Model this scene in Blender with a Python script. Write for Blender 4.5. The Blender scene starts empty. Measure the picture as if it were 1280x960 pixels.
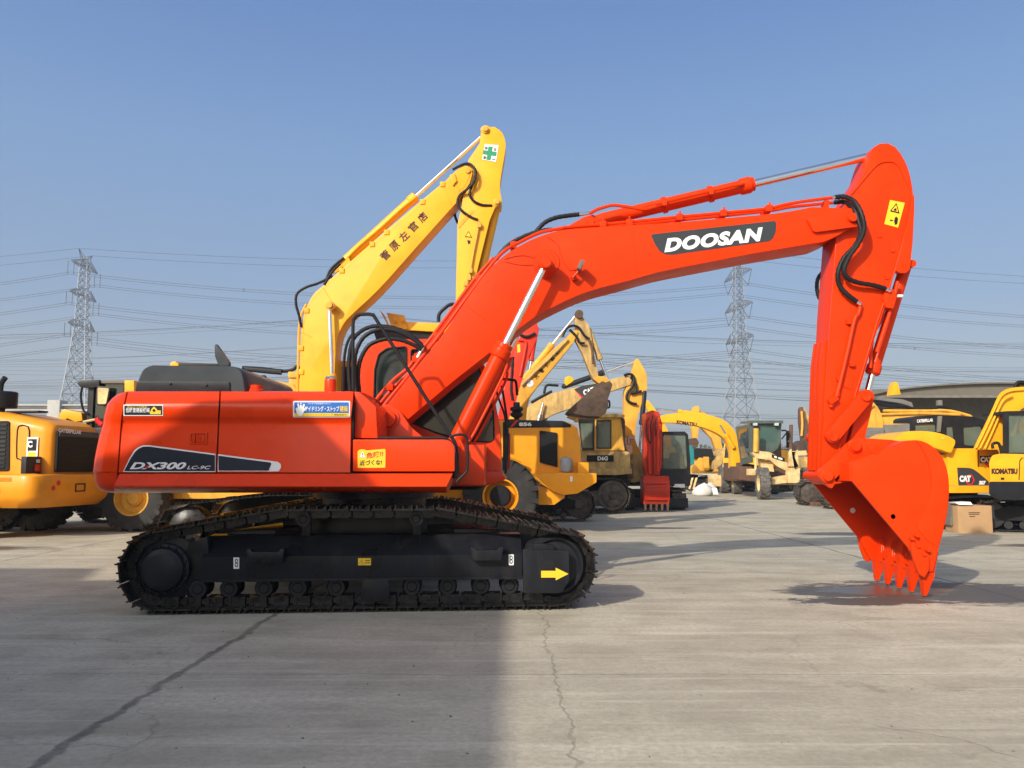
import bpy, bmesh, math, random
from mathutils import Vector, Matrix
random.seed(7)
R = math.radians
sc = bpy.context.scene
col = sc.collection
V = Vector

# ---------------------------------------------------------------- camera
F, HC = 1030.0, 1.475                      # focal length in photo pixels, eye height
PITCH = math.atan(102 / F)
cam_d = bpy.data.cameras.new('camera'); cam = bpy.data.objects.new('camera', cam_d); col.objects.link(cam)
cam_d.sensor_width = 36; cam_d.lens = F * 36 / 1280; cam_d.clip_start = 0.1; cam_d.clip_end = 6000
cam.location = (0, 0, HC); cam.rotation_euler = (R(90) + PITCH, 0, 0)
sc.camera = cam
# ---------------------------------------------------------------- light
SUN = V((1.05, 1.5, -1.0)).normalized()     # the way the light travels
sd = bpy.data.lights.new('sun', 'SUN'); so = bpy.data.objects.new('sun', sd); col.objects.link(so)
sd.energy = 3.9; sd.angle = R(0.7); sd.color = (1.0, 0.93, 0.82)
so.rotation_euler = SUN.to_track_quat('-Z', 'Y').to_euler(); so.location = (-30, -40, 30)
w = bpy.data.worlds.new("World"); sc.world = w; w.use_nodes = True
nt = w.node_tree
sky = nt.nodes.new('ShaderNodeTexSky'); sky.sky_type = 'NISHITA'; sky.sun_disc = False
sky.sun_elevation = math.asin(-SUN.z); sky.sun_rotation = math.atan2(-SUN.x, -SUN.y)
sky.altitude = 0; sky.air_density = 1.0; sky.dust_density = 3.0; sky.ozone_density = 2.0
bg = nt.nodes['Background']; nt.links.new(sky.outputs[0], bg.inputs[0]); bg.inputs[1].default_value = 0.15
tcw = nt.nodes.new('ShaderNodeTexCoord'); spw = nt.nodes.new('ShaderNodeSeparateXYZ'); rpw = nt.nodes.new('ShaderNodeValToRGB')   # hazy winter air, by height above the horizon, plus a brightened zenith for fill
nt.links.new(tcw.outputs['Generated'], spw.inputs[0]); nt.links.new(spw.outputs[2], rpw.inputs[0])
cr_ = rpw.color_ramp; cr_.elements[0].position = 0.0; cr_.elements[0].color = (.43, .47, .53, 1); cr_.elements[1].position = 1.0; cr_.elements[1].color = (.26, .40, .56, 1)  # last stop: unseen zenith, made brighter than real to add fill on shaded ground
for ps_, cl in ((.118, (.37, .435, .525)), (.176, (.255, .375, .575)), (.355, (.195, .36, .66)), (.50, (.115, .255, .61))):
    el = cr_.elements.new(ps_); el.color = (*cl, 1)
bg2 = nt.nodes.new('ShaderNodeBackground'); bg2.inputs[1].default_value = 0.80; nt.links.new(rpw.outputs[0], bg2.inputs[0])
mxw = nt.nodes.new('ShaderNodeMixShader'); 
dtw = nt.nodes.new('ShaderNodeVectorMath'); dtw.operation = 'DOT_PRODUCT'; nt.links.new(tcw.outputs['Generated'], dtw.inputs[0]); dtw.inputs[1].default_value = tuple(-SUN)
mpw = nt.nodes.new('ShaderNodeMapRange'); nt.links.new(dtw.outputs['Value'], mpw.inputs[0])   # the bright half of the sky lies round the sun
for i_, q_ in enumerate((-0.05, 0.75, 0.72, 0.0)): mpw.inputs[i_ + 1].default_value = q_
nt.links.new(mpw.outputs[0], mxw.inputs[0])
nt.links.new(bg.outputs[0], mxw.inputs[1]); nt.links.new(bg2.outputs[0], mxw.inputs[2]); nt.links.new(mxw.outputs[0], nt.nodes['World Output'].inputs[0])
sc.view_settings.view_transform = 'Standard'; sc.view_settings.look = 'None'
sc.view_settings.exposure = 0.25; sc.view_settings.gamma = 1.0; sc.view_settings.use_curve_mapping = False
sc.cycles.max_bounces = 6; sc.cycles.diffuse_bounces = 2; sc.cycles.glossy_bounces = 3
sc.cycles.transmission_bounces = 4; sc.cycles.transparent_max_bounces = 8
sc.cycles.caustics_reflective = False; sc.cycles.caustics_refractive = False

# ---------------------------------------------------------------- pixel rays to real points
cP, sP = math.cos(PITCH), math.sin(PITCH)
def ray(px, py):
    u = (px - 640) / F; v = (480 - py) / F
    return V((u, cP - v * sP, sP + v * cP))
def at(px, py, Y):
    d = ray(px, py); return V((0, 0, HC)) + d * (Y / d.y)
def pl(Y): return lambda x, y: at(x, y, Y)
class FR:                                    # a standing local frame: u forward, v to its left, z up
    def __init__(s, x, y, yaw, z=0):
        s.o = V((x, y, z)); s.yaw = yaw
        s.u = V((math.cos(yaw), math.sin(yaw), 0)); s.v = V((-math.sin(yaw), math.cos(yaw), 0))
    def pt(s, u, v, z): return s.o + s.u * u + s.v * v + V((0, 0, z))
    def vpl(s, v0):                          # pixel -> point on the plane v = v0
        def f(x, y):
            d = ray(x, y); c = V((0, 0, HC)); p = s.o + s.v * v0
            return c + d * ((p - c).dot(s.v) / d.dot(s.v))
        return f
    def upl(s, u0):
        def f(x, y):
            d = ray(x, y); c = V((0, 0, HC)); p = s.o + s.u * u0
            return c + d * ((p - c).dot(s.u) / d.dot(s.u))
        return f
WF = FR(0, 0, 0)

# ---------------------------------------------------------------- materials
MATS = {}
def mat(name, c, rough=0.5, metal=0.0, var=0.08, vscale=3.0, coat=0.0, dirt=0.0, dcol=(0.25, 0.21, 0.16), dscale=2.0,
        bump=0.0, bscale=40, alpha=None, spec=0.28, streak=False, trans=0.0):
    m = bpy.data.materials.new(name); m.use_nodes = True; n = m.node_tree; b = n.nodes['Principled BSDF']
    L = n.links.new
    geo = n.nodes.new('ShaderNodeNewGeometry')
    mp = n.nodes.new('ShaderNodeMapping'); L(geo.outputs['Position'], mp.inputs[0])
    nz = n.nodes.new('ShaderNodeTexNoise'); nz.inputs['Scale'].default_value = vscale; nz.inputs['Detail'].default_value = 6
    L(mp.outputs[0], nz.inputs['Vector'])
    hsv = n.nodes.new('ShaderNodeHueSaturation'); hsv.inputs['Color'].default_value = (*c, 1)
    mr = n.nodes.new('ShaderNodeMapRange'); mr.inputs[1].default_value = .3; mr.inputs[2].default_value = .7
    mr.inputs[3].default_value = 1 - var; mr.inputs[4].default_value = 1 + var
    L(nz.outputs[0], mr.inputs[0]); L(mr.outputs[0], hsv.inputs['Value'])
    out = hsv.outputs[0]
    if dirt > 0:
        n2 = n.nodes.new('ShaderNodeTexNoise'); n2.inputs['Scale'].default_value = dscale; n2.inputs['Detail'].default_value = 9
        n2.inputs['Roughness'].default_value = .68
        mp2 = n.nodes.new('ShaderNodeMapping'); L(geo.outputs['Position'], mp2.inputs[0])
        if streak: mp2.inputs['Scale'].default_value = (3, 3, .5)
        L(mp2.outputs[0], n2.inputs['Vector'])
        m2 = n.nodes.new('ShaderNodeMapRange'); m2.inputs[1].default_value = .62 - dirt * .3; m2.inputs[2].default_value = .82 - dirt * .15
        m2.inputs[4].default_value = min(1, .35 + dirt)
        L(n2.outputs[0], m2.inputs[0])
        mx = n.nodes.new('ShaderNodeMix'); mx.data_type = 'RGBA'; L(m2.outputs[0], mx.inputs[0]); L(out, mx.inputs[6])
        mx.inputs[7].default_value = (*dcol, 1); out = mx.outputs[2]
    L(out, b.inputs['Base Color'])
    r2 = n.nodes.new('ShaderNodeMapRange'); r2.inputs[1].default_value = .3; r2.inputs[2].default_value = .7
    r2.inputs[3].default_value = max(0.02, rough - .08); r2.inputs[4].default_value = min(1, rough + .08)
    L(nz.outputs[0], r2.inputs[0]); L(r2.outputs[0], b.inputs['Roughness'])
    b.inputs['Metallic'].default_value = metal; b.inputs['Coat Weight'].default_value = coat; b.inputs['Coat Roughness'].default_value = .12
    b.inputs['Specular IOR Level'].default_value = spec
    if trans: b.inputs['Transmission Weight'].default_value = trans; b.inputs['IOR'].default_value = 1.05
    if alpha is not None: b.inputs['Alpha'].default_value = alpha
    if bump > 0:
        n3 = n.nodes.new('ShaderNodeTexNoise'); n3.inputs['Scale'].default_value = bscale; n3.inputs['Detail'].default_value = 4
        L(geo.outputs['Position'], n3.inputs['Vector'])
        bp = n.nodes.new('ShaderNodeBump'); bp.inputs['Strength'].default_value = bump; bp.inputs['Distance'].default_value = .02
        L(n3.outputs[0], bp.inputs['Height']); L(bp.outputs[0], b.inputs['Normal'])
    MATS[name] = m; return m
ORANGE = mat('orange_paint', (0.72, 0.042, 0.001), .30, var=.06, coat=.16, spec=.2, dirt=.05, dcol=(.68, .075, .008), bump=.012, bscale=6)
ORANGE2 = mat('fresh_orange_paint', (0.71, 0.038, 0.001), .38, var=.07, coat=.03, spec=.12, dirt=.2, dcol=(.58, .07, .01), dscale=1.3, bump=.02, bscale=7)
REDO = mat('red_orange_paint', (0.50, 0.03, 0.008), .45, var=.12, dirt=.2, dcol=(.3, .06, .03))
REDB = mat('bright_red_paint', (0.75, 0.035, 0.012), .42, var=.1, dirt=.1, dcol=(.4, .08, .04))
YEL = mat('yellow_paint', (0.84, 0.39, 0.011), .40, var=.08, coat=.05, dirt=.14, dcol=(.48, .24, .03), bump=.015, bscale=6)
YEL2 = mat('dusty_yellow_paint', (0.72, 0.36, 0.04), .55, var=.14, dirt=.4, dcol=(.32, .18, .06), streak=True)
YEL3 = mat('loader_yellow_paint', (0.82, 0.32, 0.010), .40, var=.08, coat=.1, dirt=.12, dcol=(.45, .22, .04))
YELO = mat('old_yellow_paint', (0.55, 0.36, 0.12), .65, var=.2, dirt=.6, dcol=(.2, .13, .07), vscale=6, streak=True)
CATY = mat('cat_loader_paint', (0.74, 0.28, 0.010), .42, var=.08, coat=.05, dirt=.2, dcol=(.42, .18, .03))
CREAM = mat('cream_yellow_paint', (0.72, 0.52, 0.24), .6, var=.18, dirt=.5, dcol=(.3, .18, .09), vscale=6)
BLACK = mat('black_paint', (0.013, 0.014, 0.017), .42, var=.2, dirt=.25, dcol=(.05, .047, .045), bump=.03)
FRAMEP = mat('undercarriage_paint', (0.012, 0.013, 0.017), .32, var=.25, dirt=.45, dcol=(.032, .030, .029), spec=.2, bump=.05, bscale=14, streak=True)
TRACKM = mat('track_steel', (0.012, 0.0115, 0.012), .30, metal=.3, spec=.4, var=.35, dirt=.5, dcol=(.055, .046, .04), dscale=9, vscale=14)
OLDTRACK = mat('dusty_track_steel', (0.06, 0.053, 0.047), .65, metal=.2, var=.3, dirt=.7, dcol=(.16, .12, .09), dscale=6)
HOODG = mat('dark_grey_cover', (0.042, 0.052, 0.056), .36, var=.08, dirt=.1, dcol=(.07, .07, .065), coat=.05)
RUB = mat('black_rubber', (0.009, 0.009, 0.010), .55, var=.2, bump=.1, bscale=60)
TYRE = mat('tyre_rubber', (0.030, 0.029, 0.028), .75, var=.25, dirt=.4, dcol=(.085, .075, .065), dscale=5)
OTYRE = mat('dusty_tyre_rubber', (0.10, 0.095, 0.088), .85, var=.2, dirt=.6, dcol=(.22, .19, .15), dscale=6)
CHROME = mat('chrome_rod', (0.80, 0.80, 0.80), .14, metal=1.0, var=.03)
DSTEEL = mat('dark_lattice_steel', (0.10, 0.105, 0.11), .6, metal=.1, var=.2)
STEEL = mat('galvanised_steel', (0.34, 0.35, 0.36), .6, metal=.2, var=.15)
RUST = mat('rusty_steel', (0.13, 0.07, 0.045), .8, var=.35, dirt=.5, dcol=(.06, .045, .035), vscale=8)
BROWN = mat('brown_bucket_steel', (0.075, 0.048, 0.034), .6, metal=.2, var=.3, dirt=.5, dcol=(.15, .1, .06), vscale=8)
WHITE = mat('white_decal', (0.80, 0.80, 0.78), .5, var=.03)
GREYD = mat('charcoal_decal', (0.035, 0.040, 0.045), .5, var=.05)
NAVY = mat('navy_decal', (0.010, 0.014, 0.028), .42, var=.05)
YDEC = mat('yellow_decal', (0.85, 0.55, 0.03), .5, var=.04)
REDD = mat('red_decal', (0.65, 0.02, 0.02), .5, var=.03)
BLUE = mat('blue_decal', (0.02, 0.13, 0.45), .5, var=.05)
GREEND = mat('green_decal', (0.02, 0.26, 0.12), .5, var=.04)
INK = mat('black_ink', (0.012, 0.011, 0.012), .6, var=.03)
BRINK = mat('brown_ink', (0.045, 0.022, 0.018), .6, var=.05)
GLASS = mat('tinted_glass', (0.012, 0.02, 0.02), .06, var=.05, alpha=.86, spec=.5)
GLASSG = mat('green_glass', (0.12, 0.155, 0.12), .08, var=.2, alpha=.72, spec=.7, vscale=2)
DARKG = mat('dark_glass', (0.012, 0.016, 0.018), .07, var=.2, spec=.8)
SOOT = mat('dark_interior', (0.012, 0.012, 0.013), .8, var=.3)
SEATM = mat('seat_fabric', (0.22, 0.05, 0.03), .9, var=.1)
BAGM = mat('white_woven_bag', (0.62, 0.61, 0.56), .8, var=.12, dirt=.25, dcol=(.3, .26, .2), bump=.4, bscale=9)
CARD = mat('cardboard', (0.42, 0.26, 0.13), .85, var=.08, dirt=.1, dcol=(.3, .17, .08))
CABG = mat('grey_green_cab_paint', (0.07, 0.10, 0.085), .5, var=.15, dirt=.3, dcol=(.14, .13, .11))
GREYM = mat('warm_grey_metal', (0.16, 0.15, 0.13), .6, var=.15, dirt=.3, dcol=(.1, .08, .06))
ROOFM = mat('shed_roof_sheet', (0.14, 0.125, 0.10), .7, var=.08, dirt=.3, dcol=(.10, .08, .06), dscale=.4)
CORTN = mat('painted_container', (0.10, 0.16, 0.22), .6, var=.12, dirt=.3)
TEAL = mat('teal_tarpaulin', (0.02, 0.22, 0.22), .6, var=.15)
PALE = mat('pale_concrete', (0.42, 0.41, 0.38), .8, var=.1)
LAMPG = mat('lamp_lens', (0.5, 0.5, 0.48), .2, var=.1)
REDL = mat('red_lens', (0.45, 0.015, 0.01), .2, var=.05)
SCUFF = mat('scuffed_paint', (0.80, 0.36, 0.26), .6, var=.2, vscale=30)
WIREM = mat('cable_aluminium', (0.10, 0.11, 0.12), .6, metal=.2, var=.05)

# ---------------------------------------------------------------- mesh building
def crv(pts, n=6, closed=False):             # Catmull-Rom through 2D or 3D points
    P = [V(p) for p in pts]; out = []; m = len(P)
    rng = range(m if closed else m - 1)
    for i in rng:
        p0 = P[(i - 1) % m] if (closed or i > 0) else P[0] * 2 - P[1]
        p1 = P[i]; p2 = P[(i + 1) % m]
        p3 = P[(i + 2) % m] if (closed or i + 2 < m) else P[-1] * 2 - P[-2]
        for k in range(n):
            t = k / n
            out.append(0.5 * ((2 * p1) + (p2 - p0) * t + (2 * p0 - 5 * p1 + 4 * p2 - p3) * t * t + (3 * p1 - p0 - 3 * p2 + p3) * t ** 3))
    if not closed: out.append(P[-1])
    return out
def rnd(pts, r, n=4):                        # round every corner of a 2D polygon
    out = []; m = len(pts)
    for i in range(m):
        a, b, c = V(pts[i - 1]), V(pts[i]), V(pts[(i + 1) % m])
        rr = r if not isinstance(r, (list, tuple)) else r[i]
        if rr <= 0: out.append(tuple(b)); continue
        d1, d2 = (a - b), (c - b); k = min(rr, d1.length * .45, d2.length * .45)
        p, q = b + d1.normalized() * k, b + d2.normalized() * k
        for j in range(n + 1):
            t = j / n; out.append(tuple((1 - t) ** 2 * p + 2 * t * (1 - t) * b + t * t * q))
    return out
def circ(cx, cy, r, n=20, ry=None, a0=0, a1=360):
    ry = ry or r; full = abs(a1 - a0) >= 360
    return [(cx + r * math.cos(R(a0 + (a1 - a0) * i / (n if full else n - 1))), cy + ry * math.sin(R(a0 + (a1 - a0) * i / (n if full else n - 1)))) for i in range(n)]
WL = {}
class MB:
    def __init__(s): s.v = []; s.f = []
    def raw(s, vs, fs):
        k = len(s.v); s.v += [V(p) for p in vs]; s.f += [tuple(i + k for i in f) for f in fs]; return s
    def bm(s, bm, bevel=0, ang=30, seg=2):
        bmesh.ops.recalc_face_normals(bm, faces=bm.faces[:])
        if bevel > 0:
            es = [e for e in bm.edges if len(e.link_faces) == 2 and e.calc_face_angle(0) > R(ang)]
            if es: bmesh.ops.bevel(bm, geom=es, offset=bevel, segments=seg, profile=.7, affect='EDGES', clamp_overlap=True)
        bm.verts.index_update()
        s.raw([v.co.copy() for v in bm.verts], [[v.index for v in f.verts] for f in bm.faces]); bm.free(); return s
    def prism(s, pts, d, bevel=0, holes=()):  # 3D outline pushed along d
        d = V(d); bm = bmesh.new()
        if holes:
            es = []
            for loop in [pts] + list(holes):
                vs = [bm.verts.new(p) for p in loop]
                es += [bm.edges.new((vs[i - 1], vs[i])) for i in range(len(vs))]
            bmesh.ops.triangle_fill(bm, edges=es, use_beauty=True)
            bmesh.ops.dissolve_limit(bm, angle_limit=.001, verts=bm.verts[:], edges=bm.edges[:]) if False else None
            fs = bm.faces[:]
        else:
            fs = [bm.faces.new([bm.verts.new(p) for p in pts])]
        r = bmesh.ops.extrude_face_region(bm, geom=fs)
        bmesh.ops.translate(bm, vec=d, verts=[g for g in r['geom'] if isinstance(g, bmesh.types.BMVert)])
        if not holes: pass
        return s.bm(bm, bevel)
    def px(s, pts, Y0, Y1, bevel=0, holes=()): # photo outline at depth Y0, as thick as Y1 - Y0
        return s.prism([at(x, y, Y0) for x, y in pts], (0, Y1 - Y0, 0), bevel, [[at(x, y, Y0) for x, y in h] for h in holes])
    def box(s, f, u0, u1, v0, v1, z0, z1, bevel=0):
        p = [f.pt(u0, v0, z0), f.pt(u1, v0, z0), f.pt(u1, v1, z0), f.pt(u0, v1, z0)]
        return s.prism(p, (0, 0, z1 - z0), bevel)
    def side(s, f, uz, v0, v1, bevel=0, holes=()):  # outline in the frame's (u, z), thick in v
        return s.prism([f.pt(u, v0, z) for u, z in uz], f.v * (v1 - v0), bevel, [[f.pt(u, v0, z) for u, z in h] for h in holes])
    def front(s, f, vz, u0, u1, bevel=0, holes=()):
        return s.prism([f.pt(u0, v, z) for v, z in vz], f.u * (u1 - u0), bevel, [[f.pt(u0, v, z) for v, z in h] for h in holes])
    def loft(s, rings, cap=True, closed=True):
        n = len(rings[0]); vs = [p for r in rings for p in r]; fs = []
        for i in range(len(rings) - 1):
            for j in range(n if closed else n - 1):
                a = i * n + j; b = i * n + (j + 1) % n; fs.append((a, b, b + n, a + n))
        if cap: fs += [tuple(range(n))[::-1], tuple((len(rings) - 1) * n + j for j in range(n))]
        bm = bmesh.new(); bv = [bm.verts.new(p) for p in vs]
        for f in fs:
            try: bm.faces.new([bv[i] for i in f])
            except ValueError: pass
        return s.bm(bm)
    def tube(s, pts, r, n=8, smooth=0, rib=0):
        P = crv(pts, smooth) if smooth else [V(p) for p in pts]
        up = V((0, 0, 1)); rings = []; prev = None
        for i, p in enumerate(P):
            t = (P[min(i + 1, len(P) - 1)] - P[max(i - 1, 0)]); t = t.normalized() if t.length > 1e-9 else V((1, 0, 0))
            if prev is None:
                a = t.cross(up); a = a if a.length > .1 else t.cross(V((0, 1, 0))); a.normalize()
            else:
                a = prev - t * prev.dot(t); a = a.normalized() if a.length > 1e-6 else prev
            prev = a; b = t.cross(a)
            rr = r(i / (len(P) - 1)) if callable(r) else r
            if rib and i % 2: rr *= 1 - rib
            rings.append([p + a * (rr * math.cos(2 * math.pi * k / n)) + b * (rr * math.sin(2 * math.pi * k / n)) for k in range(n)])
        return s.loft(rings)
    def lathe(s, c, axis, prof, n=24, cap=True):        # prof: (radius, distance along axis)
        axis = V(axis).normalized(); a = axis.cross(V((0, 0, 1))); a = a if a.length > .1 else axis.cross(V((1, 0, 0)))
        a.normalize(); b = axis.cross(a); c = V(c)
        return s.loft([[c + axis * h + a * (max(r, .0005) * math.cos(2 * math.pi * k / n)) + b * (max(r, .0005) * math.sin(2 * math.pi * k / n)) for k in range(n)] for r, h in prof], cap=cap)
    def cyl(s, p, q, r, n=16, bev=0):
        p, q = V(p), V(q); L = (q - p).length
        if bev: prof = [(r - bev, 0), (r, bev), (r, L - bev), (r - bev, L)]
        else: prof = [(r, 0), (r, L)]
        return s.lathe(p, q - p, prof, n)
    def build(s, name, m, parent=None, ang=32, loc=None):
        lo = V([min(v[i] for v in s.v) for i in range(3)]); hi = V([max(v[i] for v in s.v) for i in range(3)])
        c = V(loc) if loc is not None else (lo + hi) / 2
        if loc is None and parent is None: c.z = lo.z
        me = bpy.data.meshes.new(name); me.from_pydata([v - c for v in s.v], [], s.f); me.update()
        me.materials.append(m); me.shade_smooth(); me.set_sharp_from_angle(angle=R(ang))
        o = bpy.data.objects.new(name, me); col.objects.link(o); WL[o.name] = c
        if parent is not None:
            o.parent = parent; o.location = c - WL[parent.name]
        else: o.location = c
        return o
def tag(o, label=None, cat=None, group=None, kind=None):
    if label: o['label'] = label
    if cat: o['category'] = cat
    if group: o['group'] = group
    if kind: o['kind'] = kind
    return o
def thing(name, label, cat, loc, group=None):
    o = bpy.data.objects.new(name, None); col.objects.link(o); o.location = loc; WL[o.name] = V(loc)
    o.empty_display_size = .3
    return tag(o, label, cat, group)
def decal(name, pts, P, m, parent, label=None):
    w_ = [P(x, y) for x, y in pts]
    n_ = (w_[1] - w_[0]).cross(w_[-1] - w_[0]);
    o = MB().raw(w_, [tuple(range(len(w_)))]).build(name, m, parent)
    return tag(o, label)
def text(body, p0, p1, h, P, m, parent, name='lettering', shear=0.0, off=0.0, up=None, space=1.0):
    cu = bpy.data.curves.new('t', 'FONT'); cu.body = body; cu.shear = shear; cu.offset = off; cu.space_character = space
    cu.resolution_u = 4
    to = bpy.data.objects.new('t', cu); col.objects.link(to)
    me = bpy.data.meshes.new_from_object(to.evaluated_get(bpy.context.evaluated_depsgraph_get()))
    vs = [v.co.copy() for v in me.vertices]; fs = [tuple(p.vertices) for p in me.polygons]
    bpy.data.objects.remove(to); bpy.data.curves.remove(cu); bpy.data.meshes.remove(me)
    x0, x1 = min(v.x for v in vs), max(v.x for v in vs); y0, y1 = min(v.y for v in vs), max(v.y for v in vs)
    o = P(*p0); e = P(*p1)
    if up is None:
        dx, dy = p1[0] - p0[0], p1[1] - p0[1]; L = math.hypot(dx, dy); up = (dy / L * h, -dx / L * h)
    t = P(p0[0] + up[0], p0[1] + up[1])
    return MB().raw([o + (e - o) * ((v.x - x0) / (x1 - x0)) + (t - o) * ((v.y - y0) / (y1 - y0)) for v in vs], fs).build(name, m, parent)
# ================================================================ ground
def ground():
    m = bpy.data.materials.new('yard_concrete'); m.use_nodes = True; n = m.node_tree; L = n.links.new; b = n.nodes['Principled BSDF']
    N = n.nodes.new
    geo = N('ShaderNodeNewGeometry'); sep = N('ShaderNodeSeparateXYZ'); L(geo.outputs['Position'], sep.inputs[0])
    def noise(scale, detail=6, rough=.5, vec=None, sx=1, sy=1, rot=0):
        t = N('ShaderNodeTexNoise'); t.inputs['Scale'].default_value = scale; t.inputs['Detail'].default_value = detail; t.inputs['Roughness'].default_value = rough
        mp = N('ShaderNodeMapping'); mp.inputs['Scale'].default_value = (sx, sy, 1); mp.inputs['Rotation'].default_value = (0, 0, rot); L(vec or geo.outputs['Position'], mp.inputs[0]); L(mp.outputs[0], t.inputs['Vector']); return t.outputs[0]
    def math_(op, a, b_=None, c=None, clamp=False):
        t = N('ShaderNodeMath'); t.operation = op; t.use_clamp = clamp
        for i, q in enumerate((a, b_, c)):
            if q is None: continue
            if isinstance(q, (int, float)): t.inputs[i].default_value = q
            else: L(q, t.inputs[i])
        return t.outputs[0]
    def mr(x, a, b_, c=0, d=1, smooth=False):
        t = N('ShaderNodeMapRange'); t.interpolation_type = 'SMOOTHSTEP' if smooth else 'LINEAR'
        for i, q in enumerate((a, b_, c, d)): t.inputs[i + 1].default_value = q
        L(x, t.inputs[0]); return t.outputs[0]
    def mix(f, a, c):
        t = N('ShaderNodeMix'); t.data_type = 'RGBA'
        if isinstance(f, float): t.inputs[0].default_value = f
        else: L(f, t.inputs[0])
        for i, q in ((6, a), (7, c)):
            if isinstance(q, tuple): t.inputs[i].default_value = (*q, 1)
            else: L(q, t.inputs[i])
        return t.outputs[2]
    X, Y = sep.outputs[0], sep.outputs[1]
    wob = noise(1.1, 4); wob2 = noise(6, 5, .6); big = noise(.35, 5, .55); med = noise(1.7, 8, .62); fine = noise(22, 6, .7); str_ = noise(1.6, 7, .6, sx=.25, sy=1.6, rot=.22)
    c = mix(mr(big, .35, .65), (.42, .375, .275), (.58, .525, .385))
    c = mix(mr(med, .42, .66, 0, .75), c, (.335, .29, .21))
    c = mix(mr(str_, .52, .70, 0, .62), c, (.70, .635, .49))
    c = mix(mr(noise(.9, 8, .7, sx=.4, sy=1.3, rot=-.3), .54, .68, 0, .8), c, (.31, .265, .185))
    c = mix(mr(fine, .36, .62, 0, .5), c, (.27, .24, .18))
    c = mix(mr(noise(3.0, 8, .72, sx=.10, sy=2.2, rot=.42), .54, .70, 0, .55), c, (.66, .60, .46))
    c = mix(mr(noise(2.4, 9, .75, sx=.14, sy=2.0, rot=-.55), .57, .70, 0, .5), c, (.24, .205, .15))
    c = mix(mr(noise(.55, 9, .75), .60, .66, 0, .55), c, (.22, .19, .145))
    c = mix(mr(noise(60, 2, .5), .66, .72, 0, .35), c, (.68, .63, .50))
    c = mix(mr(noise(45, 2, .5), .69, .74, 0, .5), c, (.09, .08, .07))
    def line(coord, c0, wdt, wamp=.06, famp=.02):
        d = math_('ADD', math_('SUBTRACT', coord, c0), math_('ADD', math_('MULTIPLY', math_('SUBTRACT', wob, .5), wamp), math_('MULTIPLY', math_('SUBTRACT', wob2, .5), famp)))
        return math_('SUBTRACT', 1.0, mr(math_('ABSOLUTE', d), wdt * .4, wdt), clamp=True)
    jl = None
    brk = mr(noise(.8, 5, .6), .38, .55)
    for crd, c0, wd, wa, fa, st in ((X, -2.36, .045, .14, .14, .75), (X, 0.32, .016, .34, .16, .34), (X, 5.62, .035, .12, .05, .7), (X, -7.9, .03, .1, .05, .6), (X, 10.9, .03, .1, .05, .6),
                                    (Y, 6.03, .012, .12, .08, .42), (Y, 8.95, .015, .05, .04, .5), (Y, 13.25, .02, .05, .04, .6), (Y, 18.6, .03, .1, .05, .6), (Y, 25.5, .04, .1, .05, .6), (Y, 3.2, .02, .1, .05, .5), (Y, 33, .05, .1, .05, .5)):
        l = math_('MULTIPLY', line(crd, c0, wd, wa, fa), st)
        if crd is Y and c0 != 6.03: l = math_('MULTIPLY', l, brk)
        jl = l if jl is None else math_('MAXIMUM', jl, l)
    # thin random cracks
    vo = N('ShaderNodeTexVoronoi'); vo.feature = 'DISTANCE_TO_EDGE'; vo.inputs['Scale'].default_value = .33
    vadd = N('ShaderNodeVectorMath'); vadd.operation = 'ADD'; nz = N('ShaderNodeTexNoise'); nz.inputs['Scale'].default_value = 2.2; nz.inputs['Detail'].default_value = 6
    L(geo.outputs['Position'], nz.inputs['Vector']); vs = N('ShaderNodeVectorMath'); vs.operation = 'SCALE'; vs.inputs['Scale'].default_value = .55; L(nz.outputs['Color'], vs.inputs[0])
    L(geo.outputs['Position'], vadd.inputs[0]); L(vs.outputs[0], vadd.inputs[1]); L(vadd.outputs[0], vo.inputs['Vector'])
    cr = math_('MULTIPLY', math_('SUBTRACT', 1.0, mr(vo.outputs[0], .001, .006), clamp=True), mr(noise(.5, 4), .50, .60, 0, .55))
    jl2 = math_('MAXIMUM', math_('MULTIPLY', jl, mr(noise(3.5, 6, .7), .3, .6, .45, 1)), math_('MULTIPLY', cr, .45))
    c = mix(jl2, c, (.065, .055, .047))
    # wet patches: noisy ellipses
    def wet(cx, cy, rx, ry, soft=.35, amp=1.2, scl=None):
        dx = math_('DIVIDE', math_('SUBTRACT', X, cx), rx); dy = math_('DIVIDE', math_('SUBTRACT', Y, cy), ry)
        d = math_('SQRT', math_('ADD', math_('MULTIPLY', dx, dx), math_('MULTIPLY', dy, dy)))
        d = math_('ADD', d, math_('MULTIPLY', math_('SUBTRACT', noise(3.4, 9, .78, sx=.6, sy=1.3), .5), amp))
        return math_('SUBTRACT', 1.0, mr(d, 1 - soft, 1, 0, 1), clamp=True)
    damp = wet(5.0, 9.92, 1.75, .92, .22, 2.6)
    for a in ((3.95, 9.9, .9, .5, .2, 2.6), (7.2, 18.1, 1.2, .5, .25, 1.2), (5.6, 9.3, 1.3, .3, .2, 3.0), (3.9, 9.2, .9, .3, .15, 3.4), (3.5, 19.8, .9, .3, .3, 1.5), (7.0, 34, 3, .5, .3, 1.5), (-10, 15.0, 2, .6, .5, 1.5), (10.2, 15.5, 1.6, .4, .4, 1.5)):
        damp = math_('MAXIMUM', damp, wet(*a))
    pud = wet(4.45, 9.98, .85, .38, .12, 1.9); pud = math_('MAXIMUM', pud, wet(7.2, 18.1, .7, .3, .2, .9))
    c = mix(math_('MULTIPLY', damp, .9), c, (.050, .045, .040))
    L(c, b.inputs['Base Color'])
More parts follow.
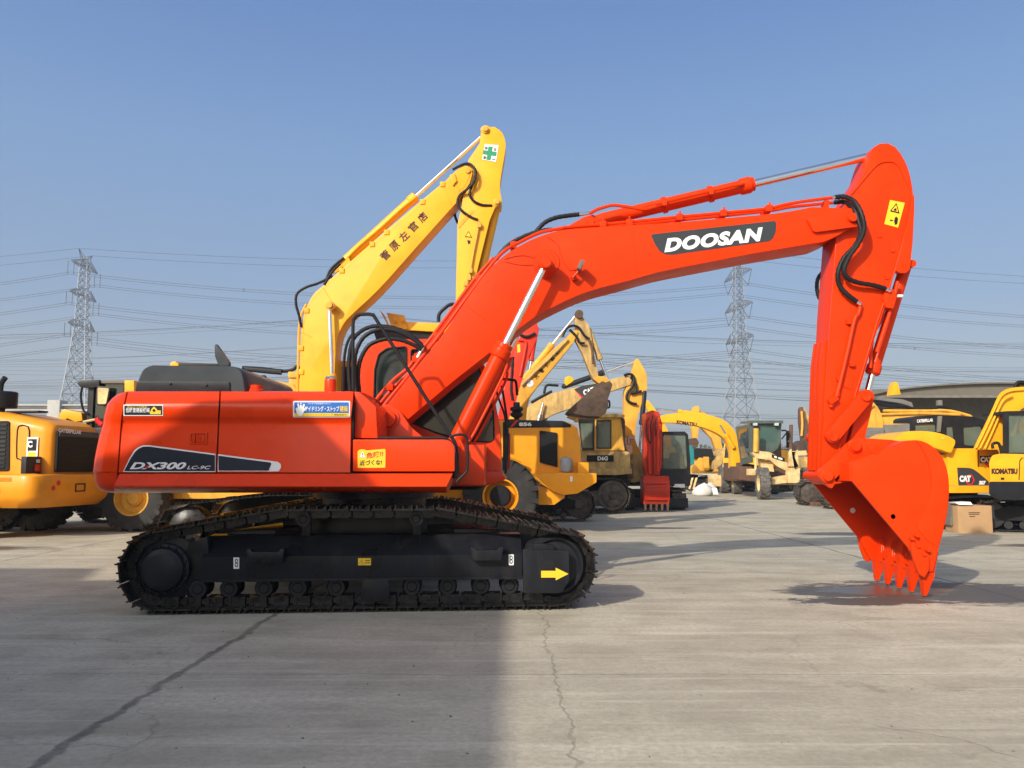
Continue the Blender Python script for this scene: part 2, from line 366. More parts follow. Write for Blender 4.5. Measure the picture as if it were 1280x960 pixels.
    rgh = mr(med, .3, .7, .72, .88); rgh2 = N('ShaderNodeMix'); rgh2.data_type = 'FLOAT'; L(damp, rgh2.inputs[0]); L(rgh, rgh2.inputs[2]); rgh2.inputs[3].default_value = .55
    rgh3 = N('ShaderNodeMix'); rgh3.data_type = 'FLOAT'; L(pud, rgh3.inputs[0]); L(rgh2.outputs[0], rgh3.inputs[2]); rgh3.inputs[3].default_value = .32
    L(rgh3.outputs[0], b.inputs['Roughness'])
    h = math_('ADD', math_('MULTIPLY', fine, .5), math_('ADD', math_('MULTIPLY', med, .9), math_('MULTIPLY', jl2, -1.6)))
    bp = N('ShaderNodeBump'); bp.inputs['Distance'].default_value = .012; L(h, bp.inputs['Height'])
    L(math_('MULTIPLY', math_('SUBTRACT', 1.0, pud, clamp=True), .5), bp.inputs['Strength']); L(bp.outputs[0], b.inputs['Normal'])
    S = 3000
    me = bpy.data.meshes.new('concrete_ground'); me.from_pydata([(-S, -S, 0), (S, -S, 0), (S, S, 0), (-S, S, 0)], [], [(0, 1, 2, 3)]); me.materials.append(m)
    o = bpy.data.objects.new('ground', me); col.objects.link(o); o['kind'] = 'structure'; o['label'] = 'cracked grey concrete yard with joints and wet patches'
ground()
# warehouse beside the photographer: its roof edge throws the shade over the left foreground
wh = thing('warehouse', 'grey ribbed warehouse out of frame beside the camera, throwing the foreground shade', 'warehouse', (-12, -4, 0))
whp = [(-6.32, 2.95), (-7.3, 2.85), (-8.7, 2.0), (-11.8, 1.85), (-12.2, 3.1), (-15, 3.1), (-15, -6), (-6.32, -6)]
mb = MB(); mb.prism([V((x, y, 0)) for x, y in whp], (0, 0, 5.9)); mb.build('wall', PALE, wh)
mb = MB(); mb.prism([V((x * 1.002, y * 1.01, 5.9)) for x, y in whp], (0, 0, .1), .01); mb.build('roof', GREYM, wh)
mb = MB(); mb.box(WF, -6.32, -6.26, -4, 0, 0, 4.0, .01); mb.build('roller_door', STEEL, wh)
# ================================================================ shared machine pieces
def resample(P, n):                          # closed 2D polyline -> n evenly spaced points and tangents
    L = [0]
    m = len(P)
    for i in range(m): L.append(L[-1] + math.dist(P[i], P[(i + 1) % m]))
    out = []
    for k in range(n):
        d = L[-1] * k / n
        i = max(j for j in range(m) if L[j] <= d + 1e-9); t = (d - L[i]) / max(L[i + 1] - L[i], 1e-9)
        a, b = P[i], P[(i + 1) % m]; tx, tz = b[0] - a[0], b[1] - a[1]; l = math.hypot(tx, tz) or 1
        out.append((a[0] + tx * t, a[1] + tz * t, tx / l, tz / l))
    return out, L[-1]
def track_loop(us, ui, r, top, zc, carr=()):
    P = [(ui + r * math.cos(R(a)), zc + r * math.sin(R(a))) for a in range(-90, 61, 12)]
    P += [(c, top) for c in sorted(carr, reverse=True)]
    P += [(us + r * math.cos(R(a)), zc + r * math.sin(R(a))) for a in range(110, 271, 12)]
    return P                                  # runs idler -> over the top -> sprocket -> along the ground
def shoes(mb, f, vc, w, path, n, gh=.03, links=True, plate=.018, jitter=0.0):
    pts, L = resample(path, n); p = L / n
    for (u, z, tx, tz) in pts:
        nx, nz = tz, -tx                      # outward
        def q(a, b, v): return f.pt(u + tx * a + nx * b, vc + v, z + tz * a + nz * b)
        def blk(a0, a1, b0, b1, v0, v1):
            c = [q(a, b, v) for v in (v0, v1) for a, b in ((a0, b0), (a1, b0), (a1, b1), (a0, b1))]
            mb.raw(c, [(0, 1, 2, 3), (7, 6, 5, 4), (0, 4, 5, 1), (1, 5, 6, 2), (2, 6, 7, 3), (3, 7, 4, 0)])
        h = w / 2
        blk(-p * .47, p * .47, -plate, 0, -h, h)
        for g in (-.40, 0.0, .36):
            blk(p * g - .008, p * g + .008, 0, gh if g else gh * .8, -h + .01, h - .01)
        if links:
            for s_ in (-1, 1):
                c = s_ * .09
                blk(-p * .40, p * .40, -plate - .085, -plate, c - .02, c + .02)
                blk(-p * .52, -p * .2, -plate - .07, -plate - .015, c + s_ * .02 - .015, c + s_ * .02 + .015)
            blk(-p * .10, p * .10, -plate - .075, -plate - .035, -.12, .12)
            for a in (-.25, .25):
                for s_ in (-.17, .17): blk(p * a - .014, p * a + .014, 0, .012, s_ - .014, s_ + .014)

def simple_track(t, f, vc, w, us, ui, r, top, n, m=None, fm=None, carr=None, out=-1, rollers=5, shoe_n=None):
    m = m or OLDTRACK; fm = fm or SOOT
    zc = r + .03
    mb = MB(); shoes(mb, f, vc, w, track_loop(us, ui, r, top, zc, carr if carr is not None else (us * .35 + ui * .65, us * .6 + ui * .4)), n, links=False)
    tr = mb.build('track', m, t)
    a = MB(); a.side(f, [(us + r * .9, zc - .12), (ui - r * .3, zc - .12), (ui - r * .2, zc + .10), (ui - r, zc + .2), (us + r * .9, zc + .2)], vc - w * .3, vc + w * .3, .01)
    fo = a.build('track_frame', fm, tr)
    b = MB(); b.lathe(f.pt(us, vc - .3 * w, zc), f.v, [(.01, -.02), (r * .45, -.02), (r * .55, 0), (r * .86, .02), (r * .86, w * .6), (.01, w * .6)], 20); b.build('sprocket', m, tr)
    b = MB(); b.lathe(f.pt(ui, vc - .25 * w, zc), f.v, [(.01, -.02), (r * .3, -.02), (r * .35, .01), (r * .75, .01), (r * .88, .03), (r * .88, w * .5), (.01, w * .5)], 20); b.build('idler', m, tr)
    for k in range(rollers):
        u = us + r * 1.2 + (ui - us - 2.2 * r) * k / max(rollers - 1, 1)
        MB().lathe(f.pt(u, vc - .22 * w, .15), f.v, [(.01, -.02), (.05, -.02), (.09, 0), (.09, w * .44), (.01, w * .44)], 12).build('roller', m, tr)
    return tr

# ================================================================ the orange excavator
X0, Y0c = -1.66, 10.08
hero = thing('crawler_excavator', 'glossy orange crawler excavator in the foreground, its bucket teeth resting on the wet concrete', 'excavator', (X0, Y0c, 0))
U = FR(X0, Y0c, R(4.4)); PF = U.vpl(-1.6)
def uz(px, py, v=-1.6):
    p = U.vpl(v)(px, py) - U.o; return p.dot(U.u), p.z
us, zs = uz(199, 711); ui, zi = uz(697, 713)
RT = .395
for side in (-1, 1):
    path = track_loop(us, ui, RT, 1.035, .435, carr=(uz(392, 0)[0] - .25, uz(392, 0)[0] + .1, uz(460, 0)[0], uz(527, 0)[0], uz(560, 0)[0]))
    mb = MB(); shoes(mb, U, side * 1.3, .6, path, 48, gh=.032)
    tr = tag(mb.build('track_chain', TRACKM, hero))
    o_ = side * 1.6                          # outer face
    def SV(a): return o_ - side * a           # a metres in from the outer face
    # sprocket and final drive
    s0 = MB(); s0.lathe(U.pt(us, SV(.10), .435), U.v * side, [(.01, .05), (.15, .055), (.17, .045), (.205, .03), (.215, 0), (.225, -.02), (.25, -.03), (.25, -.12), (.33, -.13), (.33, -.20), (.02, -.20)], 40)
    for k in range(18):
        a = k * 20
        s0.lathe(U.pt(us + .232 * math.cos(R(a)), SV(.11), .435 + .232 * math.sin(R(a))), U.v * side, [(.011, -.02), (.011, .02), (.002, .02)], 6)
    for k in range(21):
        a = R(k * 360 / 21); da = R(4)
        s0.side(U, [(us + .31 * math.cos(a - da * 1.5), .435 + .31 * math.sin(a - da * 1.5)), (us + .372 * math.cos(a - da * .6), .435 + .372 * math.sin(a - da * .6)),
                    (us + .372 * math.cos(a + da * .6), .435 + .372 * math.sin(a + da * .6)), (us + .31 * math.cos(a + da * 1.5), .435 + .31 * math.sin(a + da * 1.5))], SV(.27), SV(.33))
    s0.build('sprocket', FRAMEP, tr)
    i0 = MB(); i0.lathe(U.pt(ui, SV(.14), .435), U.v * side, [(.01, .0), (.10, 0), (.12, -.02), (.24, -.03), (.27, 0), (.29, 0), (.33, -.04), (.36, -.10), (.36, -.22), (.33, -.28), (.01, -.30)], 40)
    i0.build('idler', FRAMEP, tr)
    # track frame: box, sloping top, sprocket bracket, idler yoke
    ua, _ = uz(248.6, 700); ub, _ = uz(654, 700); zb = uz(450, 726)[1]; zt = uz(450, 696)[1]
    fr = MB()
    A = [(SV(.10), zb), (SV(.10), zt), (SV(.34), zt + .19), (SV(.50), zt + .2), (SV(.50), zb)]
    fr.front(U, A, ua, ub, .008)
    fr.box(U, ua, ub, SV(.10), SV(.085), zb - .012, zb + .012, .003)
    fr.side(U, [(us + .1, .30), (ua + .02, zb), (ua + .02, zt + .12), (us + .28, .60), (us + .1, .62)], SV(.22), SV(.45), .01)
    fr.side(U, [(us + .22, .62), (ua + .06, zt + .02), (ua + .04, zt + .2), (us + .24, .70)], SV(.12), SV(.2), .008)
    for px0 in (392, 527):
        uc = uz(px0, 0)[0]; fr.box(U, uc - .045, uc + .045, SV(.34), SV(.42), zt + .15, .95, .006)
    frame = fr.build('track_frame', FRAMEP, tr)
    yk = MB(); pts = [uz(*p) for p in ((654, 687.7), (712, 689), (712.5, 726), (702.5, 742.6), (655, 742.6))]
    yk.side(U, rnd(pts, [.01, .05, .03, .04, .01]), SV(.05), SV(.10), .006)
    yk.side(U, [uz(*p) for p in ((668, 680), (693, 682), (694, 690), (668, 690))], SV(.08), SV(.3), .006)
    yk.build('idler_yoke', FRAMEP, tr)
    for pa in ((310.5, 353), (590.5, 626.6)):
        u0 = uz(pa[0], 690)[0]; u1 = uz(pa[1], 690)[0]; z0 = uz(330, 703)[1]; z1 = uz(330, 690)[1]
        b = MB(); b.side(U, [(u0 - .02, z1 + .03), (u0 + .02, z1 + .03), (u0 + .04, z1), (u1 - .04, z1), (u1 - .02, z1 + .03), (u1 + .02, z1 + .03), (u1, z0), (u0, z0)], SV(-.01), SV(.10), .006)
        b.build('step', FRAMEP, tr)
    for px0 in (392, 527):
        uc = uz(px0, 0)[0]
        MB().lathe(U.pt(uc, SV(.15), .925), U.v * side, [(.005, .01), (.035, .01), (.045, 0), (.075, 0), (.078, -.06), (.065, -.08), (.065, -.24), (.01, -.24)], 20).build('carrier_roller', FRAMEP, tr)
    for px0 in (271, 308, 349, 389, 434, 481, 523, 565, 604, 638):
        uc = uz(px0, 0, -1.5)[0]
        MB().lathe(U.pt(uc, SV(.19), .225), U.v * side, [(.005, .01), (.045, .01), (.055, .0), (.085, 0), (.10, -.03), (.075, -.06), (.075, -.20), (.1, -.23), (.1, -.26), (.01, -.27)], 20).build('track_roller', BLACK, tr)
    uc = uz(480, 0)[0]
    g = MB(); g.side(U, rnd([(uc - .13, zb), (uc + .13, zb), (uc + .15, .16), (uc + .1, .09), (uc - .1, .09), (uc - .15, .16)], .03), SV(.08), SV(.10), .004)
    for s_ in (-.11, .11): g.lathe(U.pt(uc + s_, SV(.07), .22), U.v * side, [(.018, -.02), (.018, .008), (.002, .008)], 6)
    g.build('roller_guard', FRAMEP, tr)
    if side < 0:
        P1 = U.vpl(-1.6 + .096); P2 = U.vpl(-1.6 + .046); Ps = U.vpl(-1.6 + .0995)
        decal('tie_down_decal', [(291.8, 696.8), (299, 696.8), (299, 711), (291.8, 711)], P1, WHITE, frame)
        decal('tie_down_decal', [(635.8, 693), (642.2, 693), (642.2, 706.5), (635.8, 706.5)], P1, WHITE, frame)
        text('8', (293.4, 709), (297.6, 709), 10.5, U.vpl(-1.6 + .094), INK, frame, 'tie_down_mark')
        text('8', (637, 704.8), (641, 704.8), 10.3, U.vpl(-1.6 + .094), INK, frame, 'tie_down_mark')
        decal('caution_decal', [(447.6, 697.7), (463.6, 697.7), (463.6, 706.6), (447.6, 706.6)], P1, YDEC, frame)
        text('⚠', (449, 705), (455, 705), 6, U.vpl(-1.6 + .094), INK, frame, 'caution_mark')
        text('==', (456.5, 704), (462, 704), 4, U.vpl(-1.6 + .094), INK, frame, 'caution_mark')
        decal('arrow_decal', [(676.4, 713.5), (694.6, 713.5), (694.6, 709.6), (710.6, 717.4), (694.6, 725.4), (694.6, 722), (676.4, 722)], P2, YDEC, frame)
        decal('adjuster_opening', rnd([(675.5, 700.5), (693, 700.5), (693, 711), (675.5, 711)], 4), P2, SOOT, frame)
        decal('frame_hole', circ(559.6, 704, 5.4), P1, SOOT, frame)
# carbody between the tracks
cb = MB()
cb.box(U, -.95, .95, -.75, .75, .45, .95, .03)
for a in (-1, 1):
    for b in (-1, 1):
        cb.prism([U.pt(a * .45, b * .5, .5), U.pt(a * .95, b * .5, .5), U.pt(a * 1.45, b * 1.12, .45), U.pt(a * .95, b * 1.12, .45)], (0, 0, .34), .02)
cb.lathe(V((X0, Y0c, .93)), (0, 0, 1), [(.62, 0), (.62, .16), (.72, .17), (.72, .26), (.1, .26)], 40)
cb.build('centre_frame', FRAMEP, hero)

# ---- upper structure, square to the photo
YN, YF = 8.62, 11.54
SEAM1 = [(488, 159.5), (490.3, 159), (504, 156), (525, 152), (560, 149.5), (592, 147)]
SEAM2 = [(488, 275.2), (504, 274.6), (525, 273.3), (592, 270.6)]
SEAM3 = [(488, 442.6), (504, 441.6), (526, 439.4), (592, 438.4)]
def lerp(tab, y):
    for (a, x0), (b, x1) in zip(tab, tab[1:]):
        if y <= b or (b, x1) == tab[-1]: return x0 + (x1 - x0) * (y - a) / (b - a)
SEC = [(489, .24), (489.5, .19), (490.6, .155), (497, .085), (502.6, .014), (505, 0.0), (512, -.002), (520, .004), (523.5, .02), (527.5, .050), (531, .052), (545, .035), (560, .022), (578, .008), (590.5, .0)]
def body_panel(sl, sr, name, label=None):
    def ring(tab, dx):
        r = [at(lerp(tab, y) + dx, y, YN + i) for y, i in SEC]
        top, bot = r[0].copy(), r[-1].copy()
        return r + [V((bot.x, YN + .42, bot.z)), V((top.x, YN + .42, top.z))]
    a, b = ring(sl, 1.0), ring(sr, -1.0)
    return tag(MB().loft([a, b]).build(name, ORANGE, hero, ang=50), label)
eng = body_panel(SEAM1, SEAM2, 'engine_door')
mid = body_panel(SEAM2, SEAM3, 'side_door')
# counterweight with rounded plan
def cw_ring(py, inset, xs):
    dx = (xs - 120.7) / 117; z = at(300, py, YN + inset).z
    xsm = at(lerp(SEAM1, py) - 1, py, YN + inset).x
    near = [(xsm, YN + inset), (-4.26 + dx, YN + inset), (-4.36 + dx, YN + .05 + inset * .8), (-4.44 + dx, YN + .16 + inset * .6), (-4.51 + dx, YN + .34 + inset * .4), (-4.56 + dx, YN + .6), (-4.62 + dx, YN + 1.0), (-4.64 + dx, Y0c)]
    near[1] = (min(near[1][0], xsm - .01), near[1][1])
    pts = near + [(x, 2 * Y0c - y) for x, y in near[-2::-1]]
    return [V((x, y, z)) for x, y in pts]
lv = [(489.2, .24, 152), (489.7, .17, 147), (491.4, .14, 142), (497, .07, 137.3), (504, 0, 134.2), (514, .0, 132), (523, .012, 130.2), (527, .03, 129.4), (533, .03, 128), (547, .02, 125.4), (560, .01, 123.5), (573, 0, 122), (589.6, 0, 120.7), (590.6, .012, 121.2), (602, .02, 122.4), (609, .05, 125), (613.5, .1, 129), (616, .2, 136)]
MB().loft([cw_ring(*l) for l in lv]).build('counterweight', ORANGE, hero, ang=40)
# dark gap strips behind the seams, decks, belly
zt_ = at(300, 489.4, YN + .3).z; zb_ = at(300, 590, YN).z
core = MB()
core.box(WF, at(152, 500, YN).x, at(441, 500, YN).x, YN + .06, YN + .3, zb_, at(300, 496, YN).z - .04)
core.box(WF, -4.0, at(540, 600, YN).x, YN + .25, YF - .25, 1.19, zb_ + .05, .02)
core.build('house_core', SOOT, hero)
dk = MB()
dk.box(WF, at(166, 489, YN).x, at(446, 489, YN).x, YN + .37, YF, zt_ - .05, zt_ - .002, .01)
dk.box(WF, -4.1, at(441, 490, YN).x, YF - .04, YF, zb_, zt_ - .06, .01)
dk.build('hood_deck', ORANGE, hero)
# skirt below the doors
def skirt(x0a, x0b, x1, xb):
    sec = [(591.5, .02), (592.5, -.01), (606.8, -.115), (608.2, -.115), (609, -.10), (614.5, .05), (616, .2)]
    L_ = [at(x0a + (x0b - x0a) * min(1, (y - 591.5) / 16), y, YN + i) for y, i in sec]
    R_ = [at(x1 + (xb - x1) * min(1, (y - 591.5) / 16), y, YN + i) for y, i in sec]
    L_ += [V((L_[-1].x, YN + .5, L_[-1].z)), V((L_[0].x, YN + .5, L_[0].z))]; R_ += [V((R_[-1].x, YN + .5, R_[-1].z)), V((R_[0].x, YN + .5, R_[0].z))]
    return MB().loft([L_, R_])
skirt(149.5, 142.5, 566, 558).build('side_skirt', ORANGE, hero, ang=25)
# tool box with rounded corner
tb = MB(); tb.px(rnd([(441, 549.3), (568, 549.3), (568.3, 589.3), (441, 589.3)], [2, 14, 2, 2]), YN, YN + .85, .018)
toolbox = tb.build('tool_box', ORANGE, hero, ang=40)
pn = MB()
pn.px([(443.4, 489.4), (449, 489.8), (458, 497), (470, 508.5), (472, 547.6), (441, 547.6)], YN + .16, YN + .9, .012)
pn.build('hood_end', ORANGE, hero)
bf = MB()
for y0 in (9.62, 10.42):
    bf.px(rnd([(458, 556), (461, 522), (470, 509), (484, 504.5), (499, 513), (514, 534), (540, 556)], 5), y0, y0 + .09, .008)
bf.box(WF, at(470, 560, 9.7).x, at(606, 560, 9.7).x, 9.55, 10.62, 1.25, at(500, 556, 9.62).z, .01)
bf.px(rnd([(552, 556), (556, 548), (575, 548), (581, 560), (581, 592), (552, 592)], 4), 9.45, 9.53, .008)
bf.px(rnd([(552, 556), (556, 548), (575, 548), (581, 560), (581, 592), (552, 592)], 4), 10.55, 10.63, .008)
bf.lathe(at(484, 523, 9.54), (0, 1, 0), [(.005, 0), (.09, 0), (.095, .01), (.095, .08)], 24)
bf.lathe(at(484, 523, 9.60), (0, 1, 0), [(.14, 0), (.14, .03)], 28)
bf.build('boom_bracket', ORANGE, hero)
# engine cover and small items on the hood
def hood_ring(y, ins):
    pts = [(167.5 + ins * 60, 490), (170.5 + ins * 60, 474), (176.5 + ins * 55, 461), (186 + ins * 45, 456.5 + ins * 4), (294 - ins * 45, 457.4 + ins * 4), (305 - ins * 55, 463.5), (308 - ins * 60, 475), (309.8 - ins * 60, 490)]
    return [at(a, b, 9.0) + V((0, y - 9.0, 0)) for a, b in rnd(pts, [0, 3, 6, 7, 7, 6, 3, 0])]
hc = MB().loft([hood_ring(9.0, .07), hood_ring(9.025, .025), hood_ring(9.10, 0.0), hood_ring(11.0, 0.0), hood_ring(11.1, .1)]).build('engine_cover', HOODG, hero, ang=40)
hp = MB(); hp.px(rnd([(171, 477), (287, 477.2), (287, 489.5), (169, 489.5)], 1.5), 8.982, 9.06, .006)
for a, b in ((213, 479.6), (258, 481.5)): hp.lathe(at(a, b, 8.984), (0, -1, 0), [(.018, 0), (.015, .012), (.002, .014)], 8)
hp.build('cover_trim', BLACK, hc)
MB().lathe(at(320, 489.5, 9.05), (0, 0, 1), [(.075, 0), (.075, .02), (.062, .03), (.062, .07), (.002, .075)], 12).build('filler_cap', ORANGE, hero)
c = MB().lathe(at(412.6, 489.6, 9.0), (0, 0, 1), [(.062, 0), (.062, .12), (.058, .135), (.002, .136)], 20).build('fuel_filler', ORANGE, hero)
MB().lathe(at(412.6, 489.6, 9.0) + V((0, 0, .134)), (0, 0, 1), [(.052, 0), (.055, .02), (.045, .035), (.002, .036)], 16).build('filler_cap', CHROME, c)
mr_ = MB(); mr_.prism([at(x, y, 9.5) for x, y in rnd([(268, 431), (270, 429.5), (286, 452), (286, 457.5), (273, 457.5), (268.5, 445)], 2)], (0, .08, 0), .01)
mr_.tube([at(283, 456, 9.54), at(284, 470, 9.54)], .014); mr_.build('rear_mirror', HOODG, hero)
# door latch
lt = MB(); P_ = YN + .012
lt.px([(236.5, 540.2), (258.5, 540.2), (258.5, 555.5), (236.5, 555.5)], YN + .018, YN + .10, .006, holes=[[(239, 542.5), (256, 542.5), (256, 553.3), (239, 553.3)]])
lt.px([(240, 543.5), (243.4, 543.5), (243.4, 552.6), (240, 552.6)], YN + .005, YN + .03, .003)
lt.px([(244.4, 543.5), (255.6, 543.5), (255.6, 552.6), (244.4, 552.6)], YN + .02, YN + .05, .003)
lt.lathe(at(249.6, 546.4, YN + .016), (0, -1, 0), [(.012, 0), (.012, .01), (.001, .011)], 10)
lt.build('door_latch', ORANGE, eng)
# ---- decals on the body
def PB(x, y):                                # a hair proud of the door skin
    ins = 0
    for (a, i), (b, j) in zip(SEC, SEC[1:]):
        if a <= y <= b: ins = i + (j - i) * (y - a) / (b - a)
    return at(x, y, YN + ins - .005)
def PB2(x, y): p = PB(x, y); d = ray(x, y); return p - d * .004
def grid_decal(name, poly, m, parent, P=PB, label=None):   # follows the door curve: cut in thin bands
    ys = sorted({min(max(y, min(p[1] for p in poly)), max(p[1] for p in poly)) for y in [s_[0] for s_ in SEC] + [p[1] for p in poly] + [min(p[1] for p in poly) + k * 2.5 for k in range(60)]})
    mb = MB(); n = len(poly)
    for y0, y1 in zip(ys, ys[1:]):
        def span(y):
            xs = []
            for i in range(n):
                (xa, ya), (xb, yb) = poly[i - 1], poly[i]
                if (ya - y) * (yb - y) < 0: xs.append(xa + (xb - xa) * (y - ya) / (yb - ya))
            return (min(xs), max(xs)) if xs else None
        e = (y1 - y0) * .001
        a, b = span(y0 + e), span(y1 - e)
        if a and b: mb.raw([P(a[0], y0), P(a[1], y0), P(b[1], y1), P(b[0], y1)], [(0, 1, 2, 3)])
    return tag(mb.build(name, m, parent, ang=60), label)
grid_decal('stripe_border', [(153.6, 590), (162, 572.5), (168, 562.8), (173, 559), (179, 556.6), (186, 556.4), (269.4, 567.3), (269.4, 590)], WHITE, eng)
grid_decal('model_stripe', [(155, 588.8), (163.3, 573), (169.5, 564), (174, 560.4), (179, 558.4), (186, 558.2), (268.6, 569), (268.6, 588.8)], NAVY, eng, PB2)
grid_decal('stripe_border', [(272.4, 567.7), (347, 577.2), (351, 580), (351.4, 584), (348.6, 589.2), (272.2, 589.2)], WHITE, mid)
grid_decal('model_stripe', [(273, 569.6), (338.5, 578.2), (339, 580), (335.6, 588.2), (273, 588.2)], NAVY, mid, PB2)
PB3 = lambda x, y: PB(x, y) - ray(x, y) * .008
text('DX300', (162, 586.6), (233, 586.6), 8.8, PB3, WHITE, eng, shear=.35, off=.035)
text('LC-9C', (233.6, 586.6), (263.5, 586.4), 4.3, PB3, WHITE, eng, shear=.35, off=.012)
decal('red_slash', [(179.5, 585.5), (184, 582), (187, 581), (184.5, 585.5)], lambda x, y: PB(x, y) - ray(x, y) * .010, REDD, eng)
b_ = grid_decal('rating_sticker', [(154.3, 505.8), (203.8, 505.8), (203.8, 519.8), (154.3, 519.8)], WHITE, eng)
grid_decal('sticker_panel', [(155.4, 507), (202.6, 507), (202.6, 518.6), (155.4, 518.6)], INK, eng, PB2)
text('低騒音建設機械', (157.2, 515.6), (187, 515.6), 6.0, PB3, WHITE, eng, off=.01)
text('排出ガス対策型', (159, 509.6), (184, 509.6), 2.0, PB3, YDEC, eng)
grid_decal('sticker_emblem', [(187.5, 515), (189.5, 511), (192.6, 508), (196, 511.5), (197, 514), (201, 513), (201, 517.8), (187.5, 517.8)], YDEC, eng, PB3)
decal('emblem_dot', circ(192.4, 513, 1.8), lambda x, y: PB(x, y) - ray(x, y) * .010, INK, eng)
grid_decal('idling_sticker', rnd([(366.2, 501.2), (437.6, 501.2), (437.6, 521.8), (366.2, 521.8)], 1.5), WHITE, mid)
grid_decal('sticker_panel', [(368, 502.8), (435.8, 502.8), (435.8, 516.4), (368, 516.4)], BLUE, mid, PB2)
grid_decal('sticker_panel', [(368, 516.4), (435.8, 516.4), (435.8, 520.4), (368, 520.4)], YDEC, mid, PB2)
text('アイドリング・ストップ', (381.6, 514.4), (424, 514.4), 6.8, PB3, WHITE, mid, off=.02)
text('建設', (424.8, 514.4), (435, 514.4), 7.2, PB3, YDEC, mid, off=.015)
text('みんなで地球環境を守ろう', (385, 505.4), (413, 505.4), 1.7, PB3, WHITE, mid)
text('アイドリングストップ 運動実施中', (384, 519.4), (433, 519.4), 2.0, PB3, INK, mid)
hand = [(371, 516.6), (369.4, 511), (371.4, 509), (372.6, 511), (371.6, 504.6), (373, 504), (374.6, 509), (375.4, 503.4), (377, 503.4), (377.4, 509), (379.6, 504.6), (381, 505.4), (380, 511), (382.4, 509), (383, 510.6), (379.6, 515), (378, 519.8), (373.4, 519.8)]
decal('hand_mark', hand, lambda x, y: PB(x, y) - ray(x, y) * .009, WHITE, mid)
PT = pl(YN - .003); PT2 = pl(YN - .006)
decal('warning_sticker', rnd([(447, 564), (450, 561.8), (455, 561.6), (458, 563), (481, 561), (482, 563), (481.6, 584.6), (447, 585)], .8), PT, YDEC, toolbox)
text('危険!!', (458, 573.4), (479.4, 570.4), 7.2, PT2, REDD, toolbox, off=.02, shear=.1)
text('近づくな!', (449.6, 582), (477.6, 581), 6.6, PT2, INK, toolbox, off=.02, shear=.1)
decal('warning_triangle', [(449.6, 571.6), (453, 564), (456.8, 571.6)], PT2, WHITE, toolbox)
text('!', (452.7, 570.8), (453.5, 570.8), 4.6, pl(YN - .009), INK, toolbox)

# ---- cab, on the far side of the boom
YC0, YC1 = 10.60, 11.52
out_ = [(450, 590), (449.6, 470), (451, 452), (455, 441), (464, 431), (482, 424.8), (509, 424.0), (560, 424), (584, 427), (594, 434), (604, 452), (617.5, 497), (624, 530), (626, 560), (626, 588)]
w1 = rnd([(467.5, 500), (468.5, 462), (473.5, 443), (484, 435.5), (508, 433.5), (508, 512), (468, 512)], 3)
w2 = rnd([(514, 437), (584, 438), (594, 450), (611, 492), (616.5, 515), (617.6, 548), (612, 552.5), (590, 551.5), (566, 547), (545, 541), (514, 528)], 3)
cabm = MB()
cabm.px(out_, YC0, YC0 + .05, 0, holes=[w1, w2])
far = lambda L_: [(a, b) for a, b in L_]
cabm.prism([at(x, y, YC0) + V((0, YC1 - YC0 - .05, 0)) for x, y in out_], (0, .05, 0), 0, [[at(x, y, YC0) + V((0, YC1 - YC0 - .05, 0)) for x, y in h] for h in (w1, w2)])
ro = crv([(449.6, 470), (451, 452), (455, 441), (464, 431), (482, 424.8), (509, 424.0), (560, 424), (584, 427), (594, 434)], 3)
inn = [(x + (3 if x < 480 else (-2 if x > 580 else 0)), y + (4 if x > 458 else 1)) for x, y in [tuple(p) for p in ro]]
cabm.px([tuple(p) for p in ro] + inn[::-1], YC0 + .01, YC1 - .01)
cabm.px([(450, 590), (449.6, 540), (456, 540), (456, 590)], YC0 + .01, YC1 - .01)
cabm.px([(455, 583), (626, 583), (626, 590), (455, 590)], YC0 + .01, YC1 - .01)
cabm.px([(622, 555), (626, 555), (626, 583), (621, 583)], YC0 + .01, YC1 - .01)
cab = cabm.build('cab', ORANGE, hero)
fl = MB(); fl.px([(520, 589), (626.4, 589), (633, 599), (606, 608), (520, 608.4)], YC0 - .02, YC1, .012); fl.build('cab_floor', ORANGE, cab)
MB().px([(500, 608), (604, 608), (596, 612), (500, 613)], YC0, YC1).build('cab_mount', SOOT, cab)
MB().px([(x, y) for x, y in w1], YC0 + .022, YC0 + .03).build('window', DARKG if False else GLASS, cab)
MB().px([(x, y) for x, y in w2], YC0 + .022, YC0 + .03).build('window', GLASS, cab)
MB().prism([at(596, 440, YC0) + V((0, .06, 0)), at(620, 520, YC0) + V((0, .06, 0)), at(625, 554, YC0) + V((0, .06, 0)), at(625, 554, YC0) + V((0, .86, 0)), at(620, 520, YC0) + V((0, .86, 0)), at(596, 440, YC0) + V((0, .86, 0))][::1], (.012, 0, 0)).build('windshield', GLASS, cab)
bk = MB(); bk.px([(452, 455), (456, 455), (456, 540), (452, 540)], YC0 + .05, YC1 - .05); bk.build('rear_panel', SOOT, cab)
tr_ = MB()
for wdw in (w1, w2):
    P3 = [at(x, y, YC0 - .004) for x, y in wdw]; tr_.tube(P3 + [P3[0], P3[1]], .012, 6)
tr_.build('window_seal', RUB, cab)
st = MB()
st.px(rnd([(548, 556), (590, 556), (590, 545), (572, 540), (572, 500), (566, 478), (556, 478), (548, 500)], 3), YC0 + .28, YC0 + .72, .03); st.build('seat', SEATM, cab)
ct = MB(); ct.px(rnd([(520, 556), (548, 556), (548, 528), (520, 522)], 2), YC0 + .1, YC0 + .3, .02)
ct.px(rnd([(592, 570), (612, 570), (606, 520), (600, 520)], 2), YC0 + .2, YC0 + .5, .02)
ct.tube([at(596, 548, YC0 + .25), at(592, 520, YC0 + .25)], .02); ct.px([(456, 540), (520, 540), (520, 583), (456, 583)], YC0 + .06, YC1 - .06)
ct.build('console', SOOT, cab)
